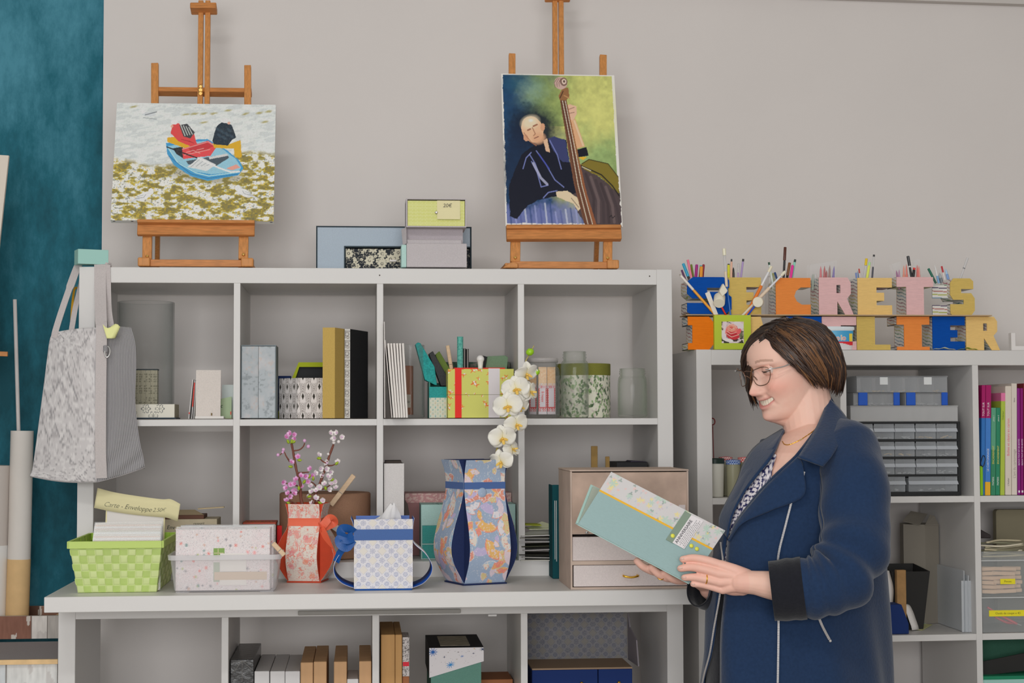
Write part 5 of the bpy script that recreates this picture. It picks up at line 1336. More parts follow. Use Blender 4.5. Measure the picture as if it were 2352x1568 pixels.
 # clear tub with star print papers
qf = on_z(515,1360,ZT);Yf = float(qf[1])
x0,x1 = X_(399,Yf,1340),X_(632,Yf,1340);X0,X1 = X_(390,Yf-0.004,1280),X_(640,Yf-0.004,1280)
zr = Z_(1274,Yf-0.004,515);D = min(0.145,-0.016-Yf)
t = thing('clear_tub','clear plastic tub holding star print paper packs, second from the left on the table','tub',((x0+x1)/2,Yf+D/2,ZT))
def rrect(x0,x1,y0,y1,r,n=6):
 o =[]
 for cx,cy,a0 in((x1-r,y0+r,-math.pi/2),(x1-r,y1-r,0),(x0+r,y1-r,math.pi/2),(x0+r,y0+r,math.pi)):
  for k in range(n+1):a_ = a0+math.pi/2*k/n;o.append((cx+r*math.cos(a_),cy+r*math.sin(a_)))
 return np.array(o)
def shell(mb,rings):
 G = np.array([[(p[0],p[1],z)for p in R]for R,z in rings]);mb.grid(G,wrap_v=True,flip=False);return mb
rings =[(rrect(x0+0.004,x1-0.004,Yf+0.004,Yf+D-0.004,0.01),ZT+0.001),(rrect(x0,x1,Yf,Yf+D,0.014),ZT+0.005),(rrect(X0,X1,Yf-0.004,Yf+D+0.004,0.016),zr-0.012)]
m = shell(MB(),rings);m.add([(p[0],p[1],ZT+0.003)for p in rrect(x0+0.004,x1-0.004,Yf+0.004,Yf+D-0.004,0.01)],[list(range(28))])
m.build('tub_wall',clear('tub_plastic',(206,204,206),0.26,0.2,0.4),t,smooth=True)
m = shell(MB(),[(rrect(X0,X1,Yf-0.004,Yf+D+0.004,0.016),zr-0.012),(rrect(X0-0.005,X1+0.005,Yf-0.009,Yf+D+0.009,0.018),zr-0.011),(rrect(X0-0.006,X1+0.006,Yf-0.010,Yf+D+0.010,0.018),zr),(rrect(X0-0.001,X1+0.001,Yf-0.005,Yf+D+0.005,0.016),zr),(rrect(X0,X1,Yf-0.004,Yf+D+0.004,0.016),zr-0.012)])
m.build('rim',clear('tub_rim',(206,204,206),0.5,0.2,0.4),t)
for a in(x0+0.004,x1-0.034):MB().box(a,a+0.03,Yf+0.003,Yf+D-0.003,ZT+0.0003,ZT+0.0012).build('foot',clear('tub_rim',(206,204,206),0.5,0.2,0.4),t)
def starprint(face,A,B,seed=2):
 img = fill(A.shape,(204,196,196));r_ = np.random.default_rng(seed)
 img = mixc(img,np.clip((vnoise(A,B,0.03,seed,2)-.45)*4,0,1)*0.4,(206,186,188))
 img = mixc(img,(vnoise(A,B,0.0012,seed+3,1)>0.80)*0.6,(150,148,152));img = mixc(img,(vnoise(A,B,0.0012,seed+5,1)<0.2)*0.8,(218,216,216))
 for k in range(90):
  cx,cy = r_.uniform(0,0.26),r_.uniform(0,0.17);R = r_.uniform(0.003,0.0055);c =[(206,110,100),(96,130,128),(164,172,110),(190,156,140),(120,118,126),(214,140,140)][k%6]
  a_ = np.arctan2(B-cy,A-cx);d = np.hypot(A-cx,B-cy)
  img = mixc(img,(d<R*(0.35+0.65*np.abs(np.cos(a_*4))**3))*0.8,c)
 return img
yy = Yf+0.010
packs =[(400,620,1213,'front paper pack with red and green stars in the clear tub',0.014),(402,622,1209,'second star print paper pack in the clear tub',0.016),(416,628,1206,'third star print pack with a clear glossy top edge in the tub',0.018),(424,630,1205,'rear star print pack in the clear tub',0.02)]
for k,(pa,pb,pt_,lb,th)in enumerate(packs):
 a,b = max(X_(pa,yy,1240),x0+0.003),min(X_(pb,yy,1240),x1-0.003);zt_ = Z_(pt_,yy,510)
 t2 = thing('paper_pack',lb,'paper pack',((a+b)/2,yy,ZT+0.004),group='star print packs in the clear tub')
 MB().cbox(a,b,yy,yy+th,ZT+0.004,zt_-0.002,lambda f,A,B,k=k:starprint(f,A,B,2+k),0.0009 if k==0 else 0.0016,coarse='bd'+('' if k==0 else 'lr')).build('papers',vcol(),t2)
 MB().box(a-0.001,b+0.001,yy-0.0006,yy+th+0.0002,zt_-0.0018,zt_).build('wrap_edge',clear('wrap_gloss',(220,218,220),0.45,0.08,0.7),t2)
 if k==0:
  def sub(px0,px1,py0,py1,nm,mt,off,lbl=None):
   MB().box(X_(px0,yy),X_(px1,yy),yy-off,yy-off+0.0004,Z_(py1,yy),Z_(py0,yy)).build(nm,mt,t2,label=lbl)
  sub(493,518,1252,1272,'green_tag',mat('green_tag',(122,150,84),0.7),0.0008,'green printed tag');sub(493,507,1284,1328,'grey_tag',mat('grey_tag',(160,168,152),0.7),0.0008)
  sub(508,568,1264,1305,'white_label',white_card,0.0014);sub(495,615,1306,1324,'kraft_band',mat('kraft_band',(190,172,154),0.75),0.0014,'kraft brown band');sub(508,568,1324,1336,'white_label',white_card,0.0014)
  m = MB();m.box(X_(503,yy),X_(504.2,yy),yy-0.0012,yy-0.0008,Z_(1271,yy),Z_(1253,yy)).box(X_(494,yy),X_(516,yy),yy-0.0012,yy-0.0008,Z_(1263.6,yy),Z_(1262.4,yy));m.build('cream_string',mat('cream_string',(206,190,160),0.8),t2)
 yy += th+0.003
clothespin('wooden clothespin clipped to the right end of the clear tub, beside the red vase',(653,1275),(627,1247),Yf+0.005,0.0105,0.010)
# panel vases
def panel_vase(name,label,cxp,base_px,base_py,rz,w,prof,fn,core_m,core_rgb,band_z,band_w,band_m,panels=(0,1,2,3),res=0.0011,cat='vase',rim_rgb=None):
 p0 = on_z(base_px,base_py,ZT)
 t = thing(name,label,cat,(p0[0],p0[1],ZT),rz,local=True)
 Zs = np.array([q[0]for q in prof]);Rs = np.array([q[1]for q in prof])
 H = Zs[-1];sp = spline(list(zip(Zs,Rs)),90);
 hw = w/2
 bw = MB().box(-hw-0.004,hw+0.004,-hw-0.004,hw+0.004,0.0003,0.0035);bw.build('base',core_m,t,bevel=0.0008)
 core = MB()
 zz,rr = sp[:,0],np.maximum(sp[:,1],hw*0.9)
 for i in range(4):
  M = Matrix.Rotation(i*math.pi/2,4,'Z')
  lim = np.maximum(rr,hw+0.0005)
  G = np.stack([np.stack([np.full_like(zz,hw-0.0006),-hw+0*zz,zz+0.0036],-1),np.stack([np.full_like(zz,hw-0.0006),-lim+0.0006,zz+0.0036],-1)],0)
  core.sheet(xf(M,G.reshape(-1,3)).reshape(G.shape),0.0012)
  G2 = G.copy();G2[...,0]*=-1
  core.sheet(xf(M,G2.reshape(-1,3)).reshape(G2.shape),0.0012,flip=True)
 core.build('gusset',core_m,t)
 for i in panels:
  M = Matrix.Rotation(i*math.pi/2,4,'Z')
  L = np.concatenate([[0],np.cumsum(np.hypot(np.diff(sp[:,0]),np.diff(sp[:,1])))])
  nb = int(L[-1]/res);na = int(w/res)
  b = np.linspace(0,L[-1],nb);zb = np.interp(b,L,sp[:,0]);rb = np.interp(b,L,sp[:,1])
  A,B = np.meshgrid(np.linspace(0,w,na),b,indexing='ij')
  P = np.stack([A-hw,np.broadcast_to(-rb,A.shape),np.broadcast_to(zb+0.0036,A.shape)],-1)
  P = xf(M,P.reshape(-1,3)).reshape(P.shape)
  MB().sheet(P,0.0016,col=fn('f',A+0.031*i,B),col2=core_rgb).build('panel',vcol(),t,smooth=True)
  # ribbon band around the neck
  rbz = np.interp(band_z,sp[:,0],sp[:,1])
  G = np.array([[[-hw-0.0004,-np.interp(z,sp[:,0],sp[:,1])-0.0008,z+0.0036],[hw+0.0004,-np.interp(z,sp[:,0],sp[:,1])-0.0008,z+0.0036]]for z in np.linspace(band_z-band_w/2,band_z+band_w/2,5)]).transpose(1,0,2)
  MB().sheet(xf(M,G.reshape(-1,3)).reshape(G.shape),0.0006).build('ribbon_band',band_m,t)
 return t,p0,sp
def paisley(face,A,B):
 img = fill(A.shape,(206,196,186));n = vnoise(A,B,0.012,5,3);n2 = vnoise(A+0.3,B,0.006,9,2)
 img = mixc(img,(np.abs(n-0.52)<0.028)*0.85,(212,112,92));img = mixc(img,(n>0.66)*0.75,(214,130,120));img = mixc(img,((np.abs(n2-0.5)<0.03))*0.6,(190,150,150))
 r_ = np.random.default_rng(3)
 for k in range(16):
  cx,cy = r_.uniform(0,0.16),r_.uniform(0,0.18);a_ = np.arctan2(B-cy,A-cx);d = np.hypot(A-cx,B-cy)
  img = mixc(img,((d<0.007)&(np.abs(np.sin(d*1500+a_*2))>0.55))*0.8,[(206,116,124),(220,120,84)][k%2])
 return img
s_ = F_PX/3.98
orange = mat('orange_red_paper',(178,62,34),0.7,noise=0.05,nscale=90);coral = mat('coral_ribbon',(226,96,66),0.45,spec=0.4)
RV,RVp,RVs = panel_vase('paper_vase','red floral paper vase with coral ribbon bow holding the blossom branches',0,707,1334.5,-0.20,0.076,
[(0,0.040),(0.012,0.049),(0.04,0.066),(0.065,0.071),(0.10,0.058),(0.125,0.0435),(0.143,0.0395),(0.165,0.042),(0.184,0.047)],paisley,orange,C(178,62,34),0.141,0.0185,coral)
# bow at the right of the red vase
def local_of(t,p):
 c,s = math.cos(-t.rotation_euler.z),math.sin(-t.rotation_euler.z);d = np.array(p,float)-np.array(t.location)
 return np.array([c*d[0]-s*d[1],s*d[0]+c*d[1],d[2]])
yv = float(RVp[1]);yb_ = yv-0.044
Lp = lambda px,py,y:local_of(RV,at(px,py,y))
def lribbon(t,pts,w,name,m,up=(0,1,0),n=30,th=0.0005):
 return ribbon(spline([local_of(t,at(a,b,c))for a,b,c in pts],n),w,th,name,m,t,up=up)
lribbon(RV,[(731,1212,yb_),(742,1206,yb_-0.004),(756,1190,yb_-0.006),(766,1192,yb_-0.004),(768,1200,yb_+0.004),(757,1206,yb_+0.002),(742,1212,yb_)],0.019,'bow_loop',coral,up=(0.2,1,0.3))
lribbon(RV,[(738,1212,yb_-0.006),(746,1228,yb_-0.007),(757,1254,yb_-0.006),(768,1278,yb_-0.002),(772,1284,yb_)],0.017,'bow_tail',coral,up=(0.35,1,0))
lribbon(RV,[(731,1203,yb_-0.003),(735,1210,yb_-0.008),(738,1219,yb_-0.003)],0.014,'bow_knot',coral,up=(1,0.3,0))
# blossom branches in the red vase
def blossom(mb_p,mb_c,mb_g,c,d,r,open_=0.6,pet=5):
 """petals into mb_p, centre into mb_c, calyx leaves into mb_g"""
 d = np.array(d,float);d/=np.linalg.norm(d);a = np.cross(d,[0.3,0.2,1.0]);a/=np.linalg.norm(a);b = np.cross(d,a)
 for k in range(pet):
  an = 2*math.pi*k/pet;e1 = a*math.cos(an)+b*math.sin(an);e2 = np.cross(d,e1)
  u = np.linspace(0,1,5);v = np.linspace(-1,1,5);U,V = np.meshgrid(u,v,indexing='ij')
  rad = r*(0.15+0.85*np.sin(U*math.pi/2*open_));hgt = r*0.9*(U*(1.2-open_)+0.25*U**2)-0.12*r*(1-V*V)*U
  wid = r*0.48*np.sin(np.clip(U*0.82+0.14,0,1)*math.pi)**0.7
  P = c+rad[...,None]*e1+hgt[...,None]*d+(wid*V)[...,None]*e2
  mb_p.sheet(P,r*0.06)
 mb_c.lathe([(0.0,0),(r*0.32,r*0.02),(r*0.32,r*0.34),(r*0.2,r*0.4),(0,r*0.4)],10,M=Matrix.Translation(c)@Vector(d).to_track_quat('Z','Y').to_matrix().to_4x4())
pink_p = mat('pink_petal',(206,160,196),0.35,spec=0.5);pink_c = mat('pink_centre',(196,104,160),0.4);white_p = mat('white_petal',(214,206,204),0.35,spec=0.5);white_c = mat('mauve_centre',(196,166,190),0.4);leaf_l = mat('lime_leaf',(150,172,50),0.45);bark = mat('reddish_bark',(112,66,54),0.5)
cp = lambda x,y:(610+x/4.02,970+y/4.02)
yB = float(RVp[1])
def branch_thing(label,paths,flowers,buds,leaves_,pm,cm,y0):
 t = thing('blossom_branch',label,'flower branch',(at(*cp(*paths[0][0][0]),y0)[0],y0,ZT+0.06))
 r_ = np.random.default_rng(5)
 for i,(pts,r0,r1)in enumerate(paths):
  P =[at(*cp(*q),y0+0.004*math.sin(q[1]*0.03+i))for q in pts]
  if i==0:P =[np.array([P[0][0]+0.004,y0+0.006,ZT+0.06])]+P
  S_ = spline(P,26);rad = np.linspace(r0,r1,26)*(1+0.14*np.sin(np.arange(26)*2.2))
  MB().tube(S_,rad,8).build('branch',bark,t,smooth=True)
 for(x,y,s)in flowers:
  c = at(*cp(x,y),y0-0.006+r_.uniform(-0.014,0.012));m1,m2 = MB(),MB()
  d = np.array([r_.uniform(-0.7,0.7),-0.75,r_.uniform(-0.2,0.9)]);blossom(m1,m2,None,c,d,0.0078*s,0.62)
  f = m1.build('blossom',pm,t,smooth=True);m2.build('blossom_centre',cm,f,smooth=True)
 for(x,y,s)in buds:
  c = at(*cp(x,y),y0-0.003)
  MB().lathe([(0,-0.0042*s),(0.003*s,-0.0032*s),(0.0046*s,0),(0.0032*s,0.0032*s),(0,0.0046*s)],12,c).build('bud',pm,t,smooth=True)
 for(x,y,a)in leaves_:
  c = at(*cp(x,y),y0-0.010);u = np.array([math.cos(a),-0.3,math.sin(a)]);P = np.zeros((6,3,3))
  for i in range(6):
   for j in range(3):P[i,j] = c+u*0.011*(i/5-0.4)+np.array([-u[2],0,u[0]])*(j-1)*0.0036*math.sin(math.pi*(0.12+0.8*i/5))+np.array([0,-0.002*(1-abs(j-1)),0])
  MB().sheet(P,0.0005).build('leaf',leaf_l,t,smooth=True)
branch_thing('branch with pink blossoms on the left of the red vase',
[([(345,815),(325,690),(320,560),(285,440),(260,300),(235,170)],0.0042,0.0026),([(258,262),(310,252),(345,225),(362,190)],0.0018,0.0014),([(222,360),(190,310),(170,275),(130,300)],0.0020,0.0012),([(295,465),(345,462),(400,458)],0.0022,0.0014),([(325,590),(270,580),(190,560)],0.0022,0.0013),([(330,780),(280,750),(220,720)],0.0024,0.0014)],
[(190,135,1),(230,105,1.1),(272,148,1),(262,112,.9),(235,370,1.05),(300,318,1),(415,430,1),(365,495,1.1),(430,492,1),(160,550,1),(195,605,1.1),(270,565,1.05),(270,630,1.15),(330,597,1),(282,528,1),(232,572,1),(222,680,1),(195,722,1),(262,655,1),(325,495,1),(392,545,.95),(210,655,1)],
[(115,300,1),(165,250,1),(158,275,.8),(360,168,1),(395,222,1.1)],[(240,178,1.2),(210,180,2),(310,348,0),(235,408,3),(355,550,1),(308,610,1.7),(215,748,2.5),(400,500,1),(258,180,0.6)],pink_p,pink_c,yB-0.012)
branch_thing('branch with mostly white blossoms on the right of the red vase',
[([(435,815),(450,720),(470,640),(510,540),(555,420),(585,320),(628,200)],0.0042,0.0026),([(560,375),(530,360),(508,340)],0.002,0.0014),([(575,398),(615,396),(640,385)],0.002,0.0014),([(480,600),(440,560),(420,548)],0.002,0.0013),([(455,700),(490,720),(510,735)],0.002,0.0014),([(520,620),(560,600),(600,575)],0.002,0.0013)],
[(600,100,1),(660,96,1),(640,142,1.1),(702,135,1),(490,303,1),(668,365,1),(570,375,1.1),(505,425,1.05),(558,430,1.1),(598,458,1),(532,490,1.05),(600,512,1),(645,545,1),(610,568,1.1),(545,570,1.05),(497,598,1.1),(585,615,1),(650,605,1),(457,470,1),(575,500,1),(528,720,1),(430,640,1.1),(418,590,1),(466,632,1),(462,700,1.1),(390,690,.9),(430,745,.9)],
[(630,186,1),(674,178,1),(578,292,.8),(608,150,.9)],[(490,330,0),(655,380,0.8),(555,610,1.9),(400,685,0.3),(505,745,2.6),(440,520,1.5),(610,530,0.4)],white_p,white_c,yB-0.006)
# tissue box
pt0 = on_z(880,1356,ZT);Yt = float(pt0[1])+0.004
def tilep(face,A,B):
 img = fill(A.shape,(202,200,204));s = 0.0425
 for ox,oy,kind in((0,0,0),(0.5,0.5,0),(0.5,0,1),(0,0.5,1),(0.25,0.25,2),(0.75,0.25,2),(0.25,0.75,2),(0.75,0.75,2)):
  u =((A/s-ox+0.5)%1-0.5)*s;v =((B/s-oy+0.5)%1-0.5)*s;d = np.hypot(u,v);a_ = np.arctan2(v,u)
  if kind==0:img = mixc(img,((d<0.0078*(0.8+0.2*np.cos(a_*8)))&(np.abs(np.cos(a_*4))>0.35)&(np.sin(d*2600)>-0.5))*0.75,(136,140,166))
  elif kind==1:
   q = np.abs(u)+np.abs(v);img = mixc(img,(q<0.0095)*0.8,(204,198,188));img = mixc(img,(np.abs(q-0.0102)<0.0006)*0.6,(164,160,164))
  else:
   img = mixc(img,((np.abs(d-0.0045)<0.0007)|(np.abs(d-0.0026)<0.0005)|(d<0.0011))*0.7,(132,140,172))
 return img
xa,xb = X_(813,Yt,1270),X_(948,Yt,1270);zt = Z_(1192,Yt,880);Dp = 0.13
blue_c = mat('royal_cloth',(26,74,140),0.7,noise=0.08,nscale=300);blue_b = mat('royal_card',(30,72,146),0.65);blue_l = mat('periwinkle_card',(92,118,178),0.65)
t = thing('tissue_box','blue and white tile print tissue box with curved side bands on the table','tissue box',((xa+xb)/2,Yt+Dp/2,ZT))
MB().box(xa+0.002,xb-0.002,Yt-0.001,Yt+Dp,ZT+0.0004,ZT+0.004).build('base',blue_c,t)
m = MB();m.cbox(xa,xb,Yt,Yt+0.002,ZT+0.0042,zt,tilep,0.0009,coarse='blrtd');m.build('front_panel',vcol(),t)
zt2 = Z_(1186,Yt+Dp,880)
m = MB();m.box(xa+0.004,xb-0.004,Yt+Dp-0.002,Yt+Dp,ZT+0.0042,zt+0.0015);m.build('back_panel',blue_l,t)
MB().box(xa+0.006,xb-0.006,Yt+0.0022,Yt+Dp-0.0022,ZT+0.0042,zt-0.012).build('inner_box',blue_b,t)
zb0,zb1 = Z_(1240,Yt,880),Z_(1215,Yt,880)
MB().box(xa-0.0006,xb+0.0006,Yt-0.0014,Yt-0.0002,zb0,zb1).build('ribbon_band',mat('royal_ribbon',(18,72,136),0.4,spec=0.4,noise=0.06,nscale=300),t)
def side_band(pts,nm):
 S2 = spline([at(px,py,Yt)[[0,2]]for px,py in pts],50)
 G = np.stack([np.stack([S2[:,0],np.full(50,Yt+0.003),S2[:,1]],-1),np.stack([S2[:,0],np.full(50,Yt+Dp-0.003),S2[:,1]],-1)],1)
 return MB().sheet(G,0.0014,col=C(30,72,146)if nm else C(206,204,206),col2=C(206,204,206)if nm else C(30,72,146)).build('side_band',vcol('card_two_sided',0.6),t,smooth=True)
side_band([(807,1190),(811,1200),(813,1212),(813,1236),(806,1250),(785,1268),(772,1288),(767,1306),(771,1323),(784,1337),(800,1345),(813,1349)],True)
side_band([(952,1190),(950,1202),(949,1214),(949,1240),(956,1252),(975,1268),(988,1286),(994,1304),(989,1322),(975,1338),(960,1346),(948,1350)],False)
yq = Yt-0.002
rb = mat('royal_ribbon',(18,72,136),0.4,spec=0.4,noise=0.06,nscale=300)
ribbon(spline([at(813,1222,yq),at(800,1214,yq-0.006),at(786,1214,yq-0.008),at(783,1226,yq-0.006),at(795,1236,yq-0.004),at(812,1230,yq)],30),0.020,0.0006,'bow_loop',rb,t,up=(0.3,1,0.3))
ribbon(spline([at(812,1236,yq),at(797,1240,yq-0.006),at(779,1236,yq-0.006),at(781,1250,yq-0.008),at(797,1258,yq-0.006),at(811,1240,yq)],30),0.018,0.0006,'bow_loop',rb,t,up=(0.2,1,-0.3))
ribbon(spline([at(806,1246,yq-0.002),at(792,1256,yq-0.002),at(780,1270,yq+0.004),at(772,1290,yq+0.012)],24),0.016,0.0006,'bow_tail',rb,t,up=(0.5,1,0))
P = np.zeros((24,20,3));yts = Yt+Dp/2
zi0 = zt-0.011
for i in range(24):
 for j in range(20):
  u = i/23;v = j/19;w_ = 0.046*(1-0.85*v**0.8);a_ = 2*math.pi*u
  fold = 1+0.28*math.sin(a_*3+v*3)+0.12*math.sin(a_*7+1)
  P[i,j] =(X_(888+15*v,yts,1180)+w_*math.cos(a_)*fold*0.7,yts+w_*0.5*math.sin(a_)*fold,zi0+v*(Z_(1157,yts,900)-zi0)+0.003*math.sin(a_*4)*v)
single('tissue','white tissue pulled up out of the blue tile print box','tissue',MB().grid(P,flip=True),mat('tissue_paper',(206,204,204),0.8),smooth=True)
# tall blue vase
def fans(face,A,B):
 img = fill(A.shape,(144,160,182));r_ = np.random.default_rng(21)
 pal =[(206,196,186),(196,180,132),(204,132,112),(176,164,196),(150,176,196),(216,168,96),(206,200,204),(206,190,200),(200,184,192),(214,130,112)]
 for k in range(120):
  cx,cy = r_.uniform(-0.02,0.25),r_.uniform(-0.02,0.30);R = r_.uniform(0.016,0.036);a0 = r_.uniform(0,6.28);half = r_.uniform(0.6,1.1)
  d = np.hypot(A-cx,B-cy);a_ =(np.arctan2(B-cy,A-cx)-a0+math.pi)%(2*math.pi)-math.pi
  ins =(d<R)&(d>R*0.35)&(np.abs(a_)<half);c = pal[k%10];c2 = pal[(k*3+4)%10]
  img = mixc(img,ins*0.95,c);img = mixc(img,(ins&((d>R*0.92)|(np.abs(np.abs(a_)-half)<0.05)))*0.9,c2)
  fl = ins&(vnoise(A,B,0.004,k,2)>0.64);img = mixc(img,fl*0.75,pal[(k*7+2)%10])
 return mixc(img,(vnoise(A,B,0.002,77,1)>0.84)*0.5,(214,210,206))
navy = mat('navy_fabric',(26,38,76),0.75,noise=0.1,nscale=300);slate_b = mat('slate_ribbon',(70,96,146),0.55)
BV,BVp,BVs = panel_vase('paper_vase','tall blue paper vase printed with fans, dark blue gussets, holding the white orchid',0,1092,1338,0.36,0.105,
[(0,0.053),(0.015,0.062),(0.05,0.080),(0.085,0.086),(0.13,0.078),(0.175,0.064),(0.21,0.0555),(0.235,0.054),(0.265,0.058),(0.289,0.066)],fans,navy,C(26,38,76),0.229,0.016,slate_b)
q = local_of(BV,at(1108,1131,float(BVp[1])-0.056))
A,B = np.meshgrid(np.linspace(0,2*math.pi,30),np.linspace(0,1,10),indexing='ij');R = 0.0115
fz = math.atan2(-1,0)
P = np.stack([q[0]+R*B*np.cos(A),np.full(A.shape,-0.0565)-0.004*np.sqrt(np.clip(1-B*B,0,1)),q[2]+R*B*np.sin(A)],-1)
MB().grid(P,0,fans('f',(P[...,0]+0.02)*3,P[...,2]*3)).build('covered_button',vcol(),BV,smooth=True)
# orchid in the tall vase
yo = float(BVp[1])+0.0
orch = vcol('orchid_petal',0.6,0.3,sheen=0.1)
t = thing('orchid_stem','white orchid spray with yellow hearts standing in the tall blue fan vase','orchid',(X_(1130,yo,1150),yo,ZT+0.08))
co = lambda x,y:(980+x/2.657,780+y/2.657)
st =[(415,830),(405,760),(425,690),(440,620),(470,540),(490,460),(530,380),(570,290),(590,200),(605,130),(630,85),(655,35)]
P =[np.array([X_(1120,yo),yo,ZT+0.08])]+[at(*co(*q),yo-0.03+0.003*i)for i,q in enumerate(st)]
MB().tube(spline(P,60),np.linspace(0.0028,0.0009,60),8).build('stem',mat('olive_stem',(176,160,84),0.6),t,smooth=True)
def orchid_flower(c,face,up,s,seed):
 r_ = np.random.default_rng(seed);f = np.array(face,float);f/=np.linalg.norm(f);u = np.array(up,float);u = u-f*(u@f);u/=np.linalg.norm(u);rgt = np.cross(u,f)
 m = MB()
 for ang,L,Wd,off in((90,0.030,0.013,0.0),(218,0.028,0.012,0.0),(322,0.028,0.012,0.0),(14,0.033,0.021,0.002),(166,0.033,0.021,0.002)):
  a_ = math.radians(ang+r_.uniform(-8,8));e1 = rgt*math.cos(a_)+u*math.sin(a_);e2 = np.cross(f,e1)
  U,V = np.meshgrid(np.linspace(0,1,12),np.linspace(-1,1,9),indexing='ij')
  wd = Wd*s*np.sin(np.clip(U*0.86+0.10,0,1)*math.pi)**0.62
  bend =(0.006*U-0.014*U**2.2+r_.uniform(-0.003,0.003)*U)*s+0.003*s*V*V*U+0.0012*s*np.sin(V*5+seed)*U
  Pp = np.array(c)+(L*s*U)[...,None]*e1+(wd*V)[...,None]*e2+(bend+off*s)[...,None]*f
  cc = fill(U.shape,(214,210,202));cc = mixc(cc,np.exp(-U*7)*0.8,(226,200,130));cc = mixc(cc,np.clip(1-np.abs(V)*1.4,0,1)*0.25*(1-U),(222,206,150))
  m.sheet(Pp,0.0005*s,col=cc)
 fl = m.build('orchid_flower',orch,t,smooth=True)
 l = MB()
 for sgn in(-1,0,1):
  U,V = np.meshgrid(np.linspace(0,1,7),np.linspace(-1,1,5),indexing='ij')
  e1 = -u*(0.9 if sgn==0 else 0.25)+rgt*sgn*0.8+f*(0.6 if sgn==0 else 0.9);e1/=np.linalg.norm(e1);e2 = np.cross(f,e1)
  Pp = np.array(c)+f*0.003*s+(0.014*s*U)[...,None]*e1+(0.0045*s*V*np.sin(np.clip(U+.1,0,1)*2.4))[...,None]*e2+(0.003*s*U*U)[...,None]*f
  l.sheet(Pp,0.0006*s)
 l.lathe([(0,0),(0.003*s,0.001*s),(0.0024*s,0.006*s),(0,0.0075*s)],8,M=Matrix.Translation(np.array(c)+f*0.002)@Vector(f).to_track_quat('Z','Y').to_matrix().to_4x4())
 l.build('lip',mat('orchid_yellow',(226,178,92),0.5),fl,smooth=True,label='yellow heart of the orchid flower')
for k,(x,y,fx,fz_,s,dy)in enumerate(((608,205,0.5,-0.7,0.95,0),(545,300,0.05,-0.1,1.05,-0.01),(630,318,0.9,0.1,0.9,0.005),(495,405,-0.15,-0.1,1.1,-0.018),(548,515,0.3,-0.25,0.95,-0.004),(462,600,0.1,-0.2,1.05,-0.02),(455,742,-0.5,-0.5,0.95,-0.018),(520,668,0.85,0.4,0.8,-0.004),(565,405,0.5,-0.5,0.85,0.0))):
 orchid_flower(at(*co(x,y),yo-0.038+dy),(fx,-1,fz_),(-0.15,0,1),s,k)
for(x,y,s)in((630,75,1.0),(668,198,0.9)):
 c = at(*co(x,y),yo-0.02)
 MB().lathe([(0,-0.010*s),(0.006*s,-0.0075*s),(0.0095*s,0),(0.0065*s,0.0075*s),(0,0.0105*s)],16,M=TR(c,ry=1.2)).build('bud',mat('lime_bud',(140,186,30),0.35,spec=0.5),t,smooth=True)
 # ---- cardboard letters on the right shelf
ZR = 1.47
YR = lambda px:0.007+(X_(px,0.03)-1.5322)*0.0355
GL ={'S':[(.0,.05),(.08,0),(.86,0),(1,.13),(1,.46),(.86,.60),(.45,.60),(.45,.71),(.95,.71),(.95,.92),(.82,1),(.14,1),(0,.88),(0,.55),(.12,.42),(.55,.42),(.55,.30),(0,.30)],
'E':[(0,0),(1,0),(1,.26),(.55,.26),(.55,.38),(.77,.38),(.77,.60),(.55,.60),(.55,.74),(1,.74),(1,1),(0,1)],
'C':[(0,0),(1,0),(1,.27),(.74,.27),(.60,.36),(.53,.50),(.58,.64),(.72,.74),(1,.74),(1,1),(.12,1),(0,.88)],
'R':[(0,0),(.56,0),(.56,.36),(.80,0),(1.06,0),(.86,.43),(.98,.56),(.98,.86),(.88,1),(0,1),(0,.70),(.54,.70),(.54,.80),(.66,.80),(.66,.58),(.54,.58),(.54,.6999),(0,.6999)],
'T':[(.26,0),(.74,0),(.74,.74),(1,.74),(1,1),(0,1),(0,.74),(.26,.74)],
'L':[(0,0),(1,0),(1,.16),(.54,.16),(.54,1),(0,1)],
'I':[(0,0),(1,0),(1,.10),(.76,.10),(.76,.76),(1,.76),(1,1),(0,1),(0,.76),(.22,.76),(.22,.10),(0,.10)],
'A':[(0,0),(.28,0),(.36,.22),(.64,.22),(.72,0),(1,0),(.70,1),(.30,1)],
'D':[(0,0),(.8,0),(1,.2),(1,.8),(.8,1),(0,1),(0,.74),(.17,.74),(.17,.2),(0,.2)]}
def corr(name,rgb):return mat('cardboard_'+name,rgb,0.85,spec=0.12,noise=0.07,nscale=60,stretch=(1.2,1,14),bump=0.3)
LC ={'blue':(10,68,148),'mustard':(190,164,92),'orange':(226,126,62),'pink':(204,166,166),'yellow':(212,176,112),'orange2':(214,110,22)}
STR =[(150,70,86),(120,62,80),(66,52,84),(92,130,156),(62,110,110),(70,116,76),(150,158,62),(178,160,74),(184,138,86),(160,96,90)]
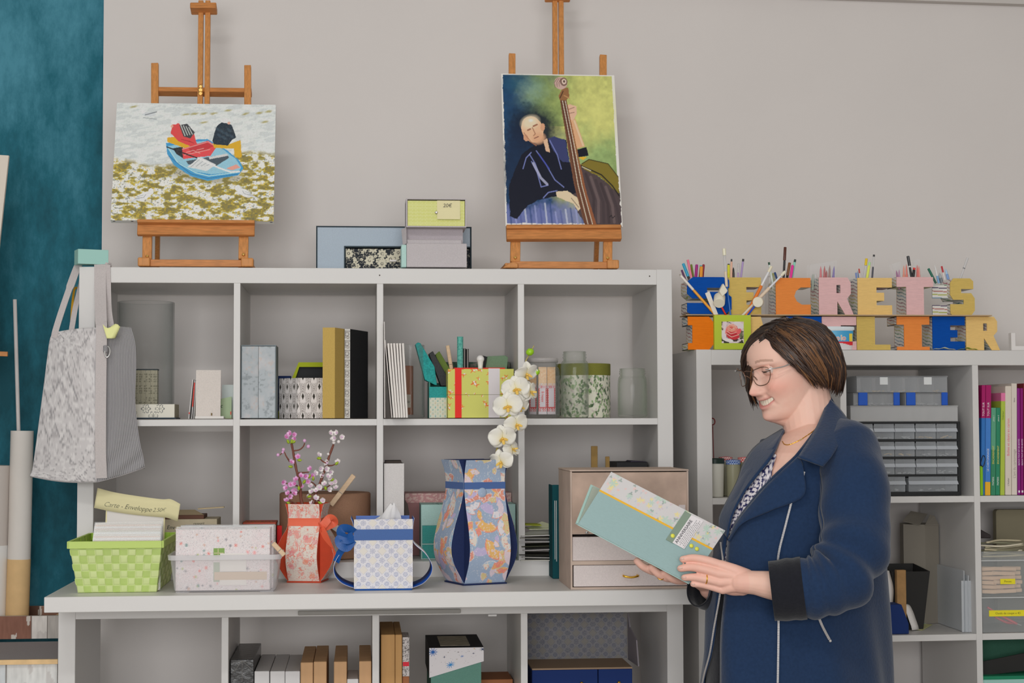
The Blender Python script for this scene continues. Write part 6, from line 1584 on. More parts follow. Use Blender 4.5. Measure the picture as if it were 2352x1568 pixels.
def letter(ch,word,colour,pxl,pxr,pyt,pyb,label,open_top,dep=0.082,zb=None,shift=0.0):
 y0 = YR(pxl)+0.018+shift
 x0,x1 = X_(pxl,y0,760),X_(pxr,y0,760);z0 = zb;z1 = Z_(pyt,y0,(pxl+pxr)/2)
 poly =[(x0+(x1-x0)*u,z0+(z1-z0)*v)for u,v in GL[ch]]
 t = thing('cardboard_letter',label,'letter',((x0+x1)/2,y0+dep/2,z0),group=None)
 MB().prism(poly,y0,y0+0.0035).build('front',corr(colour,LC[colour]),t)
 MB().prism(poly,y0+dep-0.003,y0+dep).build('back',mat('plain_cardboard',(170,146,116),0.85),t)
 m = MB();n = len(poly);so =(ord(ch)*7%10)
 for i in range(n):
  (ax,az),(bx,bz) = poly[i],poly[(i+1)%n]
  L = math.hypot(bx-ax,bz-az)
  if L<1e-5:continue
  if ch=='R' and i in(9,17,10,16):
   if i in(10,16):continue
  if open_top and az>z1-0.001 and bz>z1-0.001:continue
  nu = 24;nv = max(2,int(L/0.0012))
  U,V = np.meshgrid(np.linspace(0,1,nu),np.linspace(0,1,nv),indexing='ij')
  P = np.stack([ax+(bx-ax)*V,y0+0.0034+(dep-0.0064)*U,az+(bz-az)*V],-1)
  zz = P[...,2]-z0-0.16*(P[...,1]-y0)*(1 if abs(bz-az)>abs(bx-ax)else 0)+0.0012*np.sin(U*9+V*3)
  s_ = zz/0.0088;k = np.floor(s_).astype(int);f = s_-k
  img = fill(U.shape,(206,203,198))
  for q in range(10):img = np.where(((f<0.21)&((k+so)%10==q))[...,None],C(*STR[q]),img)
  m.sheet(P,0.0014,col=img,col2=C(150,130,104))
 m.build('sides',vcol('striped_cardboard',0.85),t)
 return t,x0,x1,y0,z1
ZL1 = ZR+0.0006
T1 ={}
ybot = 727
bot =[('D','orange2',1580,1641,'orange letter at the left end of the lower row, partly behind the rose pot'),('A','yellow',1700,1768,'yellow letter of the lower row just right of the rose pot'),('T','blue',1806,1887,'blue letter of the lower row behind the head of the person'),('E','pink',1888,1967,'pink letter of the lower row behind the small blue and white tub'),('L','mustard',1968,2045,'mustard letter L in the lower row'),('I','orange',2060,2135,'orange letter I with striped sides in the lower row'),('E','blue',2142,2216,'blue letter E in the lower row beside the last yellow R'),('R','yellow',2219,2292,'yellow letter R at the right end of the lower row')]
ztop = None
for ch,c,a,b,lb in bot:
 r_ = letter(ch,'lower',c,a,b,ybot,803,lb,False,zb=ZL1)
 ztop = r_[4]if ztop is None else max(ztop,r_[4])
 # the loose strip of corrugated board laid between the two rows of letters
ys_ = YR(1580)
o = MB().box(X_(1576,ys_+0.02),X_(2270,ys_+0.05),ys_+0.020,ys_+0.105,ztop+0.0003,ztop+0.0030).build('cardboard_strip',mat('plain_cardboard',(170,146,116),0.85));tag(o,'thin strip of corrugated board lying between the two rows of letters','cardboard strip')
ZL2 = ztop+0.0034
top_l =[('S','blue',1579,1681,636,'blue letter S first in the upper row, felt pens standing in it'),('E','mustard',1674,1749,637,'mustard letter E second in the upper row, behind the sponge brushes'),('C','orange',1783,1863,638,'orange letter C in the upper row'),('R','pink',1882,1957,637,'pink letter R in the upper row'),('E','yellow',1971,2050,638,'yellow letter E in the upper row between pink R and pink T'),('T','pink',2061,2145,636,'pink letter T in the upper row'),('S','mustard',2184,2240,639,'mustard letter S at the right end of the upper row')]
for i,(ch,c,a,b,pt_,lb)in enumerate(top_l):
 r_ = letter(ch,'upper',c,a,b,pt_,725,lb,True,zb=ZL2,shift=0.006 if i==1 else 0.0)
 T1[i] = r_
 # pens
def pen(label,bx,by,tx,ty,wpx,parts,slot=None,kind='felt_pen',cat='pen',yoff=0.035,group=None,extra=0.028,tip=False):
 """parts: list of (fraction from, fraction to, colour, width factor); base and tip as pixels"""
 y0 = YR(bx)+0.018+yoff
 B = at(bx,by,y0);T_p = at(tx,ty,y0);u =(T_p-B)/np.linalg.norm(T_p-B)
 B2 = B-u*extra;L = np.linalg.norm(T_p-B2);l0 = extra/L
 t = thing(kind,label,cat,B2,group=group)
 for q,(f0,f1,c,wf)in enumerate(parts):
  a_ = B2 if f0<=0 else B+(T_p-B)*f0;b_ = B+(T_p-B)*f1
  r = wpx*wf/2/915
  m = MB()
  mt = c if not isinstance(c,tuple)else mat('pen_%d_%d_%d'%c,c,0.35,spec=0.5)
  if tip and q==len(parts)-1:m.tube([a_,a_+(b_-a_)*0.6,b_],[r,r*0.8,r*0.12],12)
  else:m.tube([a_,a_+(b_-a_)*0.96,b_],[r,r,r*0.8],12)
  m.build('body' if q==0 else('cap' if q==len(parts)-1 else 'sleeve'),mt,t,smooth=False)
  smooth_angle(t.children[-1],50)
 return t
clr = clear('clear_pen_tube',(190,190,192),0.22,0.12,0.5)
k4 = lambda x,y:(1540+x/5.405,540+y/5.405)
k5 = lambda x,y:(1900+x/5.2035,540+y/5.2035)
def P4(label,tx,ty,bx,by,w,parts,**k):return pen(label,*k4(bx,by),*k4(tx,ty),w,parts,**k)
def P5(label,tx,ty,bx,by,w,parts,**k):return pen(label,*k5(bx,by),*k5(tx,ty),w,parts,**k)
BK =(36,36,38)
gS = 'pens in the blue S'
P4('dark purple felt pen, lowest and leftmost in the blue S',138,430,178,535,5,[(0,1,(86,40,84),1)],group=gS,yoff=0.05)
P4('turquoise capped felt pen leaning left in the blue S',157,350,232,545,7,[(0,.18,BK,.9),(.18,1,(40,146,180),1)],group=gS)
P4('pink felt pen, tallest in the blue S',214,304,264,545,6,[(0,.45,(226,120,140),.9),(.45,1,(222,110,132),1)],group=gS,yoff=0.03)
P4('moss green felt pen behind the pink one in the blue S',258,362,284,530,5,[(0,1,(108,124,30),1)],group=gS,yoff=0.055)
P4('magenta felt pen standing upright in the blue S',327,364,314,535,7,[(0,1,(146,20,116),1)],group=gS)
P4('teal felt pen behind the orange one in the blue S',378,374,362,535,6,[(0,.9,(32,64,110),.9),(.9,1,(56,158,160),1)],group=gS,yoff=0.06)
P4('orange felt pen in the blue S',384,388,378,535,8,[(0,1,(228,138,30),1)],group=gS,yoff=0.025)
P4('dark red felt pen rightmost in the blue S',412,362,396,535,6,[(0,1,(140,24,44),1)],group=gS,yoff=0.068)
gE = 'pens in the mustard E'
P4('long clear handled brush with cream bristles standing by the mustard E',665,165,697,640,7,[(0,.4,(206,190,168),1),(.4,.82,clr,1),(.82,1,(218,208,184),1.2)],kind='paint_brush',cat='brush',yoff=-0.004,extra=0.0,group=gE)
P4('yellow highlighter with black end in the mustard E',722,355,722,540,6.5,[(0,.93,(206,204,40),1),(.93,1,BK,.8)],group=gE)
P4('peach pen with black cap in the mustard E',758,296,755,540,5,[(0,.87,(228,168,146),1),(.87,1,BK,.8)],group=gE)
P4('black pointed pen in the mustard E',781,398,784,540,5.5,[(0,.6,(58,52,48),1),(.6,1,(40,38,36),.9)],group=gE,tip=True)
P4('clear lilac pen in the mustard E',848,352,836,540,6,[(0,.4,(182,156,190),.8),(.4,1,clr,1)],group=gE,yoff=0.05)
P4('lilac pen with black cap in the mustard E',904,295,872,540,5,[(0,.87,(160,138,182),1),(.87,1,BK,1)],group=gE)
gC = 'pens in the orange C'
P4('white brush pen with dark green end, left of the orange C',1221,335,1262,560,5,[(0,.85,(196,206,200),1.1),(.85,1,(30,70,50),1)],group=gC,yoff=0.03,extra=0.05)
P4('dark blue pen in the clear box left of the orange C',1294,460,1322,545,5,[(0,1,(20,56,108),1)],group=gC,yoff=0.03)
P4('olive pen in the clear box left of the orange C',1268,470,1285,545,6,[(0,1,(160,160,100),1)],group=gC,yoff=0.045)
P4('black marker with long dark brown cap, tallest in the orange C',1424,147,1404,540,7,[(0,.58,BK,.8),(.58,1,(84,44,34),1)],group=gC)
P4('brown felt pen in the orange C',1480,340,1446,540,7,[(0,.2,BK,.9),(.2,1,(120,78,46),1)],group=gC)
P4('hot pink felt pen in the orange C',1517,372,1490,540,7,[(0,1,(230,40,140),1)],group=gC,yoff=0.025)
P4('mint pen with black cap rightmost in the orange C',1548,300,1505,540,5.5,[(0,.86,(132,200,180),1),(.86,1,(24,40,36),1)],group=gC,yoff=0.055)
gR = 'pens in the pink R'
for x,y,x2,c,lb in((1770,480,1768,(150,160,150),'grey green pen leftmost in the clear sleeve in the pink R'),(1800,465,1806,(190,188,186),'white pen in the clear sleeve in the pink R'),(1865,385,1866,(206,96,104),'rose red pen in the clear sleeve in the pink R'),(1913,380,1910,(176,70,70),'brick red pen in the clear sleeve in the pink R'),(1938,436,1934,(160,60,60),'short dark red pen in the clear sleeve in the pink R'),(1978,372,1972,(150,110,100),'brown pen in the clear sleeve in the pink R'),(2032,384,2020,(116,100,170),'violet pen rightmost in the clear sleeve in the pink R')):
 P4(lb,x,y,x2,545,6.5,[(0,.25,c,1),(.25,1,c,.85)],group=gR,tip=True)
def sleeve(label,pts,yb,dd=0.02):
 q =[at(*p,yb)for p in pts];m = MB()
 m.sheet(np.array([[q[0],q[3]],[q[1],q[2]]]),0.0003);q2 =[p+np.array([0,dd,0])for p in q];m.sheet(np.array([[q2[1],q2[2]],[q2[0],q2[3]]]),0.0003)
 return tag(m.build('clear_sleeve',clear('clear_film',(200,200,202),0.08,0.1,0.6)),label,'plastic sleeve')
yR_ = YR(1900)+0.034
sleeve('clear plastic sleeve around the pens in the pink R',[k4(1728,560),k4(2040,560),k4(2078,310),k4(1735,360)],yR_,0.034)
gE2 = 'pens in the yellow E'
P5('blue pen leaning left in the yellow E',344,448,352,520,5,[(0,1,(110,130,180),1)],group=gE2)
P5('second blue pen in the yellow E',362,425,382,520,5.5,[(0,1,(96,130,180),1)],group=gE2,tip=True,yoff=0.045)
P5('thin pen with a red tip in the yellow E',380,400,392,520,3.5,[(0,.55,(200,190,186),1),(.55,1,(176,60,50),1)],group=gE2)
P5('clear pen with yellow cap in the yellow E',470,278,440,520,6.5,[(0,.66,clr,.85),(.66,1,(226,182,40),1)],group=gE2)
P5('lime yellow highlighter in the yellow E',508,322,474,525,6.5,[(0,.8,(206,216,90),1),(.8,1,(160,210,140),.8)],group=gE2,yoff=0.025)
P5('clear pen with black ends in the yellow E',559,232,536,525,5,[(0,.5,(70,72,84),.9),(.5,.92,clr,1),(.92,1,BK,1)],group=gE2)
gT = 'pens in the pink T'
for x,y,x2,c,lb in((825,420,842,(150,80,130),'purple pen leftmost in the clear sleeve in the pink T'),(860,410,860,(176,120,160),'mauve pen in the clear sleeve in the pink T'),(915,360,916,(216,140,120),'salmon pen in the left clear sleeve in the pink T'),(945,345,952,(206,120,110),'coral pen right in the left clear sleeve in the pink T'),(1074,355,1080,(206,110,104),'coral pen in the right clear sleeve in the pink T'),(1096,365,1100,(214,140,130),'pale coral pen rightmost in the pink T')):
 P5(lb,x,y,x2,515,6,[(0,.3,c,1),(.3,1,c,.8)],group=gT,tip=True)
P5('black marker with white band leaning left in the pink T',964,248,1010,515,7,[(0,.5,(30,30,32),.8),(.5,.56,(206,204,202),.9),(.56,1,(38,38,40),1)],group=gT)
P5('black pen with red end in the pink T',1041,388,1024,515,7,[(0,.8,(34,32,34),1),(.8,1,(206,50,46),.9)],group=gT,yoff=0.028)
sleeve('left clear plastic sleeve of pens in the pink T',[k5(835,515),k5(900,515),k5(880,310),k5(770,345)],YR(2080)+0.036,0.026)
sleeve('right clear plastic sleeve of pens in the pink T',[k5(1040,515),k5(1112,515),k5(1108,285),k5(1035,290)],YR(2100)+0.060,0.014)
gS2 = 'pens in the mustard S'
P5('dark green pen leaning left in the mustard S',1208,398,1300,575,6,[(0,.35,(30,84,66),.9),(.35,1,(20,98,78),1)],group=gS2,extra=0.0,yoff=0.09)
P5('white blue pen in the mustard S',1284,352,1335,575,6,[(0,.4,(120,160,196),1),(.4,1,(206,206,206),.8)],group=gS2,extra=0.0,tip=True,yoff=0.085)
P5('grey pen in the mustard S',1340,450,1372,570,8,[(0,.5,(110,116,122),1),(.5,1,(156,160,164),.9)],group=gS2,extra=0.0,tip=True,yoff=0.08)
P5('white pen with red end in the mustard S',1367,370,1414,565,5,[(0,.62,(206,200,198),1),(.62,1,(176,40,50),.9)],group=gS2,extra=0.0,yoff=0.075)
P5('pale blue pen in the mustard S',1412,400,1456,560,7,[(0,.6,(120,150,196),1),(.6,1,(160,186,214),.9)],group=gS2,extra=0.0,tip=True,yoff=0.07)
P5('long pale grey pen at the right in the mustard S',1678,270,1588,530,6,[(0,.5,(190,188,188),.8),(.5,.54,(120,120,122),1),(.54,1,(186,184,184),1)],group=gS2,yoff=0.03)
# striped back box of the mustard S
y0 = YR(2150)+0.045;m = MB();xa,xb = X_(2143,y0),X_(2186,y0);z0 = ZL2;z1 = Z_(650,y0)
def stripes(f,A,B):
 s_ =(B+0.05*A)/0.0088;k = np.floor(s_).astype(int);fr = s_-k;img = fill(A.shape,(198,196,192))
 for q in range(10):img = np.where(((fr<0.3)&(k%10==q))[...,None],C(*STR[(q*3+3)%10]),img)
 return img
for za,zb in((z0,z0+0.028),(z0+0.046,z1)):m.cbox(xa,xb,y0,y0+0.003,za,zb,stripes,0.0013,coarse='blrtd')
o = m.build('striped_board',vcol(),T1[6][0])
# clear box between E and C
y0 = YR(1760)+0.05;xa,xb = X_(1768,y0),X_(1782,y0)
tag(MB().box(xa,xb,y0,y0+0.05,ZL2,Z_(630,y0)).build('clear_box',clear('film_box',(206,206,206),0.12,0.1,0.5)),'narrow clear plastic box between the mustard E and the orange C','plastic box')
# rose pot with brushes
y0 = YR(1641)+0.002;xa,xb = X_(1641,y0),X_(1725,y0);zt = Z_(722,y0);limep = mat('lime_paint',(168,184,52),0.6)
# the pot stands on the front edge of the shelf top, so the letters behind start further back
t = thing('brush_pot','lime green square pot with a rose picture, holding brushes and sponge daubers','pot',((xa+xb)/2,y0+0.03,ZR))
dp = 0.0155
m = MB();m.box(xa,xb,y0,y0+0.003,ZR+0.0005,zt).box(xa,xa+0.003,y0+0.003,y0+dp,ZR+0.0005,zt).box(xb-0.003,xb,y0+0.003,y0+dp,ZR+0.0005,zt).box(xa+0.003,xb-0.003,y0+dp-0.001,y0+dp,ZR+0.0005,zt).box(xa+0.003,xb-0.003,y0+0.003,y0+dp-0.001,ZR+0.0005,ZR+0.002)
m.build('pot_walls',limep,t)
p = Paint(636,910,1066,1336,2.2,(196,176,176))
n_ = vnoise(p.X,p.Y,34,3,3);p.mask((n_>0.52)*0.9,(206,192,194));p.mask((n_<0.38)*0.9,(60,52,44))
p.mask((p.Y>1270)*(n_<0.55),(52,50,40));p.ell(665,1240,30,60,(206,196,198));p.ell(850,1110,70,40,(206,196,196),0.5);p.ell(870,1230,40,40,(86,92,56),0,.9,.4,20)
p.ell(765,1190,82,92,(214,110,100),0,1,.06,20);p.ell(775,1240,84,50,(190,44,54),0.2,1,.1,20);p.ell(755,1150,52,44,(222,146,124),0,1,.2,16);p.ell(755,1150,26,22,(202,92,80),0,1,.3,14)
for q in([(700,1130),(740,1100),(800,1115),(820,1150)],[(705,1190),(750,1220),(820,1200)],[(690,1215),(760,1260),(850,1230)],[(730,1145),(760,1165),(790,1150)]):p.line(q,7,(238,190,172),.9)
p.line([(700,1200),(750,1240),(840,1215)],6,(150,30,40),.9);p.ell(850,1190,26,40,(212,90,92),.5);p.ell(720,1300,60,22,(222,206,204),.2)
xi0,xi1,zi0,zi1 = X_(1657.7,y0),X_(1708.4,y0),Z_(787.2,y0),Z_(737.2,y0)
m = MB();p.face(m,(xi0,y0-0.0004,zi0),(1,0,0),(0,0,1),xi1-xi0,zi1-zi0);m.build('rose_picture',paint_m,t)
yp = y0+dp/2-YR(1641)-0.018
gB = 'brushes in the rose pot'
P4('long orange handled brush with white ferrule leaning left in the rose pot',112,485,560,990,6.5,[(0,.62,(222,146,40),1),(.62,.97,(206,198,190),1),(.97,1,(150,140,130),.5)],kind='paint_brush',cat='brush',yoff=yp,group=gB)
P4('orange handled brush with clear ferrule leaning right in the rose pot',1255,385,942,990,7,[(0,.6,(226,112,34),1.1),(.6,.88,(206,206,208),.8),(.88,1,(224,204,180),1)],kind='paint_brush',cat='brush',yoff=yp+0.002,group=gB)
P4('cream handled brush with white ferrule, rightmost in the rose pot',1425,450,905,985,6,[(0,.3,(206,196,178),1),(.3,.62,(210,190,168),1.3),(.62,.9,(206,206,210),.8),(.9,1,(222,208,188),1.2)],kind='paint_brush',cat='brush',yoff=yp,group=gB)
cream = mat('cream_foam',(214,206,188),0.9,bump=0.2,nscale=300)
def dauber(label,hx,hy,bx,by,col,hr,hl,axis,sh=None):
 yq_ = y0-0.001;B = at(*k4(bx,by),y0+dp/2);H = at(*k4(hx,hy),yq_-0.012);a_ = np.array(axis,float);a_/=np.linalg.norm(a_)
 t = thing('sponge_dauber',label,'sponge brush',B,group='sponge daubers in the rose pot')
 B2 = B-(H-B)/np.linalg.norm(H-B)*0.026
 MB().tube([B2,B,H],0.0022,10).build('handle',mat('dauber_%d%d%d'%col,col,0.4),t,smooth=True)
 C0 = H-a_*hl*0.15
 smooth_angle(MB().tube([C0,C0+a_*0.002,C0+a_*(hl-0.002),C0+a_*hl],[hr*0.92,hr,hr,hr*0.92],32).build('foam_head',cream,t))
 return t
dauber('sponge dauber with red handle and cream foam head, left one in the rose pot',605,835,685,985,(222,52,36),0.0145,0.030,(0.25,0.9,0.75))
dauber('sponge dauber with blue handle and round cream foam head, right one in the rose pot',1085,830,965,985,(30,70,180),0.0135,0.018,(0.35,0.95,0.05))
q =[k4(428,722),k4(480,695),k4(590,985),k4(535,985)]
tag(MB().prism([tuple(at(*c,y0+0.006)[[0,2]])for c in q],y0+0.0035,y0+0.0065).build('plastic_paddle',mat('cream_plastic',(206,200,190),0.5)),'cream plastic paddle between the red handled dauber and the orange brush in the rose pot','paddle')
q =[k4(600,700),k4(650,600),k4(705,690),k4(690,715),k4(640,760)]
tag(MB().prism([tuple(at(*c,y0-0.014)[[0,2]])for c in q],y0-0.02,y0-0.002).build('foam_block',cream,bevel=0.001),'small cream foam block stuck against the red handled dauber','foam block')
P4('blue pen rising at the right rear of the rose pot',700,640,745,985,4,[(0,1,(40,96,170),1)],yoff=yp,group=gB)
# blue and white tub
y0 = YR(1930)+0.0035;c0 =(X_(1884,y0),X_(1967,y0));cx,R = sum(c0)/2,(c0[1]-c0[0])/2;zt = Z_(747,y0)
yc_ = y0+R*0.32
t = thing('plastic_tub','small blue and white tub lettered golo, in front of the lower letters','tub',(cx,yc_,ZR))
hb = zt-ZR
smooth_angle(MB().lathe([(R*.84,0.0005),(R*.86,0.004),(R*.93,hb-0.010),(0,hb-0.010)],48,(cx,yc_,ZR),sy=0.30).build('tub_body',mat('tub_white',(206,202,202),0.4),t))
smooth_angle(MB().lathe([(R*.98,hb-0.010),(R,hb-0.008),(R,hb-0.003),(R*.95,hb-0.001),(0,hb)],48,(cx,yc_,ZR),sy=0.30).build('lid',mat('tub_lid',(200,208,212),0.4),t))
ang = np.linspace(-math.pi+0.25,-0.25,60);zz = np.linspace(0.010,hb-0.0115,30);A,Zg = np.meshgrid(ang,zz,indexing='ij')
rr = R*(.865+.065*(Zg-.004)/(hb-.014))+0.0006
img = fill(A.shape,(62,150,196));img = mixc(img,(Zg<0.021)*1.0,(206,40,50));img = mixc(img,(Zg<0.015+0.003*np.sin(A*3))*1.0,(206,202,202));img = mixc(img,np.exp(-((A+1.9)/.5)**2)*np.clip((Zg-.02)/.02,0,1)*0.4,(130,190,216))
lb = MB().grid(np.stack([cx+rr*np.cos(A),yc_+0.30*rr*np.sin(A),ZR+Zg],-1),0,img).build('wrapper',vcol('glossy_print',0.35,0.5),t,smooth=True)
qz = ZR+0.0305
for k,(chh,col)in enumerate((('g',(206,190,90)),('o',(214,120,110)),('l',(206,150,110)),('o',(216,96,96)))):
 xx = cx-0.010+k*0.0092-(0.002 if k==3 else 0)
 yy_ = yc_-0.30*R*0.94*math.sqrt(max(0,1-((xx-cx)/(R*.95))**2))-0.0008
 lettering(chh,0.0175,TR((xx,yy_-0.0002,qz),rz=0.3*(xx-cx)/R),mat('letter_white',(216,212,208),0.4),lb,weight=0.0012)
 lettering(chh,0.0175,TR((xx,yy_-0.0007,qz),rz=0.3*(xx-cx)/R),mat('ink_%d_%d_%d'%col,col,0.4),lb,weight=-0.0001)
m = MB();xx = cx+R*0.72;yy_ = yc_-0.30*R*.66-0.001
m.box(xx-0.004,xx+0.004,yy_-0.001,yy_,ZR+0.022,ZR+0.042);m.build('yellow_print',mat('print_yellow',(226,186,60),0.5),lb)
# paper scraps and the white letter at the right end
y0 = YR(2180)+0.004
for k,(a,b,c,lb)in enumerate(((2140,2195,(206,208,180),'pale paper scrap lying in front of the blue E of the lower row'),(2202,2246,(150,164,62),'green paper scrap lying in front of the yellow R of the lower row'))):
 P = np.zeros((12,4,3))
 for i in range(12):
  for j in range(4):P[i,j] =(X_(a+(b-a)*i/11,y0),y0+0.0005+j*0.004,ZR+0.0012+0.0065*math.sin(math.pi*i/11)*(0.7+0.3*math.sin(i*1.3+k))*(1-0.15*j))
 tag(MB().sheet(P,0.0004,flip=True).build('paper_scrap',mat('scrap_%d'%k,c,0.7),smooth=True),lb,'paper scrap')
y0 = YR(2330)+0.03;xa,xb = X_(2323,y0),X_(2385,y0);za,zb = ZR+0.0005,Z_(762,y0)
w = X_(2333,y0)-xa
tag(MB().prism([(xa,za),(xb,za),(xb,zb),(xb-w,zb),(xb-w,za+0.012),(xa+w,za+0.012),(xa+w,zb),(xa,zb)],y0,y0+0.02).build('white_letter',mat('white_letter',(204,200,198),0.6),bevel=0.001),'white letter U shape cut by the right edge of the picture','letter')
# ---- contents of the right shelf
ZA = 1.0955;ZBs = 0.7435
def rb(px0,px1,pyt,Y,z):return X_(px0,Y,1100),X_(px1,Y,1100),z+0.0004,Z_(pyt,Y,(px0+px1)/2)
# jars in the first compartment
def lidjar(label,pxl,pxr,pyt,pyl,Y,body,lidc,check=None):
 cx =(X_(pxl,Y,1100)+X_(pxr,Y,1100))/2;r =(X_(pxr,Y,1100)-X_(pxl,Y,1100))/2;h = Z_(pyt,Y,(pxl+pxr)/2)-ZA;hl = Z_(pyl,Y,(pxl+pxr)/2)-ZA
 t = thing('lidded_jar',label,'jar',(cx,Y,ZA+0.0005),group='lidded jars left of the person')
 smooth_angle(MB().lathe([(r*.86,0.0005),(r*.9,0.003),(r,hl-0.004),(r*.96,hl),(0,hl)],36,(cx,Y,ZA)).build('jar_body',body,t))
 A,B = np.meshgrid(np.linspace(0,2*math.pi,60),np.linspace(0,1,12),indexing='ij')
 rr = r*1.04
 if check:
  ck =((np.floor(A*6)+np.floor(B*3))%2);img = np.where((ck>0.5)[...,None],C(*check[0]),C(*check[1]))
  MB().grid(np.stack([cx+rr*np.cos(A),Y+rr*np.sin(A),ZA+hl+(h-hl)*B],-1),0,img).lathe([(rr,h),(0,h+0.001)],40,(cx,Y,ZA),0,C(*check[0])).build('lid',vcol(),t,smooth=True)
 else:smooth_angle(MB().lathe([(rr,hl),(rr,h-0.002),(rr*.9,h),(0,h)],36,(cx,Y,ZA)).build('lid',lidc,t))
 return t
lidjar('white jar with dark lid at the left end of the first compartment',1622,1663,1052,1064,0.07,mat('jar_white',(186,184,174),0.5),mat('dark_green_lid',(30,46,40),0.4))
gg = mat('greenish_jar',(142,140,116),0.35)
lidjar('jar with a red checked lid behind the white jar',1652,1682,1049,1060,0.135,gg,None,((176,50,56),(206,196,192)))
lidjar('jar with a blue spotted lid beside the lapel of the person',1668,1700,1056,1066,0.075,gg,None,((24,66,150),(170,186,206)))
lidjar('jar with a red and white lid, rightmost before the person',1696,1730,1050,1061,0.11,gg,None,((206,60,56),(210,190,186)))
q = at(1637,985,0.2)
tag(MB().tube([at(1636,968,0.2)+np.array([0.007*math.cos(a_),0,0.009*math.sin(a_)])for a_ in np.linspace(0,2*math.pi,20)[:-1]],0.0016,8,closed=True).tube([at(1637,978,0.2),at(1640,1080,0.2),(at(1640,1080,0.2)[0],0.2,ZA+0.0005)],0.0012,6).build('wire_loop',mat('dark_red_wire',(120,40,40),0.4)),'dark red wire loop peeking from behind the left side of the right shelf','wire loop')
# black drawer cabinet with clear drawers
Yd = YR(2080)+0.028
x0,x1 = X_(1957,Yd,1050),X_(2200,Yd,1050);zt = Z_(968,Yd,2080);Dd = 0.15
bkp = mat('black_plastic',(32,33,34),0.45);clp = clear('drawer_plastic',(196,200,204),0.20,0.2,0.5);lip = clear('drawer_lip',(186,190,196),0.55,0.25,0.5)
t = thing('drawer_cabinet','black small parts cabinet with clear drawers behind the shoulder of the person','drawer cabinet',((x0+x1)/2,Yd+Dd/2,ZA))
rows =[(973,1008),(1014,1048),(1054,1089),(1094,1129)]
xr = X_(2208,Yd,1050)
m = MB().box(x0-0.008,x0,Yd,Yd+Dd,ZA+0.0004,zt).box(x1+0.0012,xr,Yd+0.004,Yd+Dd,ZA+0.0004,zt).box(x0,x1+0.0012,Yd+Dd-0.003,Yd+Dd,ZA+0.0004,zt).box(x0,x1+0.0012,Yd,Yd+Dd-0.003,zt-0.0045,zt)
prev = zt-0.0045
for(ya_,yb_)in rows:
 zb_ = Z_(yb_,Yd,2080);m.box(x0,x1+0.0012,Yd,Yd+Dd-0.003,max(ZA+0.0006,zb_-0.0058),zb_-0.0006)
m.box(x0,x1+0.0012,Yd-0.001,Yd+Dd-0.003,ZA+0.0004,ZA+0.0062)
m.build('frame',bkp,t)
r_ = np.random.default_rng(9);gold_b = mat('small_gold_parts',(196,164,104),0.4,0.5);steel_b = mat('small_steel_parts',(180,180,180),0.35,0.7)
for ri,(ya_,yb_)in enumerate(rows):
 za,zb = Z_(yb_,Yd,2080),Z_(ya_,Yd,2080)
 cols =[(1958,2006),(2008,2055),(2056,2102),(2104,2151),(2152,2199)]if ri<3 else[(1958,2079),(2086,2199)]
 for ci,(ca,cb)in enumerate(cols):
  xa,xb = X_(ca,Yd,1050)+0.0006,X_(cb,Yd,1050)-0.0006
  d_ = MB().box(xa,xb,Yd+0.001,Yd+0.002,za,zb).box(xa,xa+0.001,Yd+0.002,Yd+0.09,za,zb-0.004).box(xb-0.001,xb,Yd+0.002,Yd+0.09,za,zb-0.004).build('drawer',clp,t)
  zm_ = za+(zb-za)*0.52
  MB().add([(xa-0.0004,Yd+0.0008,zm_+0.0072),(xb+0.0004,Yd+0.0008,zm_+0.0072),(xb+0.0008,Yd-0.006,zm_-0.001),(xa-0.0008,Yd-0.006,zm_-0.001),(xa-0.0004,Yd+0.0008,zm_+0.0062),(xb+0.0004,Yd+0.0008,zm_+0.0062),(xb+0.0008,Yd-0.005,zm_-0.002),(xa-0.0008,Yd-0.005,zm_-0.002)],[[0,3,2,1],[4,5,6,7],[0,4,7,3],[1,2,6,5],[3,7,6,2]]).build('pull',lip,d_)
  mm = MB();nb = 7
  for q in range(nb):
   px_ = r_.uniform(xa+0.005,xb-0.005);a_ = r_.uniform(-.5,.5);c_ = np.array([px_,Yd+0.008+r_.uniform(0,.03),za+0.002+r_.uniform(0,0.005)])
   mm.bar(c_,c_+0.009*np.array([math.cos(a_),0.2,math.sin(a_)*.5]),0.002,0.002)
  mm.build('small_parts',gold_b if(ri,ci)in((0,3),(0,4),(1,2),(1,1))else steel_b,d_)['kind'] = 'stuff'
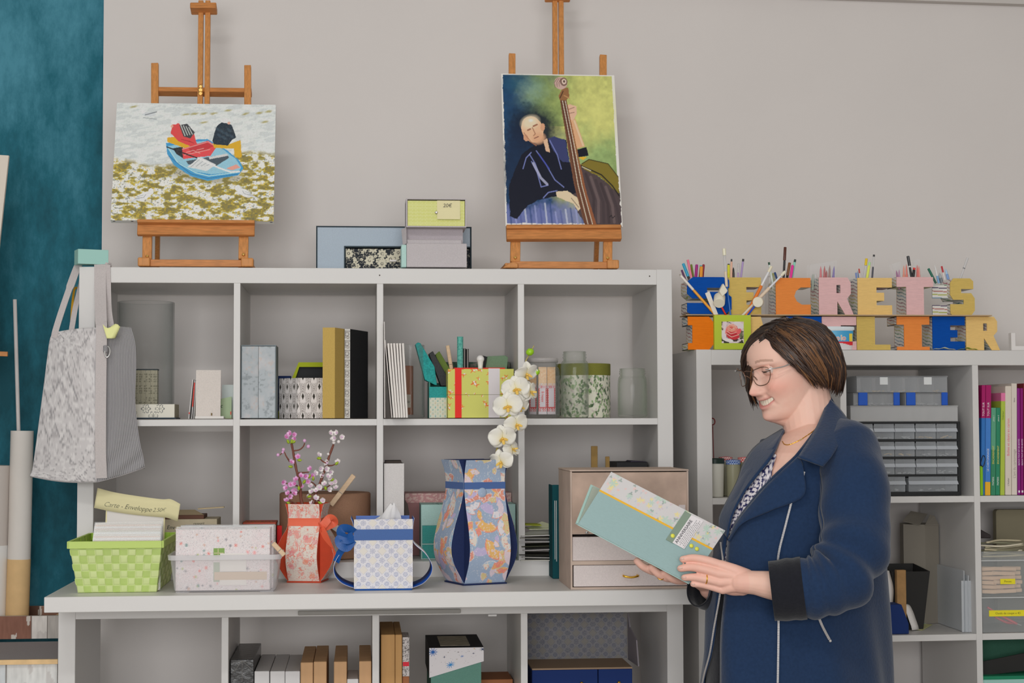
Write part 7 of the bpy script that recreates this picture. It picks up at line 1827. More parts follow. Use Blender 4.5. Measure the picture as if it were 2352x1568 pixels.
  # organisers stacked on it
def organiser(label,pxa,pxb,pyt,pyb,Yq,ndiv,dep,mlt,zbase,lid=True,latches=(),labels=(),group='clear organisers on the parts cabinet'):
 xa,xb = X_(pxa,Yq,900),X_(pxb,Yq,900);zt_ = Z_(pyt,Yq,2060)
 t = thing('organiser_box',label,'organiser box',((xa+xb)/2,Yq+dep/2,zbase),group=group)
 w = 0.0014;z0 = zbase+0.0005
 MB().box(xa,xb,Yq,Yq+w,z0,zt_-0.003).box(xa,xb,Yq+dep-w,Yq+dep,z0,zt_-0.003).box(xa,xa+w,Yq+w,Yq+dep-w,z0,zt_-0.003).box(xb-w,xb,Yq+w,Yq+dep-w,z0,zt_-0.003).box(xa+w,xb-w,Yq+w,Yq+dep-w,z0,z0+w).build('tray',mlt,t)
 for k in range(1,ndiv):
  xx = xa+(xb-xa)*k/ndiv;MB().box(xx-0.0006,xx+0.0006,Yq+w,Yq+dep-w,z0+w,zt_-0.004).build('partition',mlt,t)
 MB().box(xa-0.001,xb+0.001,Yq-0.001,Yq+dep+0.001,zt_-0.003,zt_).build('lid',mlt,t)
 for(la,lb_)in latches:MB().box(X_(la,Yq,900),X_(lb_,Yq,900),Yq-0.007,Yq-0.0012,z0,zt_+0.001).build('latch',mat('blue_latch',(20,76,170),0.35,spec=0.5),t,bevel=0.0012)
 for(la,lb_,ya_,yb_)in labels:MB().box(X_(la,Yq,880),X_(lb_,Yq,880),Yq-0.0006,Yq-0.0001,Z_(yb_,Yq,2060),Z_(ya_,Yq,2060)).build('label',mat('frosted_label',(200,202,202),0.5),t)
 mm = MB()
 for q in range(22):
  c_ = np.array([r_.uniform(xa+.006,xb-.01),Yq+.005+r_.uniform(0,.03),z0+.002+r_.uniform(0,.004)]);a_ = r_.uniform(-.6,.6);mm.bar(c_,c_+.008*np.array([math.cos(a_),.2,math.sin(a_)*.5]),.002,.002)
 mm.build('small_parts',steel_b if latches else gold_b,t)['kind'] = 'stuff'
 return zt_
fro = clear('organiser_frost',(196,196,196),0.42,0.3,0.4);fro2 = clear('organiser_clear',(186,188,190),0.26,0.2,0.5)
z_1 = organiser('wide frosted organiser lying directly on the black parts cabinet',1953,2199,931,967,Yd+0.006,7,0.13,fro,zt)
z_2 = organiser('left small parts case with blue latches, under the top organiser',1960,2066,902,930,Yd+0.016,3,0.10,fro2,z_1,latches=((1970,1991),(2051,2065)))
z_2 = organiser('right small parts case with blue latches, under the top organiser',2079,2176,902,930,Yd+0.016,3,0.10,fro2,z_1,latches=((2080,2101),(2161,2175)))
organiser('topmost clear organiser of the stack with two blank labels',1968,2176,863,901,Yd+0.02,6,0.10,fro2,z_2+0.0006,labels=((2021,2039,866,883),(2122,2140,866,883)))
# books
Yb = YR(2280)+0.018
leanb = 0.026
books =[(2252.5,1115,2259,1070,1131,'lime green notebook lowest at the left end of the book row',[(0,1,(116,170,20))],[],0.0),
(2253,0,2262,884,1128,'magenta and blue craft book at the left end of the book row',[(0,.70,(44,104,170)),(.70,1,(150,16,88))],[('TOUT SUR',.78,.0075,(206,204,206))],leanb),
(2262.5,0,2275,884,1128,'second magenta and blue craft book lettered tout sur le cartonnage',[(0,.12,(226,160,40)),(.12,.70,(60,116,186)),(.70,1,(150,16,88))],[('TOUT SUR',.78,.0075,(206,204,206)),('LE CARTONNAGE',.32,.0072,(206,206,206))],leanb),
(2275.5,0,2286.5,936,1127,'left of the two dark green craft books',[(0,.52,(50,120,88)),(.52,1,(84,146,116))],[('PAPIERS',.16,.0062,(206,206,200)),('ENCADREMENT',.46,.0066,(206,190,90)),('photo 1',.88,.005,(206,206,200))],leanb),
(2287,0,2297,936,1127,'right of the two dark green craft books',[(0,1,(40,122,90))],[('PAPIERS',.16,.0062,(206,206,200)),('ENCADREMENT',.46,.0066,(206,190,90)),('photo 2',.88,.005,(206,206,200))],leanb),
(2297.5,0,2307.5,902,1126,'lime book with pink top edge beside the green pair',[(0,.92,(160,178,64)),(.92,1,(206,110,150))],[("l'intérieur",.78,.0058,(90,110,30))],leanb),
(2309,0,2323.5,886,1125,'cream book lettered boites et objets en carton',[(0,1,(200,190,178))],[('Boîtes et objets en carton',.53,.0092,(206,110,120)),("L'Atelier",.12,.006,(110,104,100))],leanb*.7),
(2324,0,2337,880,1125,"cream book lettered l'art du cartonnage",[(0,1,(200,190,180))],[("L'art du cartonnage",.28,.0095,(150,140,132)),('Salvat',.85,.005,(110,104,100))],leanb*.6),
(2337.5,0,2344.5,891,1124,'left of the two purple books near the right edge',[(0,1,(126,28,118))],[('BIJOUX TOUT EST EN BOITES',.4,.0052,(206,190,206))],leanb*.5),
(2345,0,2352,891,1124,'right of the two purple books near the right edge',[(0,1,(124,10,98))],[('BIJOUX TOUT EST EN BOITES',.4,.0052,(206,190,206))],leanb*.5),
(2353,0,2366,880,1124,'dark red book at the right edge of the picture',[(0,1,(120,40,44))],[],leanb*.4)]
for(pa,_,pb_,pt_,pbm,lb,segs,txts,le)in books:
 Yq = Yb+(0.0 if pa>2252.7 else-0.014)
 xa = X_(pa,Yq,1125);w = X_(pb_,Yq,1125)-xa-0.0006;h =(Z_(pt_,Yq,pa)-ZA-0.0006)
 t = thing('book',lb,'book',(xa,Yq,ZA+0.0006),group=None,local=True,rot=(0,le,0.0355))
 dpt = 0.2 if h>0.16 else 0.15
 for q,(f0,f1,c)in enumerate(segs):
  MB().box(0,w,0,dpt if len(segs)==1 else dpt,h*f0,h*f1).build('cover',mat('cover_%d_%d_%d'%c,c,0.4,spec=0.45),t,bevel=0.0 if len(segs)>1 else 0.0008)
 for tx,f,sz,c in txts:
  lettering(tx,min(sz,w*0.9),TR((w/2,-0.0003,h*f),ry=-math.pi/2),mat('ink_%d_%d_%d'%c,c,0.5),t)
 if 'purple' in lb:MB().box(w*.2,w*.8,-0.0003,0,0.006,0.0115).build('publisher_mark',mat('ink_mark',(206,200,204),0.5),t)
tag(MB().tube(spline([at(2252,1065,Yb-0.02),at(2258,1046,Yb-0.02),at(2263,1054,Yb-0.018),at(2258,1071,Yb-0.016),at(2252,1066,Yb-0.018)],20),0.0011,6).build('bookmark_loop',bkp),'small black loop on the lime green notebook','loop')
# second row: grey box, black bin, navy box, papers, file
Yq = 0.275
xa,xm_,xb = X_(2076,Yq,1300),X_(2126,Yq-0.03,1300),X_(2157,Yq,1300);zt = Z_(1203,Yq,2110)
gb = mat('grey_board',(128,122,112),0.85)
t = thing('cardboard_tower','tall narrow grey board box with a torn open top on the middle shelf at right','box',(xm_,Yq+0.03,ZBs))
poly =[(xa,Yq),(xm_,Yq-0.03),(xb,Yq),(xb-0.01,Yq+0.06),(xa+0.01,Yq+0.06)]
V =[(x,y,ZBs+0.0005)for x,y in poly]+[(x,y,zt)for x,y in poly]
MB().add(V,[[0,4,3,2,1]]+[[i,(i+1)%5,(i+1)%5+5,i+5]for i in range(5)]).build('body',gb,t)
MB().sheet(np.array([[at(2073,1196,Yq-0.02),at(2092,1173,Yq+0.03)],[at(2112,1206,Yq-0.03),at(2130,1180,Yq+0.03)]]),0.001).build('flap',gb,t)
MB().sheet(np.array([[at(2124,1207,Yq-0.032),at(2136,1182,Yq-0.01)],[at(2157,1207,Yq),at(2146,1184,Yq+0.01)]]),0.001).build('flap',gb,t)
Yq = 0.13
t = thing('black_bin','black tapered paper bin holding papers on the middle shelf at right','bin',(X_(2090,Yq,1380),Yq+0.05,ZBs))
zt = Z_(1312,Yq,2100)
lo =[(X_(2050,Yq),Yq+0.004),(X_(2112,Yq),Yq+0.004),(X_(2112,Yq)-0.004,Yq+0.09),(X_(2050,Yq),Yq+0.09)];hi =[(X_(2040,Yq),Yq),(X_(2128,Yq),Yq),(X_(2128,Yq)-0.008,Yq+0.11),(X_(2040,Yq),Yq+0.11)]
m = MB()
for i in range(4):
 j =(i+1)%4;m.sheet(np.array([[[lo[i][0],lo[i][1],ZBs+.001],[hi[i][0],hi[i][1],zt+(0.012 if i in(2,3)else 0)]],[[lo[j][0],lo[j][1],ZBs+.001],[hi[j][0],hi[j][1],zt+(0.012 if i in(1,2)else 0)]]]),0.0018)
m.add([(a_,b_,ZBs+.0012)for a_,b_ in lo],[[0,1,2,3]]);m.build('bin_wall',mat('bin_black',(38,37,36),0.7),t)
o = MB().box(X_(2044,Yq),X_(2065,Yq),Yq-0.03,Yq-0.012,ZBs+0.0006,Z_(1318,Yq-0.02)).build('old_book',mat('aged_paper',(150,116,76),0.8,noise=0.2,nscale=30),bevel=0.0008);tag(o,'worn brown book standing in front of the black bin','book')
q = at(2068,1364,Yq-0.003);
MB().lathe([(0.0,-0.001),(0.0055,0),(0.0055,0.001)],16,M=TR((q[0],Yq-0.0012,q[2]),rx=math.pi/2)).build('red_dot',mat('red_dot',(206,30,60),0.5),o)
Yq = YR(2060)+0.02
zt = Z_(1388,Yq,2060)
tag(MB().prism([(X_(2010,Yq),ZBs+.0006),(X_(2078,Yq),ZBs+.0006),(X_(2078,Yq),Z_(1432,Yq,2078)),(X_(2062,Yq),zt),(X_(2010,Yq),zt)],Yq,Yq+0.06).build('navy_holder',mat('navy_card',(22,44,96),0.8),bevel=0.001),'navy blue slanted holder at the front of the middle shelf beside the coat','holder')
P = np.zeros((14,2,3))
for i,s_ in enumerate(spline([(2058,1390),(2078,1388),(2088,1402),(2096,1424),(2103,1443)],14)):
 P[i,0] = at(s_[0]-8,s_[1],Yq+0.064);P[i,1] = at(s_[0]+8,s_[1]-1,Yq+0.074)
P[-1,:,2] = ZBs+0.002
tag(MB().sheet(P,0.0004).build('paper_strip',white_card,smooth=True),'white paper strip curling down beside the navy holder','paper')
P = np.zeros((10,2,3))
for i,s_ in enumerate(spline([(2050,1392),(2052,1350),(2042,1310)],10)):P[i,0] = at(s_[0]-12,s_[1],Yq+0.064);P[i,1] = at(s_[0],s_[1],Yq+0.070)
tag(MB().sheet(P,0.0004).build('paper_sheet',white_card,smooth=True),'curved white sheet standing behind the navy holder','paper')
for k,(pts,c,lb,dz)in enumerate(([[(2082,1444),(2118,1447),(2142,1434),(2108,1432)],(206,206,150),'pale yellow note lying right of the navy holder',0.0008],[[(2096,1436),(2126,1432),(2130,1424),(2104,1426)],(166,190,172),'mint paper slip lying by the foot of the black bin',0.0024],[[(2100,1424),(2134,1420),(2130,1414),(2102,1418)],(190,160,120),'tan paper slip lying by the foot of the black bin',0.004])):
 q =[on_z(a_,b_,ZBs+dz)for a_,b_ in pts]
 tag(MB().add([tuple(p_)for p_ in q]+[tuple(p_+np.array([0,0,0.0006]))for p_ in q],[[3,2,1,0],[4,5,6,7],[0,1,5,4],[1,2,6,5],[2,3,7,6],[3,0,4,7]]).build('paper_slip',mat('slip_%d'%k,c,0.75)),lb,'paper')
Yq = YR(2230)+0.03
t = thing('plastic_file','frosted plastic file case leaning against the right divider of the middle shelf','file case',(X_(2215,Yq),Yq+0.1,ZBs))
xd = X_(2233,Yq,1400);zt = Z_(1296,Yq+0.15,2160)
for k in range(2):
 MB().box(xd-0.010-0.010*k,xd-0.0075-0.010*k,Yq+0.004*k,Yq+0.28,ZBs+.0006,zt-0.012*(1-k)-0.004).build('cover',clear('file_frost',(196,200,204),0.5,0.35,0.4),t)
MB().box(xd-0.0262,xd-0.0006,Yq+0.004,Yq+0.008,ZBs+.0006,zt-0.03).build('spine',clear('file_frost',(196,200,204),0.5,0.35,0.4),t)
MB().box(xd-0.0172,xd-0.0155,Yq+0.03,Yq+0.25,ZBs+.02,zt-0.04).build('grey_insert',mat('file_insert',(140,146,148),0.7),t)
# plastic boxes in the third compartment
def pbin(label,pyt,pyb,Yq,zb,ltxt,lx,ly,lh):
 xa,xb = X_(2254.5,Yq,1400)+0.002,X_(2254.5,Yq,1400)+0.285;zt_ = Z_(pyt,Yq,2300)
 t = thing('plastic_box',label,'plastic box',((xa+xb)/2,Yq+0.1,zb));w = 0.0016;m_ = clear('bin_clear',(196,200,200),0.16,0.15,0.5)
 MB().box(xa,xb,Yq,Yq+w,zb+.0006,zt_-.004).box(xa,xb,Yq+.2,Yq+.2+w,zb+.0006,zt_-.004).box(xa,xa+w,Yq+w,Yq+.2,zb+.0006,zt_-.004).box(xb-w,xb,Yq+w,Yq+.2,zb+.0006,zt_-.004).box(xa+w,xb-w,Yq+w,Yq+.2,zb+.0006,zb+.002).build('tub',m_,t)
 MB().box(xa-.002,xb+.002,Yq-.003,Yq+.204,zt_-.0038,zt_).build('lid',clear('bin_lid',(206,208,208),0.6,0.2,0.4),t,bevel=0.0008)
 if ltxt:
  la,lb_ = X_(lx[0],Yq),X_(lx[1],Yq);l0,l1 = Z_(ly[1],Yq,2300),Z_(ly[0],Yq,2300)
  lb2 = MB().box(la,lb_,Yq-.0008,Yq-.0002,l0,l1).build('label',mat('label_yellow',(226,200,40),0.5),t,label='yellow printed label')
  lettering(ltxt,lh,TR(((la+lb_)/2,Yq-.0010,(l0+l1)/2)),mat('label_ink',(60,56,40),0.6),lb2,weight=-0.0001)
 return t,xa,xb,zt_
Yq = YR(2300)+0.016
tB,xa,xb,z_b = pbin('clear box of cutting tools with a yellow label, under the pinces box',1370,1446,Yq,ZBs,'Outils de coupe x 43',(2261,2347),(1401,1415),0.0078)
pinkt = mat('pink_tool',(206,84,96),0.45)
for k,(pts,w,lb)in enumerate((([(2268,1394),(2290,1408),(2335,1432)],0.012,'pink handled cutter, upper one in the cutting tool box'),([(2285,1416),(2310,1428),(2330,1430)],0.014,'pink handled cutter, lower one in the cutting tool box'))):
 S_ = spline([at(a_,b_,Yq+0.012+0.02*k)for a_,b_ in pts],14)
 t = thing('cutter_tool',lb,'tool',S_[0])
 MB().tube(S_,np.linspace(w*.35,w*.5,14),10,flat=.6).build('handle',pinkt,t,smooth=True)
 if k==0:MB().bar(S_[-1],S_[-1]+np.array([0.012,0,-0.004]),0.005,0.002).build('blade',steel,t)
tP,xa,xb,z_p = pbin('clear box of wooden clothespins labelled pinces, above the cutting tool box',1285,1366,Yq+0.001,z_b+0.0004,'Pinces',(2288,2322),(1329,1341),0.0078)
rr_ = np.random.default_rng(12)
light_pin = mat('pale_pin',(206,176,150),0.65,noise=0.06,nscale=40)
nr = 0
ords =['bottom layer','second layer','third layer','fourth layer','top layer']
for lay in range(6):
 for k in range(4):
  if lay==0 and k==3:pass
  zc_ = z_b+0.008+lay*0.0115;yy_ = Yq+0.012+(k%2)*0.016+(lay%2)*0.004
  xx = xa+0.012+k*0.026+rr_.uniform(-.003,.003);a_ = rr_.uniform(-.12,.12);L = 0.062 if k<3 else 0.05
  if xx+L>xb-0.003:continue
  o = MB().box(0,L,0,0.0065,0,0.0095).build('clothespin',light_pin,bevel=0.001)
  o.location =(xx,yy_,zc_);o.rotation_euler =(0,a_*.5,a_*.4);ORG[o.name] =(0,0,0)
  tag(o,'pale wooden clothespin piled in the clear box labelled pinces','clothespin','clothespins in the clear pinces box')
zt_ = z_p
t = thing('open_tray','shallow clear tray heaped with beige cords and strips, on top of the pinces box','tray',((xa+xb)/2,Yq+0.1,zt_))
MB().box(xa,xb,Yq,Yq+.002,zt_+.0006,Z_(1266,Yq,2300)).box(xa,xa+.002,Yq+.002,Yq+.2,zt_+.0006,Z_(1266,Yq,2300)).box(xb-.002,xb,Yq+.002,Yq+.2,zt_+.0006,Z_(1266,Yq,2300)).box(xa+.002,xb-.002,Yq+.002,Yq+.2,zt_+.0006,zt_+.002).build('tray_walls',clear('bin_clear',(196,200,200),0.16,0.15,0.5),t)
for k in range(9):
 zz_ = zt_+0.008+0.0045*k;a_ =[0.05,-0.08,0.12,0.02,-0.05,0.16,0.1,-0.1,0.05][k]
 S_ = spline([(xa+0.006+0.006*(k%3),Yq+0.01+0.012*(k%4),zz_),(xa+0.06,Yq+0.012+0.01*(k%3),zz_+0.004*math.sin(k)),(xa+0.12,Yq+0.02+0.006*(k%5),zz_+0.12*a_*.3)],16)
 c_ =[(176,166,140),(150,144,122),(196,188,168),(120,118,98)][k%4]
 tag(MB().tube(S_,0.0042,8,flat=.6).build('cord',mat('cord_%d'%(k%4),c_,0.8),smooth=True),'beige cord or strip heaped in the shallow tray on the pinces box','cord','cords in the shallow tray')
tag(MB().prism([(xa+0.001,zt_+0.052),(xa+0.045,zt_+0.052),(xa+0.045,zt_+0.060),(xa+0.02,zt_+0.074),(xa+0.001,zt_+0.078)],Yq+0.05,Yq+0.11).build('black_packet',mat('black_pack',(50,44,44),0.4),bevel=0.002),'black packet lying on the cords in the shallow tray','packet')
Yw = 0.33;
tag(MB().prism(rrect(X_(2281,Yw),X_(2281,Yw)+0.22,ZBs+0.0006,Z_(1170,Yw,2300),0.008).tolist(),Yw,Yw+0.025).build('rounded_panel',mat('olive_panel',(132,124,102),0.7),bevel=0.001),'rounded olive grey panel standing at the back of the right compartment','panel')
# third row
ZC = ZBs-0.352
Yq = YR(2300)+0.02;xa = X_(2255,Yq,1500)+0.001
t = thing('green_box','dark green box with a black folded flap at the lower right corner','box',(xa+0.14,Yq+0.1,ZC))
gd = cloth('dark_green_cloth',(54,92,76),0.4)
MB().box(xa,xa+0.28,Yq+0.12,Yq+0.125,ZC+.0006,Z_(1464,Yq,2300)).build('back_panel',gd,t)
MB().prism([tuple(at(2255,1551,Yq+.03)[[0,2]]+np.array([0.001,0])),(xa+.28,Z_(1546,Yq+.03)),(xa+.28,Z_(1478,Yq+.03)),tuple(at(2355,1499,Yq+.03)[[0,2]]),tuple(at(2255,1519,Yq+.03)[[0,2]]+np.array([0.001,0]))],Yq+0.03,Yq+0.034).build('black_flap',mat('bin_black',(38,37,36),0.7),t)
MB().box(xa,xa+.28,Yq,Yq+.118,ZC+.0006,Z_(1560,Yq,2300)).build('mint_body',mat('mint_paper',(146,186,178),0.7),t)
MB().box(xa-.0005,xa+.28,Yq-.001,Yq+.119,Z_(1560,Yq,2300)+.0002,Z_(1552,Yq,2300)).build('green_rim',mat('green_rim',(28,116,84),0.7),t)
tag(MB().lathe([(0.06,0),(0.07,0.10),(0.062,0.135),(0,0.142)],40,(X_(2078,0.2,1560),0.2,ZC+.0005)).build('brown_roll',mat('brown_fabric',(92,74,56),0.9),smooth=True),'brown rounded bundle at the bottom beside the coat, right shelf','bundle')
# ---- lower shelf contents (only their tops are in view)
ZLs = ZT-0.034-T_-0.336+0.0004
def block(name,label,cat,pxa,pxb,pyf,pyb,Yf_,m,zb=ZLs,group=None,bev=0.0012,fn=None,maxd=0.30):
 """block whose top front edge shows at pyf and top back edge at pyb"""
 zt_ = Z_(pyf,Yf_,(pxa+pxb)/2);yb_ = float(on_z((pxa+pxb)/2,pyb,zt_)[1]);yb_ = min(max(yb_,Yf_+0.05),Yf_+maxd)
 xa,xb = X_(pxa,Yf_,1550),X_(pxb,Yf_,1550)
 mb = MB()
 if fn:mb.cbox(xa,xb,Yf_,yb_,zb,zt_,fn,0.0016,coarse='bd');o = mb.build(name,vcol())
 else:o = mb.box(xa,xb,Yf_,yb_,zb,zt_).build(name,m,bevel=bev)
 return tag(o,label,cat,group),xa,xb,yb_,zt_
film = mat('black_film',(34,33,34),0.25,spec=0.7,bump=0.8,nscale=60)
o,xa,xb,yb_,zt_ = block('wrapped_ream','black paper ream in shiny film at the left of the lower shelf packs','paper pack',529,583,1514,1473,-0.15,film)
q = np.array([(xa+xb)/2,-0.1508,zt_])
ob = np.array(o.location)
m = MB()
for dx,dz in((0,-0.05),(0.024,-0.010),(-0.022,-0.008),(0.026,-0.026),(-0.02,-0.03)):m.tube(np.array([q+np.array([0,0,-0.003])-ob,q+np.array([dx,0,dz])-ob]),0.0006,5)
w_ = m.build('film_crease',mat('film_crease',(120,118,114),0.3),None);w_.parent = o;w_.location =(0,0,0);w_.data.transform(Matrix.Translation(Vector(ORG[w_.name])))
wp = mat('white_ream',(196,194,194),0.6,noise=0.02);kp = mat('kraft_ream',(184,146,108),0.7,noise=0.07,nscale=40,stretch=(1,1,.3))
gW = 'white packs on the lower shelf';gK = 'kraft packs on the lower shelf'
for a,b,f,bk,lb in((584.5,618.5,1541,1502,'first white paper pack, beside the black film wrapped ream'),(620.5,654,1541,1502,'second white paper pack, between two white packs'),(655,689,1541,1503,'third white paper pack, against the kraft packs')):
 block('paper_pack',lb,'paper pack',a,b,f,bk,-0.15,wp,group=gW)
for a,b,f,bk,lb in((690.5,719,1521,1482,'kraft pack next to the white packs on the lower shelf'),(720.5,750,1519,1482,'second kraft pack from the white packs'),(767,796.5,1519,1480,'kraft pack standing alone left of the low white pack'),(825,853,1518,1480,'kraft pack against the divider, rightmost of the four')):
 block('paper_pack',lb,'paper pack',a,b,f,bk,-0.152,kp,group=gK)
block('paper_pack','low white pack between two kraft packs on the lower shelf','paper pack',797.5,823,1559,1538,-0.152,wp)
tan = mat('kraft_cover',(176,136,88),0.75,noise=0.08,nscale=16,stretch=(4,1,.4))
block('kraft_binder','broad kraft binder, left one in the third lower compartment','binder',875,907,1457,1427,-0.14,tan)
block('kraft_binder','narrow kraft binder beside the broad one on the lower shelf','binder',907.8,923.5,1457,1427,-0.14,tan)
def spot(face,A,B):return mixc(fill(A.shape,(190,184,182)),(vnoise(A,B,0.0018,4,1)<0.33)*.8,(60,56,56))
zs2 = Z_(1553,-0.13,932)
o,xa,xb,yb_,zt_ = block('brown_box','small brown box under the black spotted notebook','box',924.5,940,1553,1540,-0.132,mat('brown_kraft',(150,96,62),0.75),maxd=0.1)
o,xa,xb,yb_,zt_ = block('spotted_notebook','black spotted notebook with a red patch beside the kraft binders','notebook',924.8,940,1463,1440,-0.132,None,zb=zt_+0.0004,fn=spot,maxd=0.1)
r_b = MB().box(0.0005,xb-xa-0.0005,-0.0006,0,0.024,0.034).build('red_patch',mat('red_patch',(200,30,50),0.5));r_b.parent = o;r_b.location =(-(xb-xa)/2,-(yb_+0.132)/2,0);r_b.data.transform(Matrix.Translation(Vector(ORG[r_b.name])))
# star box
Yf_ = -0.10
zl = Z_(1487,Yf_,1050);xa,xb = X_(986,Yf_,1500),X_(1111,Yf_,1500);ybk = float(on_z(1050,1457,zl)[1])
za_,zb_ = Z_(1556,Yf_,990),Z_(1518,Yf_,1108)
t = thing('star_box','teal box with a slanted white lid printed with blue stars on the lower shelf','box',((xa+xb)/2,(Yf_+ybk)/2,ZLs))
MB().box(xa+0.004,xb-0.006,Yf_+0.004,ybk-0.002,ZLs+.0004,zb_+0.0).build('body',cloth('sea_green_cloth',(92,132,120),0.4),t)
p = Paint(440,815,322,532,2.0,(206,202,204));r2 = np.random.default_rng(3)
def star(cx,cy,R,c,n=10):
 a_ = np.arctan2(p.Y-cy,p.X-cx);d = np.hypot(p.X-cx,p.Y-cy);p.mask((d<R*(0.32+0.68*np.abs(np.cos(a_*n/2))**5))*1.0,c)
for cx,cy,R,c in((465,352,34,(40,92,160)),(808,350,26,(36,50,84)),(585,474,32,(60,130,186)),(666,412,14,(60,110,170)),(543,398,10,(40,50,84)),(744,395,10,(60,56,90)),(640,366,8,(80,70,70)),(570,362,6,(150,140,130)),(750,337,8,(190,160,120)),(630,434,8,(170,160,150)),(714,366,6,(150,140,140))):star(cx,cy,R,c,10 if R>12 else 4)
for k in range(30):p.ell(r2.uniform(450,800),r2.uniform(330,500),2.2,2.2,(150,146,150),wob=0)
A,B = np.meshgrid(np.linspace(0,1,p.nx),np.linspace(0,1,p.ny),indexing='ij')
zlo = za_+(zb_-za_)*A;P = np.stack([xa+(xb-xa)*A,np.full(A.shape,Yf_),zlo+(zl-zlo)*B],-1)
m = MB();m.sheet(P,0.0025,col=p.img);m.build('lid_front',vcol(),t)
MB().box(xa,xb,Yf_+0.0026,ybk,zl-0.003,zl+0.0004).box(xb-0.002,xb,Yf_+0.0026,ybk,zb_,zl-0.003).box(xa,xa+.002,Yf_+0.0026,ybk,za_,zl-.003).build('lid_top',black,t)
MB().box(X_(1013,Yf_,1480),X_(1082,Yf_,1480),Yf_+(ybk-Yf_)*.14,Yf_+(ybk-Yf_)*.86,zl+.0005,zl+.0012).build('cream_label',mat('cream_label',(150,142,124),0.8,noise=0.25,nscale=70),t)
block('brown_box','low brown box behind the star box, beside the divider','box',1104,1178,1560,1542,0.0,mat('brown_kraft',(150,96,62),0.75),maxd=0.15)
# tile print desk box
Yf_ = -0.12
xa,xb = X_(1214.5,Yf_+.08,1500),X_(1452,Yf_,1500);zsh = Z_(1533,Yf_,1330);yb_ = float(on_z(1330,1512,zsh)[1])
t = thing('desk_box','open box lined with dark tile print over navy drawers with gold knobs, fourth lower compartment','box',((xa+xb)/2,Yf_+.08,ZLs))
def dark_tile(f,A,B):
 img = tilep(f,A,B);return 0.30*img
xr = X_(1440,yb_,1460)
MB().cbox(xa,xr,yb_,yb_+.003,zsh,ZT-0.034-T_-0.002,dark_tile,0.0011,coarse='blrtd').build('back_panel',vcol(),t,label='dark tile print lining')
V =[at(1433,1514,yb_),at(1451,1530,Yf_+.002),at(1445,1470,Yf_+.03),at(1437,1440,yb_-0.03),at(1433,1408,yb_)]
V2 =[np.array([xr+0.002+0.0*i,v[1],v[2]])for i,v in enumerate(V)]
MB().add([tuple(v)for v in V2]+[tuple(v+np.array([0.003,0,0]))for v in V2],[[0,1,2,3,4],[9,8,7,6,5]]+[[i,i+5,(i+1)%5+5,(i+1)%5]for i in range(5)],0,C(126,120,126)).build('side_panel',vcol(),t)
MB().box(xa,xb,Yf_,yb_,zsh-.004,zsh-.0002).build('tray_floor',mat('brown_tray',(140,118,96),0.85),t)
mid = X_(1374,Yf_,1560)
for a_,b_ in((xa,mid-.001),(mid+.001,xb)):
 d_ = MB().box(a_,b_,Yf_+.001,yb_,ZLs+.0006,zsh-.0045).build('drawer',mat('navy_card',(22,44,96),0.8),t,bevel=.001)
 MB().lathe([(0.0016,0),(0.0018,.004),(.004,.006),(.0036,.009),(0,.010)],14,M=TR((X_(1331 if a_==xa else 1416,Yf_),Yf_+.001,Z_(1567,Yf_,1374)),rx=math.pi/2)).build('knob',mat('gold',(212,166,66),0.25,1.0),d_,smooth=True)
 # slim grey rail and small tag hooked under the table edge
ya = -0.185
za_,zb_ = Z_(1410.5,ya,870),Z_(1400.5,ya,870)
o = MB().box(X_(686,ya),X_(1057,ya),ya,ya+0.006,za_,zb_).build('label_rail',mat('grey_rail',(146,144,140),0.6),bevel=0.0015)
tag(o,'slim grey rail on the top board of the lower shelf under the tabletop edge','rail')
o = MB().box(X_(1120,ya),X_(1139,ya),ya+0.001,ya+0.0075,Z_(1415,ya,1130),Z_(1411,ya,1130)).build('shelf_clip',white);tag(o,'tiny white clip under the top board of the lower shelf','clip')
# ---- person
YP = -0.60
PSI,DEL = math.radians(20),math.radians(15)
hf = np.array([-math.cos(PSI),-math.sin(PSI),0]);hz = np.array([0,0,1.0])
HF = math.cos(DEL)*hf-math.sin(DEL)*hz;HU = math.sin(DEL)*hf+math.cos(DEL)*hz;HS = np.array([math.sin(PSI),-math.cos(PSI),0])
HO = at(1811,831,YP)
HB = np.stack([HF,HS,HU])
def hw(P):return HO+np.asarray(P,float)@HB
def hl(P):return(np.asarray(P,float)-HO)@HB.T
def tb(x,tab):
 a = np.array(tab);S_ = spline(a[:,:2],200);o = np.argsort(S_[:,0]);return np.interp(x,S_[o,0],S_[o,1])
G_ = lambda x,s:np.exp(-(x/s)**2)
mouth_h = lambda S:-0.0695+11.0*S*S
hh,ph = np.meshgrid(np.linspace(-0.119,0.116,210),np.linspace(0,2*math.pi,220)[:-1],indexing='ij')
f_ = tb(hh,[(-.121,.045),(-.112,.078),(-.1,.088),(-.085,.0875),(-.07,.0885),(-.05,.0895),(-.03,.0885),(0,.0862),(.02,.0915),(.04,.092),(.06,.0875),(.08,.076),(.095,.060),(.108,.036),(.117,0)])
b_ = tb(hh,[(-.121,0),(-.10,.02),(-.08,.045),(-.05,.065),(-.02,.082),(.02,.097),(.05,.098),(.08,.080),(.1,.052),(.117,0)])
w_ = tb(hh,[(-.121,.020),(-.11,.038),(-.095,.0505),(-.075,.0585),(-.05,.065),(-.02,.0695),(0,.0705),(.03,.0715),(.06,.068),(.085,.054),(.1,.039),(.11,.023),(.117,0)])
f_,b_,w_ =[np.clip(q,0.0005,1)for q in(f_,b_,w_)]
cs = np.cos(ph);S = w_*np.sin(ph);Fx = np.where(cs>0,f_*np.abs(cs)**0.82,-b_*np.abs(cs)**0.9)
k = np.clip(cs*3,0,1);aS = np.abs(S)
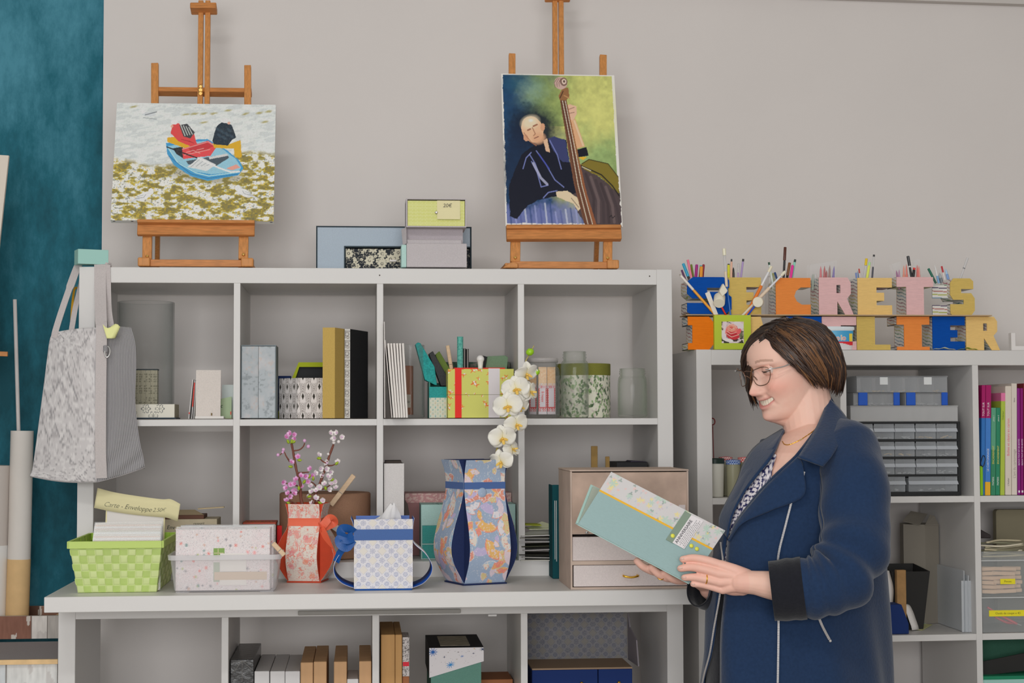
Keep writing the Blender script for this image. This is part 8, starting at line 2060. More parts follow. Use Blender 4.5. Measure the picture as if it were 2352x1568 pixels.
nh = np.interp(hh,[-.057,-.053,-.048,-.042,-.036,-.028,-.015,0,.012,.03],[0,.005,.0215,.0275,.0255,.0195,.0115,.0055,.002,0])
ns = np.interp(hh,[-.055,-.045,-.035,-.02,0],[.014,.0125,.0105,.0085,.008])
dp_ = nh*G_(S,ns)+.006*G_(aS-.0145,.0062)*G_(hh+.0445,.0065)
dp_ += .0075*G_(hh+.0605-11*S*S,.0048)*G_(S,.021)+.0075*G_(hh+.080-9*S*S,.0050)*G_(S,.019)+.006*G_(hh+.104,.010)*G_(S,.017)
dp_ += .011*G_(aS-.043,.018)*G_(hh+.036,.019)-.0085*G_(aS-.031,.015)*G_(hh-.001,.010)+.003*G_(hh-.018,.007)*G_(aS-.03,.022)
ln = np.abs((aS-.019)*.91-(-(hh+.046))*.40);dp_-=.0034*G_(ln,.0038)*np.clip((-.044-hh)/.006,0,1)*np.clip((hh+.080)/.010,0,1)
mo = np.abs(hh-mouth_h(S))<.0058*np.sqrt(np.clip(1-(S/.031)**2,0,1));dp_-=.011*mo
Fx = Fx+k*dp_
body = MB();P = hw(np.stack([Fx,S,np.where(hh>0,hh*.775,hh)],-1).reshape(-1,3)).reshape(hh.shape+(3,));body.grid(P,wrap_v=True)
n0 = hh.shape[1];body.f.append(list(range(n0))[::-1]);body.m.append(0);body.f.append([(hh.shape[0]-1)*n0+j for j in range(n0)]);body.m.append(0)
def chain(mb,pts,rad,n=16,flat=1.0,up=None,sub=6):
 """rounded limb through the points, closed by half-spheres"""
 P = np.array(pts,float);L = np.concatenate([[0],np.cumsum(np.linalg.norm(np.diff(P,axis=0),axis=1))])
 S2 = spline(P,sub*len(P));R2 = np.interp(np.linspace(0,len(P)-1,len(S2)),range(len(P)),rad)
 d0 = S2[0]-S2[1];d0/=np.linalg.norm(d0);d1 = S2[-1]-S2[-2];d1/=np.linalg.norm(d1)
 e =[(math.cos(a),math.sin(a))for a in(1.35,.9,.45)]
 Q =[S2[0]+d0*R2[0]*s for c,s in e]+list(S2)+[S2[-1]+d1*R2[-1]*s for c,s in e[::-1]]
 Rr =[R2[0]*c for c,s in e]+list(R2)+[R2[-1]*c for c,s in e[::-1]]
 return mb.tube(Q,Rr,n,flat=flat,up=up)
p3 = lambda x,y,Y:at(x,y,Y)
# neck, under-chin
chain(body,[p3(1872,1035,-.60),p3(1858,975,-.605),p3(1846,900,-.60)],[.066,.056,.056],24)
chain(body,[hw((.066,0,-.098)),hw((.03,0,-.105)),hw((-.005,0,-.115))],[.021,.036,.045],20)
# torso rings: photograph row -> left edge, right edge, half depth
TRW = np.array([(955,1862,1940,.05),(985,1806,1980,.10),(1030,1748,2004,.148),(1080,1708,2018,.163),(1140,1675,2026,.168),(1200,1652,2030,.17),(1300,1630,2036,.17),(1400,1618,2044,.174),(1500,1614,2048,.178),(1568,1609,2050,.182),(1740,1600,2058,.188)],float)
def ring(py,th,sc=1.0,off=0.0):
 l,r,D =[np.interp(py,TRW[:,0],TRW[:,i])for i in(1,2,3)]
 c =(l+r)/2;a =(r-l)/2
 y = YP-(D*sc+off)*np.sin(th);px = c+(a*sc+off*1075)*np.cos(th)
 return np.array([at(x_,p_,yy)for x_,p_,yy in zip(np.ravel(px),np.broadcast_to(py,np.shape(px)).ravel(),np.ravel(y))])
def th_of(px,py):
 l,r = np.interp(py,TRW[:,0],TRW[:,1]),np.interp(py,TRW[:,0],TRW[:,2])
 return math.acos(max(-1,min(1,(px-(l+r)/2)/((r-l)/2))))
tt_ = np.linspace(0,2*math.pi,49)[:-1]
G = np.array([ring(py,tt_,.92)for py in(975,1000,1040,1080,1120,1160,1200,1250,1285)])
body.grid(G[::-1],wrap_v=True);n0 = 48;b0 = body.n-9*48
body.f.append([b0+j for j in range(48)][::-1]);body.m.append(0);body.f.append([b0+8*48+j for j in range(48)]);body.m.append(0)
# near arm and hand
YH = -0.722
for a in([(1655,1297,-.775),(1622,1286,-.773),(1592,1281,-.7635),(1568,1284,-.758)],[(1650,1316,-.778),(1617,1307,-.775),(1588,1302,-.765),(1563,1305,-.759)],[(1653,1336,-.777),(1621,1329,-.774),(1594,1325,-.766),(1572,1326,-.761)],[(1660,1354,-.773),(1634,1347,-.77),(1612,1342,-.766),(1592,1341,-.762)]):
 i =[1297,1316,1336,1354].index(a[0][1]);r =[.0088,.0091,.0088,.0079][i]
 chain(body,[p3(*q)for q in a],[r*1.12,r*1.0,r*.93,r*.80],14)
 chain(body,[p3(1716,1335+(i-1.5)*9,-.782),p3(1688,a[0][1]+(1332-a[0][1])*.35,-.784),p3(*a[0])],[.014,.0125,r*1.2],14)
chain(body,[p3(1712,1336,-.778),p3(1675,1328,-.773)],[.024,.026],18,flat=.6,up=(0,1,0))
chain(body,[p3(1706,1350,-.768),p3(1676,1352,-.748),p3(1645,1338,-.726),p3(1622,1326,-.723)],[.016,.0125,.0105,.009],14)
chain(body,[p3(1700,1336,-.783),p3(1735,1338,-.795),p3(1790,1346,-.81),p3(1880,1352,-.828),p3(1950,1325,-.83)],[.0235,.0245,.031,.038,.042],20)
chain(body,[p3(1950,1325,-.83),p3(1962,1180,-.79),p3(1940,1050,-.70)],[.042,.048,.055],20)
# far arm and hand
for a,r in(([(1562,1300,-.656),(1512,1312,-.691),(1481,1303,-.712),(1463,1288,-.716)],.0092),([(1580,1318,-.656),(1542,1327,-.691),(1515,1319,-.712),(1496,1303,-.717)],.0094),([(1592,1328,-.656),(1563,1333,-.686),(1542,1328,-.707),(1526,1315,-.715)],.0085),([(1552,1286,-.656),(1508,1282,-.676),(1482,1262,-.692)],.009),([(1580,1290,-.636),(1558,1262,-.671),(1540,1240,-.688)],.0105)):
 chain(body,[p3(*q)for q in a],np.linspace(r*1.15,r*.82,len(a)),14)
chain(body,[p3(1575,1305,-.646),p3(1600,1325,-.636),p3(1632,1352,-.58)],[.026,.028,.024],18,flat=.7)
chain(body,[p3(1632,1352,-.605),p3(1690,1375,-.55),p3(1770,1370,-.47),p3(1790,1200,-.45),p3(1790,1060,-.48)],[.024,.034,.042,.046,.055],20)
# near ear
chain(body,[hw((.004,.070,.022)),hw((-.010,.0755,.004)),hw((-.004,.074,-.018)),hw((.002,.070,-.036))],[.007,.010,.009,.007],12)
tmp = body.build('tmp',mat('skin_tmp',(214,172,156),.5),base=(0,0,0))
rm = tmp.modifiers.new('r','REMESH');rm.mode = 'VOXEL';rm.voxel_size = 0.0017;rm.adaptivity = 0
sm = tmp.modifiers.new('s','SMOOTH');sm.factor = 0.5;sm.iterations = 3
dg = bpy.context.evaluated_depsgraph_get();me = bpy.data.meshes.new_from_object(tmp.evaluated_get(dg));bpy.data.objects.remove(tmp)
V = np.zeros(len(me.vertices)*3);me.vertices.foreach_get('co',V);V = V.reshape(-1,3)
H = hl(V);q = H[:,1];u = H[:,2];ff = H[:,0];aq = np.abs(q);face_ =(ff>.02)&(u>-.12)&(aq<.085)
c = np.broadcast_to(C(216,174,158),V.shape).copy()
mt = vnoise(V[:,0]+V[:,1]*.7,V[:,2],0.02,3,3);c = mixc(c,np.clip((mt-.45)*3,0,1)*.35,(204,156,140))
fm = face_.astype(float)
c = mixc(c,fm*G_(aq-.044,.020)*G_(u+.036,.020)*.6,(214,142,126));c = mixc(c,fm*G_(u+.045,.010)*G_(q,.014)*.5,(204,134,122));c = mixc(c,fm*G_(u+.104,.014)*G_(q,.02)*.35,(212,146,132))
lipm = fm*np.clip(1.5-np.abs(u-(-.0712+10*q*q))/(.0115*np.sqrt(np.clip(1-(q/.032)**2,0,1))+1e-5),0,1)*(ff>.07)
c = mixc(c,lipm*.85,(186,112,108));inm = fm*(np.abs(u-mouth_h(q))<.0045*np.sqrt(np.clip(1-(q/.0305)**2,0,1)))*(ff>.06);c = mixc(c,inm*.9,(104,52,50))
br = fm*(np.abs(u-(.0235-9*(aq-.028)**2))<.0026)*(aq>.012)*(aq<.050);c = mixc(c,br*.55,(140,104,86))
c = mixc(c,fm*G_(aq-.031,.017)*G_(u-.009,.005)*.4,(192,136,122));c = mixc(c,fm*G_(aq-.030,.014)*G_(u+.014,.004)*.3,(196,144,132))
ln = np.abs((aq-.019)*.91-(-(u+.046))*.40);c = mixc(c,fm*G_(ln,.003)*np.clip((-.046-u)/.006,0,1)*np.clip((u+.078)/.01,0,1)*.35,(190,128,114))
for a_,b_2 in((.054,.004),(.058,-.004),(.057,-.011)):c = mixc(c,fm*G_(u-b_2-(aq-a_)*.35,.0011)*(np.abs(aq-a_)<.007)*.4,(186,132,118))
near_hand =(V[:,0]<p3(1700,1330,-.73)[0])&(V[:,2]<p3(1600,1268,-.7)[2]);c = mixc(c,near_hand*.45,(216,160,146))
a = me.color_attributes.new('Col','FLOAT_COLOR','POINT');cc = np.ones((len(V),4));cc[:,:3] = c;a.data.foreach_set('color',cc.ravel().astype(np.float32))
skin = vcol('skin',0.5,0.35,bump=0.12,nscale=700);sb = skin.node_tree.nodes['Principled BSDF'];sb.inputs['Subsurface Weight'].default_value = 0.12;sb.inputs['Subsurface Radius'].default_value =(0.012,0.005,0.003);sb.inputs['Subsurface Scale'].default_value = 0.5
me.materials.clear();me.materials.append(skin);me.polygons.foreach_set('use_smooth',[True]*len(me.polygons))
base = np.array([at(1850,1200,YP)[0],YP,0.0]);me.transform(Matrix.Translation(-Vector(base)))
person = bpy.data.objects.new('person',me);COL.objects.link(person);person.location = base;ORG[person.name] = tuple(base)
tag(person,'smiling person in navy coat and glasses, dark bob, looking down at an album','person')
# face details
dark = mat('lash_dark',(58,42,36),0.6)
for s in(-1,1):
 ec = np.array((.0752,.031*s,.001));m = MB()
 u_,v_ = np.meshgrid(np.linspace(0,math.pi,14),np.linspace(0,2*math.pi,25)[:-1],indexing='ij');R = .0118
 E = np.stack([R*np.cos(u_),R*np.sin(u_)*np.cos(v_),R*np.sin(u_)*np.sin(v_)],-1)
 col = fill(u_.shape,(206,198,192));col = mixc(col,(u_<.50)*1.,(96,66,46));col = mixc(col,(u_<.24)*1.,(24,20,20))
 ey = m.grid(hw((E@np.array([[.94,0,-.34],[0,1,0],[.34,0,.94]])+ec).reshape(-1,3)).reshape(E.shape),col=col,wrap_v=True).build('eye',vcol('eye_gloss',0.15,.6),person,smooth=True)
 for nm,t0,t1,R2 in(('upper_lid',-.10,1.5,.0128),('lower_lid',-1.5,-.36,.0125)):
  el,az = np.meshgrid(np.linspace(t0,t1,10),np.linspace(-1.25,1.25,16),indexing='ij');el = el*np.cos(az*.9)**.5 if nm=='upper_lid' else el
  E = np.stack([R2*np.cos(el)*np.cos(az),R2*1.12*np.sin(az),R2*np.sin(el)*np.cos(az*.6)],-1)
  MB().grid(hw((E+ec).reshape(-1,3)).reshape(E.shape),col=C(212,166,150),flip=True).build(nm,skin,ey,smooth=True)
  if nm=='upper_lid':MB().tube(hw(E[0]*1.03+ec),.0008,6).build('lashes',dark,ey)
yy = np.linspace(-.0265,.0265,60);T = np.zeros((60,8,3))
for j,d in enumerate(np.linspace(-.0064,.0064,8)):
 hm = mouth_h(yy)+d*np.sqrt(np.clip(1-(yy/.030)**2,0,1));T[:,j] = hw(np.stack([.0862-14*yy**2+.0010*np.abs(np.sin(yy*480)),yy,hm],-1))
MB().sheet(T,.003,flip=False).build('teeth',mat('teeth',(214,202,184),.25,spec=.5),person,smooth=True)
gold = mat('gold',(212,166,66),.25,1.0);gm = mat('glasses_metal',(120,94,80),.25,.8)
gl_ = thing_g = MB()
def lens_pts(s,n=28):
 P = spline([(.0,.010),(.014,.0125),(.0235,.0085),(.0245,-.006),(.017,-.023),(.002,-.0265),(-.014,-.0225),(-.0205,-.008),(-.016,.006)],n,closed=True)
 return np.stack([.1075-.010*((P[:,0]+.006)/.024)**2*(P[:,0]>0)+.10*P[:,1]*.5,s*(.0345+P[:,0]),P[:,1]+.000],-1)
lensm = clear('lens',(150,150,150),.02,.02,.6)
fr = MB()
for s in(-1,1):fr.tube(hw(lens_pts(s)),.0010,6,closed=True)
fr.tube(hw(spline([(.1075,-.0145,.005),(.1105,0,.0075),(.1075,.0145,.005)],10)),.001,6)
glasses = fr.build('glasses',gm,person,smooth=True)
for s in(-1,1):
 L_ = hw(lens_pts(s));MB().add(list(L_)+[L_.mean(0)],[[i,(i+1)%28,28]for i in range(28)]).build('lens',lensm,glasses)
 MB().tube(hw(spline([(.099,.058*s,.006),(.094,.0685*s,.006),(.06,.0755*s,.004),(.02,.079*s,.010),(-.006,.079*s,.010),(-.02,.076*s,-.008)],24)),.0014,8,flat=1.0).build('temple_arm',steel,glasses,smooth=True)
 MB().tube(hw(spline([(.105,.0135*s,-.004),(.099,.011*s,-.010),(.0965,.0125*s,-.016)],8)),.0012,6).build('nose_pad',gm,glasses,smooth=True)
MB().lathe([(0,-.004),(.003,-.002),(.003,.002),(0,.004)],10,hw((.002,.079,-.042))).build('earring',gold,person,smooth=True)
from mathutils.bvhtree import BVHTree
bvh = BVHTree.FromPolygons([tuple(v)for v in V],[tuple(p_.vertices)for p_ in me.polygons])
def snap(px,py,off):
 d = _fw+RT*((px-1176)/F_PX)-UP*((py-784)/F_PX);d = d/np.linalg.norm(d);h_ = bvh.ray_cast(Vector(CAM),Vector(d))
 return np.array(h_[0])-d*off if h_[0]is not None else at(px,py,YP)
nk = spline([snap(*q,.0012)for q in((1880,978),(1866,991),(1846,1005),(1828,1015),(1812,1021),(1802,1020),(1797,1013))],60)
neck = MB().tube(nk,.0011+.0003*np.sin(np.arange(60)*1.9),6).build('necklace',gold,person,smooth=True)
MB().bar(nk[21]+np.array([0,-.001,0]),nk[25]+np.array([0,-.001,0]),.004,.002).build('pendant_bar',mat('pale_gold',(222,200,150),.25,.9),neck,bevel=.0008)
MB().tube([p3(1622,1329,-.7745)+np.array([.0022*math.sin(a_)*.3,.0096*math.cos(a_),.0096*math.sin(a_)])for a_ in np.linspace(0,2*math.pi,25)[:-1]],.0013,6,closed=True).build('finger_ring',gold,person,smooth=True)
MB().tube([p3(1517,1321,-.710)+np.array([.008*math.sin(a_),.006*math.cos(a_),.0085*math.cos(a_)])for a_ in np.linspace(0,2*math.pi,25)[:-1]],.001,6,closed=True).build('finger_ring',gold,person,smooth=True)
nail = mat('nail',(222,180,168),.3,spec=.5)
for a,b in(((1563,1284),(1572,1282)),((1558,1305),(1568,1303)),((1567,1326),(1577,1325)),((1588,1341),(1597,1341))):
 A_,B_ = snap(*a,-.001),snap(*b,-.001);MB().tube([A_,A_*.7+B_*.3,B_],[.0030,.0044,.0042],10,flat=.4,up=(0,0,1)).build('fingernail',nail,person,smooth=True)
 # hair
hr = np.random.default_rng(17)
partS = spline([(.060,.026,.070),(.042,.026,.079),(.01,.024,.086),(-.025,.020,.087),(-.06,.012,.076)],60)
nearE = spline([(.018,.081,-.020),(.004,.087,-.045),(-.012,.088,-.058),(-.034,.083,-.066),(-.060,.070,-.086),(-.088,.046,-.094),(-.104,.012,-.088),(-.104,-.02,-.086)],60)
farE = spline([(.074,-.058,-.084),(.062,-.068,-.070),(.046,-.083,-.062),(.0,-.090,-.07),(-.05,-.076,-.085),(-.09,-.044,-.09),(-.106,-.01,-.088)],60)
ce = np.array((-.008,0,.006));rad_ = np.array((.095,.084,.081))
def strand(a,b,out,n=14,sweep=0.0,push=.6):
 A =(a-ce)/rad_;B =(b-ce)/rad_;la,lb = np.linalg.norm(A),np.linalg.norm(B)
 om = math.acos(np.clip(A@B/la/lb,-1,1));so = math.sin(om)+1e-6;K =[a]
 for t,rr in((.25,la*.35+.65*(1.02+out)),(.5,1.03+out),(.78,(1.03+out*.6)*push+lb*(1-push))):
  D =(math.sin((1-t)*om)*A/la+math.sin(t*om)*B/lb)/so;K.append(ce+D*rr*rad_)
 return spline(K+[b],n)
hair_cols =[(40,28,24),(48,34,28),(56,38,30),(44,32,28),(66,46,34),(84,58,40),(104,72,46)]
shell_m = MB()
for En in(nearE,farE):
 G = np.array([hw(ce+(strand(partS[i],En[i],.03,18,push=.6)-ce)*.965)for i in range(0,60,3)]);shell_m.grid(G,col=C(44,31,26),flip=En is nearE)
st_m = MB()
for En,cnt in((nearE,760),(farE,380)):
 for q in range(cnt):
  t = hr.uniform(0,1);t2 = np.clip(t+hr.normal(0,.035),0,1)
  a_ = partS[int(t*59)]+hr.normal(0,.0025,3);b_3 = En[int(t2*59)]+hr.normal(0,.004,3)+np.array([0,0,hr.uniform(-.004,.016)])
  o_ = hr.uniform(.02,.09)+(.05 if t>.3 else 0);far_f = En is farE and t<.27;P = strand(a_,b_3,o_*(.25 if far_f else 1),13,push=.6);P += hr.normal(0,.0007,P.shape)
  if t>.35 and En is nearE:P[-3:]-=np.array([[.001,.001,0],[.003,.003,.0],[.005,.007,-.001]])*np.array([-1,1,1])
  w_h = G_(t-.40,.18)*.42+.08 if En is nearE else .06
  ci = int(hr.integers(5,7))if hr.uniform()<w_h else int(hr.integers(0,5))
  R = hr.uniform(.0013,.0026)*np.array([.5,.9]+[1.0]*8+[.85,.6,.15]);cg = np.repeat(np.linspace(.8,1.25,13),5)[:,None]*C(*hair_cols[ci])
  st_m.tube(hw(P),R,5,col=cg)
  # a few fine wisps at the temple and forehead
for q in range(70):
 a_ = np.array((.058,.034,.080))*(1-q/90)+np.array((.05,.068,.02))*(q/90)+hr.normal(0,.003,3);b_3 = a_+np.array((-.02+hr.normal(0,.006),.012,-.012+hr.normal(0,.012)))
 P = spline([a_,(a_+b_3)/2+np.array((.0,.004,.004)),b_3],8);st_m.tube(hw(P),np.linspace(.0009,.0003,8),4,col=C(58,40,32))
hairm = vcol('hair',.38,.45)
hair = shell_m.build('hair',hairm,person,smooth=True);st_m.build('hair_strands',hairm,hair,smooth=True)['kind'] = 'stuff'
# clothes
def wool(name,rgb):return mat(name,rgb,.9,spec=.1,noise=.10,nscale=160,bump=.35,sheen=.25)
navy_w = wool('navy_wool',(30,48,76));blk = wool('black_wool',(27,28,34));silver = mat('zip_silver',(200,196,194),.35,.6)
near_edge = np.array([(955,1892),(990,1868),(1030,1838),(1047,1824),(1085,1782),(1126,1742),(1196,1688),(1244,1671),(1376,1666),(1494,1654),(1568,1650),(1740,1640)],float)
far_edge = np.array([(955,1850),(985,1800),(1042,1772),(1090,1735),(1130,1704),(1183,1678),(1231,1668),(1300,1660),(1367,1653),(1516,1626),(1564,1612),(1740,1606)],float)
rows_ = np.concatenate([np.linspace(957,1100,22),np.linspace(1112,1740,50)])
G =[]
for py in rows_:
 t0 = th_of(np.interp(py,near_edge[:,0],near_edge[:,1]),py);t1 = th_of(np.interp(py,far_edge[:,0],far_edge[:,1]),py)-2*math.pi
 th = np.linspace(t0,t1,90);fold = .004*np.sin(th*5+py*.006)*np.clip((py-1150)/300,0,1)+.0035*np.sin(th*11+py*.013)*np.clip((py-1250)/300,0,1)
 G.append(np.array([ring(py,np.array([t]),1.0,f)[0]for t,f in zip(th,fold)]))
coat = MB().sheet(np.array(G),.004,flip=False).build('coat',navy_w,person,smooth=True)
# blouse under the coat
NT,NP = 150,170
ths = np.linspace(1.25,3.75,NT);nl = np.interp(ths,[1.25,1.81,2.13,2.30,2.75,3.75],[1005,1042,1112,1046,1018,1000]);B3 = np.zeros((NT,NP,3))
for i,t in enumerate(ths):
 pys = nl[i]+(1305-nl[i])*np.linspace(0,1,NP)**1.15
 B3[i] = np.concatenate([ring(np.array([p_]),np.array([t]),.965)for p_ in pys])
A,B = np.meshgrid(ths*.19,np.linspace(0,.3,NP),indexing='ij');zz = B3[...,2]
img = fill(A.shape,(40,40,84));r2 = np.random.default_rng(4)
for kx in range(60):
 for kz in range(46):
  cx,cz = 1.25*.19+(kx+r2.uniform(0,.7))*.0082,zz.min()+(kz+r2.uniform(0,.7))*.0088
  m_ =((A-cx)/.0042)**2+((zz-cz)/.0035)**2<1;img[m_] = C(206,200,204)
MB().sheet(B3,.0015,col=img,flip=True).build('blouse',vcol('blouse_print',.8),person,smooth=True)
tt2 = np.linspace(0,2*math.pi,61)
MB().sheet(np.array([ring(py,tt2,.935)for py in np.linspace(1290,1745,20)]),.003).build('dark_top',blk,person,smooth=True)
# sleeves, cuffs
def sleeve_m(pts,rad,name,m_,folds,n=56,k=90,th=.003,open_end=True):
 S2 = spline([p3(*q)for q in pts],k);T = np.gradient(S2,axis=0);T/=np.linalg.norm(T,axis=1)[:,None];R2 = np.interp(np.linspace(0,1,k),np.linspace(0,1,len(rad)),rad)
 a = np.linspace(0,2*math.pi,n+1)[:-1];x = np.cross([0,1.0,0],T);x/=np.linalg.norm(x,axis=1)[:,None];y = np.cross(T,x);s = np.linspace(0,1,k)[:,None]
 rr = R2[:,None]*(1+0*a[None])+sum(A_*np.exp(-((s-s0)/w0)**2)*np.sin(fr_*s*6.28+kk*np.cos(a[None]+p0)+p0)for A_,s0,w0,fr_,kk,p0 in folds)
 P = S2[:,None]+rr[...,None]*(x[:,None]*np.cos(a)[None,:,None]+y[:,None]*np.sin(a)[None,:,None])
 P = np.concatenate([P,P[:,:1]],1)
 return MB().sheet(P,th,flip=False).build(name,m_,coat,smooth=True)
sleeve_m([(1925,978,-.672),(1948,1020,-.712),(1960,1090,-.76),(1964,1180,-.798),(1958,1262,-.825),(1928,1322,-.838),(1880,1346,-.835),(1838,1350,-.826)],[.018,.055,.068,.069,.068,.066,.061,.057],'sleeve',navy_w,
[(.0075,.66,.15,7.5,1.6,.4),(.0045,.5,.25,5,2.2,2.0),(.004,.85,.12,9,1.2,1.0),(.003,.3,.2,3,2.5,.6)])
sleeve_m([(1846,1350,-.827),(1815,1353,-.820),(1772,1357,-.811)],[.0605,.0600,.0575],'cuff',blk,[(.001,.5,.4,2,1,0)],k=24)
sleeve_m([(1790,1020,-.49),(1775,1100,-.47),(1760,1220,-.46),(1740,1330,-.49),(1690,1372,-.56),(1652,1362,-.595)],[.04,.058,.060,.058,.053,.048],'sleeve',navy_w,[(.004,.65,.2,6,1.6,.4)])
sleeve_m([(1660,1366,-.588),(1632,1356,-.608),(1606,1350,-.624)],[.0415,.041,.037],'cuff',blk,[(.001,.5,.4,2,1,0)],k=20)
# collar and lapels laid over the coat
def strip(e1,e2,name,m_=navy_w,th=.004,bulge=.006,n=40,k=10,flip=False):
 a = spline([p3(*q)for q in e1],n);b = spline([p3(*q)for q in e2],n);P = np.zeros((n,k,3))
 for j in range(k):
  f = j/(k-1);P[:,j] = a*(1-f)+b*f;P[:,j,1]-=bulge*math.sin(math.pi*f)
 return MB().sheet(P,th,flip=flip).build(name,m_,coat,smooth=True)
def sy(px,py,off):t = th_of(px,py);D = np.interp(py,TRW[:,0],TRW[:,3]);return YP-(D+off)*math.sin(t)-.004
sp3 = lambda x,y,o = .012:(x,y,sy(x,y,o))
strip([(1903,912,-.625),(1886,955,-.675),(1866,996,-.735),(1833,1048,-.800)],[(1950,966,-.655),(1934,1006,-.755),(1914,1042,-.805),(1892,1071,-.822)],'collar',bulge=.012)
strip([(1907,908,-.60),(1895,940,-.56),(1850,985,-.50),(1800,990,-.49)],[(1950,966,-.655),(1952,985,-.58),(1890,1010,-.47),(1800,1020,-.45)],'collar',bulge=-.01,flip=True)
strip([sp3(1834,1046,.012),sp3(1792,1084),sp3(1748,1127),sp3(1692,1197),sp3(1672,1240,.006)],[sp3(1846,1078,.016),sp3(1845,1139,.018),sp3(1770,1172,.016),sp3(1706,1202,.014),sp3(1674,1243,.008)],'lapel',bulge=.005)
strip([(1800,984,-.60),sp3(1774,1042),sp3(1737,1090),sp3(1706,1131),sp3(1680,1184),sp3(1669,1234)],[(1795,984,-.55),(1736,1022,-.585),(1707,1062,-.595),(1690,1108,-.605),(1654,1178,-.62),(1649,1212,-.63)],'lapel',bulge=.010,flip=True)
def zipper(pts,name,w=.0042):
 S2 = spline([p3(*q)for q in pts],160);m = MB();L = np.concatenate([[0],np.cumsum(np.linalg.norm(np.diff(S2,axis=0),axis=1))]);n = int(L[-1]/.0022)
 for i in range(n):
  c_ = np.array([np.interp(i*.0022,L,S2[:,d])for d in range(3)]);e_ = np.array([np.interp(i*.0022+.0014,L,S2[:,d])for d in range(3)]);m.bar(c_,e_,w,.0022,up=(0,-1,0))
 return m.build(name,silver,coat)
zipper([sp3(1817,1155,.006),sp3(1803,1210,.006),sp3(1790,1262,.006),sp3(1786,1300,.005),sp3(1787,1380,.005),sp3(1788,1440,.006),sp3(1786,1570,.007),sp3(1784,1640,.007)],'zip')
zipper([sp3(1847,1083,.010),sp3(1840,1110,.010),sp3(1836,1128,.010)],'zip')
zipper([sp3(1655,1245,.004),sp3(1660,1295,.004),sp3(1653,1366,.004),sp3(1640,1440,.004),sp3(1630,1500,.004),sp3(1618,1545,.003),sp3(1611,1580,.002)],'zip',.0034)
zipper([sp3(1878,1412,.010),sp3(1890,1440,.010),sp3(1906,1470,.010)],'pocket_zip',.005)
MB().bar(p3(*sp3(1906,1468,.012)),p3(*sp3(1908,1474,.012)),.005,.003,up=(0,-1,0)).build('zip_pull',silver,coat,bevel=.001)
# legs and shoes, below the picture
trm = wool('dark_trousers',(40,42,50))
for dx,dy in((-.02,-.09),(.03,.09)):
 x_ = base[0]+dx
 MB().tube(spline([(x_,YP+dy,.62),(x_,YP+dy,.45),(x_+.01,YP+dy,.25),(x_+.01,YP+dy,.05)],20),np.linspace(.10,.06,20),20).build('trouser_leg',trm,person,smooth=True)
 MB().tube(spline([(x_+.05,YP+dy,.038),(x_,YP+dy,.042),(x_-.09,YP+dy-.02,.034),(x_-.16,YP+dy-.04,.026)],16),np.interp(np.linspace(0,1,16),[0,.1,.6,1],[.02,.036,.036,.018]),14).build('shoe',black,person,smooth=True)
 # the album in both hands
qa =[p3(1404,1083,-.704),p3(1666,1218,-.704),p3(1584,1339,-.746),p3(1328,1203,-.746)]
def aq_(u,v,off=0.0):
 """u along the top edge, v up from the spine edge"""
 P =(qa[3]*(1-u)+qa[2]*u)*(1-v)+(qa[0]*(1-u)+qa[1]*u)*v
 n = np.cross(qa[1]-qa[0],qa[0]-qa[3]);n/=np.linalg.norm(n);n = n if n[1]<0 else-n
 return P+n*off
album = thing('photo_album','pale teal album with floral band and an anniversaire label, held open by the person','album',aq_(.5,0))
def quad(us,vs,off,th,name,m_,parent=album,col=None):
 P = np.array([[aq_(u,v,off)for v in vs]for u in us]);return MB().sheet(P,th,flip=False,col=col).build(name,m_,parent)
 # which way the sheet faces decides where the thickness goes
U,Vv = np.meshgrid(np.linspace(0,.275,250),np.linspace(0,.135,125),indexing='ij')
img = fill(U.shape,(138,162,162));img = img*(0.96+.08*vnoise(U*.25,Vv,.0012,3,2)[...,None])
top = Vv>.089;fl = fill(U.shape,(190,187,187));r2 = np.random.default_rng(31)
for kx in range(120):
 cx,cy = r2.uniform(0,.275),r2.uniform(.085,.14);kd = kx%6;R =[.0095,.004,.003,.006,.0028,.0045][kd]*r2.uniform(.7,1.2);a_ = np.arctan2(Vv-cy,U-cx)+r2.uniform(0,6);d = np.hypot(U-cx,Vv-cy)
 cl =[(164,186,172),(208,172,166),(186,172,178),(210,196,130),(170,176,182),(130,146,140)][kd]
 fl = mixc(fl,(d<R*(.25+.75*np.abs(np.cos(a_*[3,2.5,1,2.5,1,1.5][kd]))**1.3))*.8,cl)
img = np.where(top[...,None],fl,img);img = np.where(((Vv>.0845)&(Vv<=.089))[...,None],C(222,164,50),img)
P = np.array([[aq_(u,v)for v in np.linspace(0,1,125)]for u in np.linspace(0,1,250)])
MB().sheet(P,.0028,col=img,col2=C(196,204,200)).build('front_cover',vcol('album_cloth',.8),album)
bk_ =[p3(1357,1112,-.61),p3(1625,1246,-.61),qa[2]+np.array([0,.012,0]),qa[3]+np.array([-.003,.012,.002])]
Pb = np.array([[bk_[3]*(1-v)+bk_[0]*v,bk_[2]*(1-v)+bk_[1]*v]for v in(0,1)]).transpose(1,0,2)
MB().sheet(Pb,.003).build('back_cover',mat('mint_card',(170,200,194),.75),album)
pg = Pb.copy();pg[:,1] = pg[:,1]*.93+Pb[:,0]*.07;pg = pg+np.array([.006,-.006,.002]);MB().sheet(pg,.004).build('pages',mat('grey_green_pages',(166,176,164),.8),album)
Ps = np.array([[aq_(0,0,-.002),bk_[3]],[aq_(1,0,-.002),bk_[2]]]);MB().sheet(Ps,.002).build('spine',mat('album_spine',(150,178,174),.8),album)
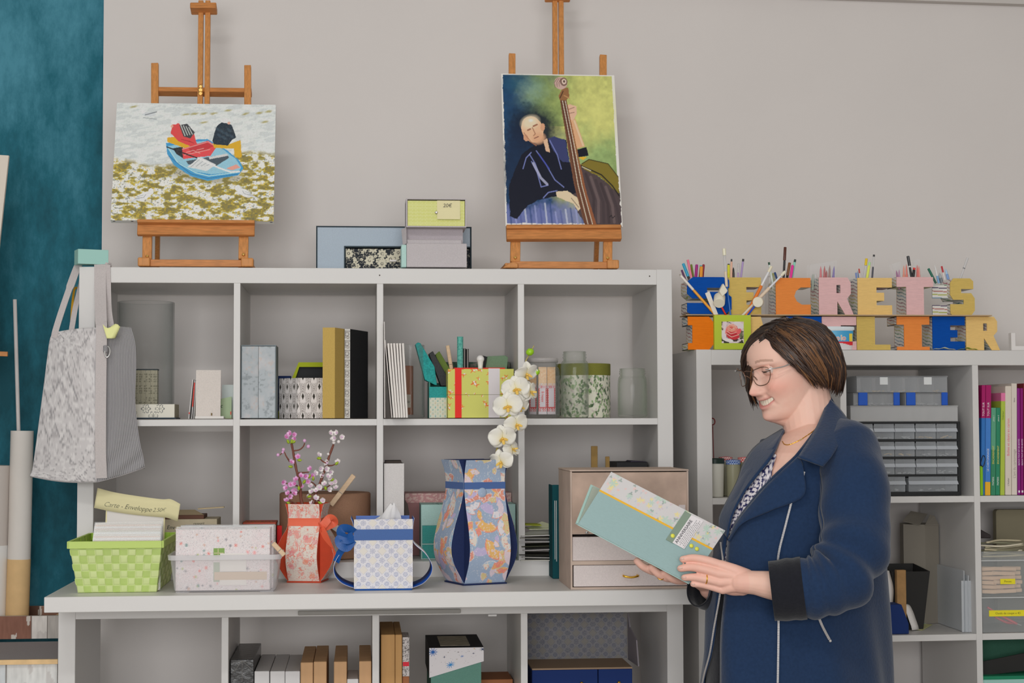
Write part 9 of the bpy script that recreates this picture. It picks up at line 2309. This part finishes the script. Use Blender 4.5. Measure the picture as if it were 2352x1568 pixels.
def on_al(px,py):
 d = _fw+RT*((px-1176)/F_PX)-UP*((py-784)/F_PX);n = np.cross(qa[1]-qa[0],qa[0]-qa[3]);return CAM+d*(((qa[0]-CAM)@n)/(d@n))
al_n = np.cross(qa[1]-qa[0],qa[0]-qa[3]);al_n = al_n/np.linalg.norm(al_n)*(-1 if al_n[1]>0 else 1)
def patch(pts,off,th,name,m_,parent):
 q =[on_al(*c_)+al_n*off for c_ in pts];return MB().add([tuple(c_+al_n*th)for c_ in q]+[tuple(c_)for c_ in q],[[0,1,2,3],[7,6,5,4],[0,4,5,1],[1,5,6,2],[2,6,7,3],[3,7,4,0]]).build(name,m_,parent)
tg = patch([(1529,1239),(1573,1173),(1588,1182),(1546,1248)],.0008,.0008,'green_tag',mat('sage_tag',(120,136,122),.75),album)
lbp = patch([(1544,1246),(1587,1183),(1615,1196),(1571,1261)],.0010,.0010,'label',mat('label_white',(206,202,204),.7),album)
e_a = on_al(1587,1183)-on_al(1544,1246);e_a/=np.linalg.norm(e_a);e_b = on_al(1571,1261)-on_al(1544,1246);e_b/=np.linalg.norm(e_b);e_n = al_n
def al_text(tx,sz,px,py,par,sh=0.0,w=0.0,st=.0):
 o_ = on_al(px,py)+al_n*.0023;Vt,Ft = text_mb(tx,sz,align='LEFT',shear=sh,weight=w,extrude=.0001);return MB().add(o_+Vt[:,:1]*e_a-Vt[:,2:]*e_b+Vt[:,1:2]*(-e_n),Ft).build('lettering',mat('label_print',(80,78,82),.7),par)
al_text('ANNIVERSAIRE',.0092,1552,1247,lbp,w=.0001)
m = MB()
for kx,(a_,b_4)in enumerate(((.1,.72),(.04,.95),(.1,.9),(.06,.97),(.02,.93))):
 s0,s1 = on_al(1544,1246)+e_b*(.0125+.0033*kx)+al_n*.0021,on_al(1544,1246)+e_b*(.0125+.0033*kx)+al_n*.0021
 LL = np.linalg.norm(on_al(1587,1183)-on_al(1544,1246));x_ = a_
 while x_<b_4:
  w2 = hr.uniform(.02,.07);m.bar(s0+e_a*LL*x_,s0+e_a*LL*min(b_4,x_+w2),.0008,.0002,up=tuple(al_n));x_ += w2+.02
m.build('printed_lines',mat('label_print',(80,78,82),.7),lbp)
for px,py in((1544.5,1230.5),(1587.5,1253.5),(1600,1260.5)):
 c_ = on_al(px,py)+al_n*.0016
 MB().lathe([(.0045,0),(.0045,.0008),(.0032,.0022),(0,.0027)],18,M=Matrix.Translation(c_)@Vector(al_n).to_track_quat('Z','Y').to_matrix().to_4x4()).build('brad',mat('lemon_brad',(208,206,82),.5),album,smooth=True)
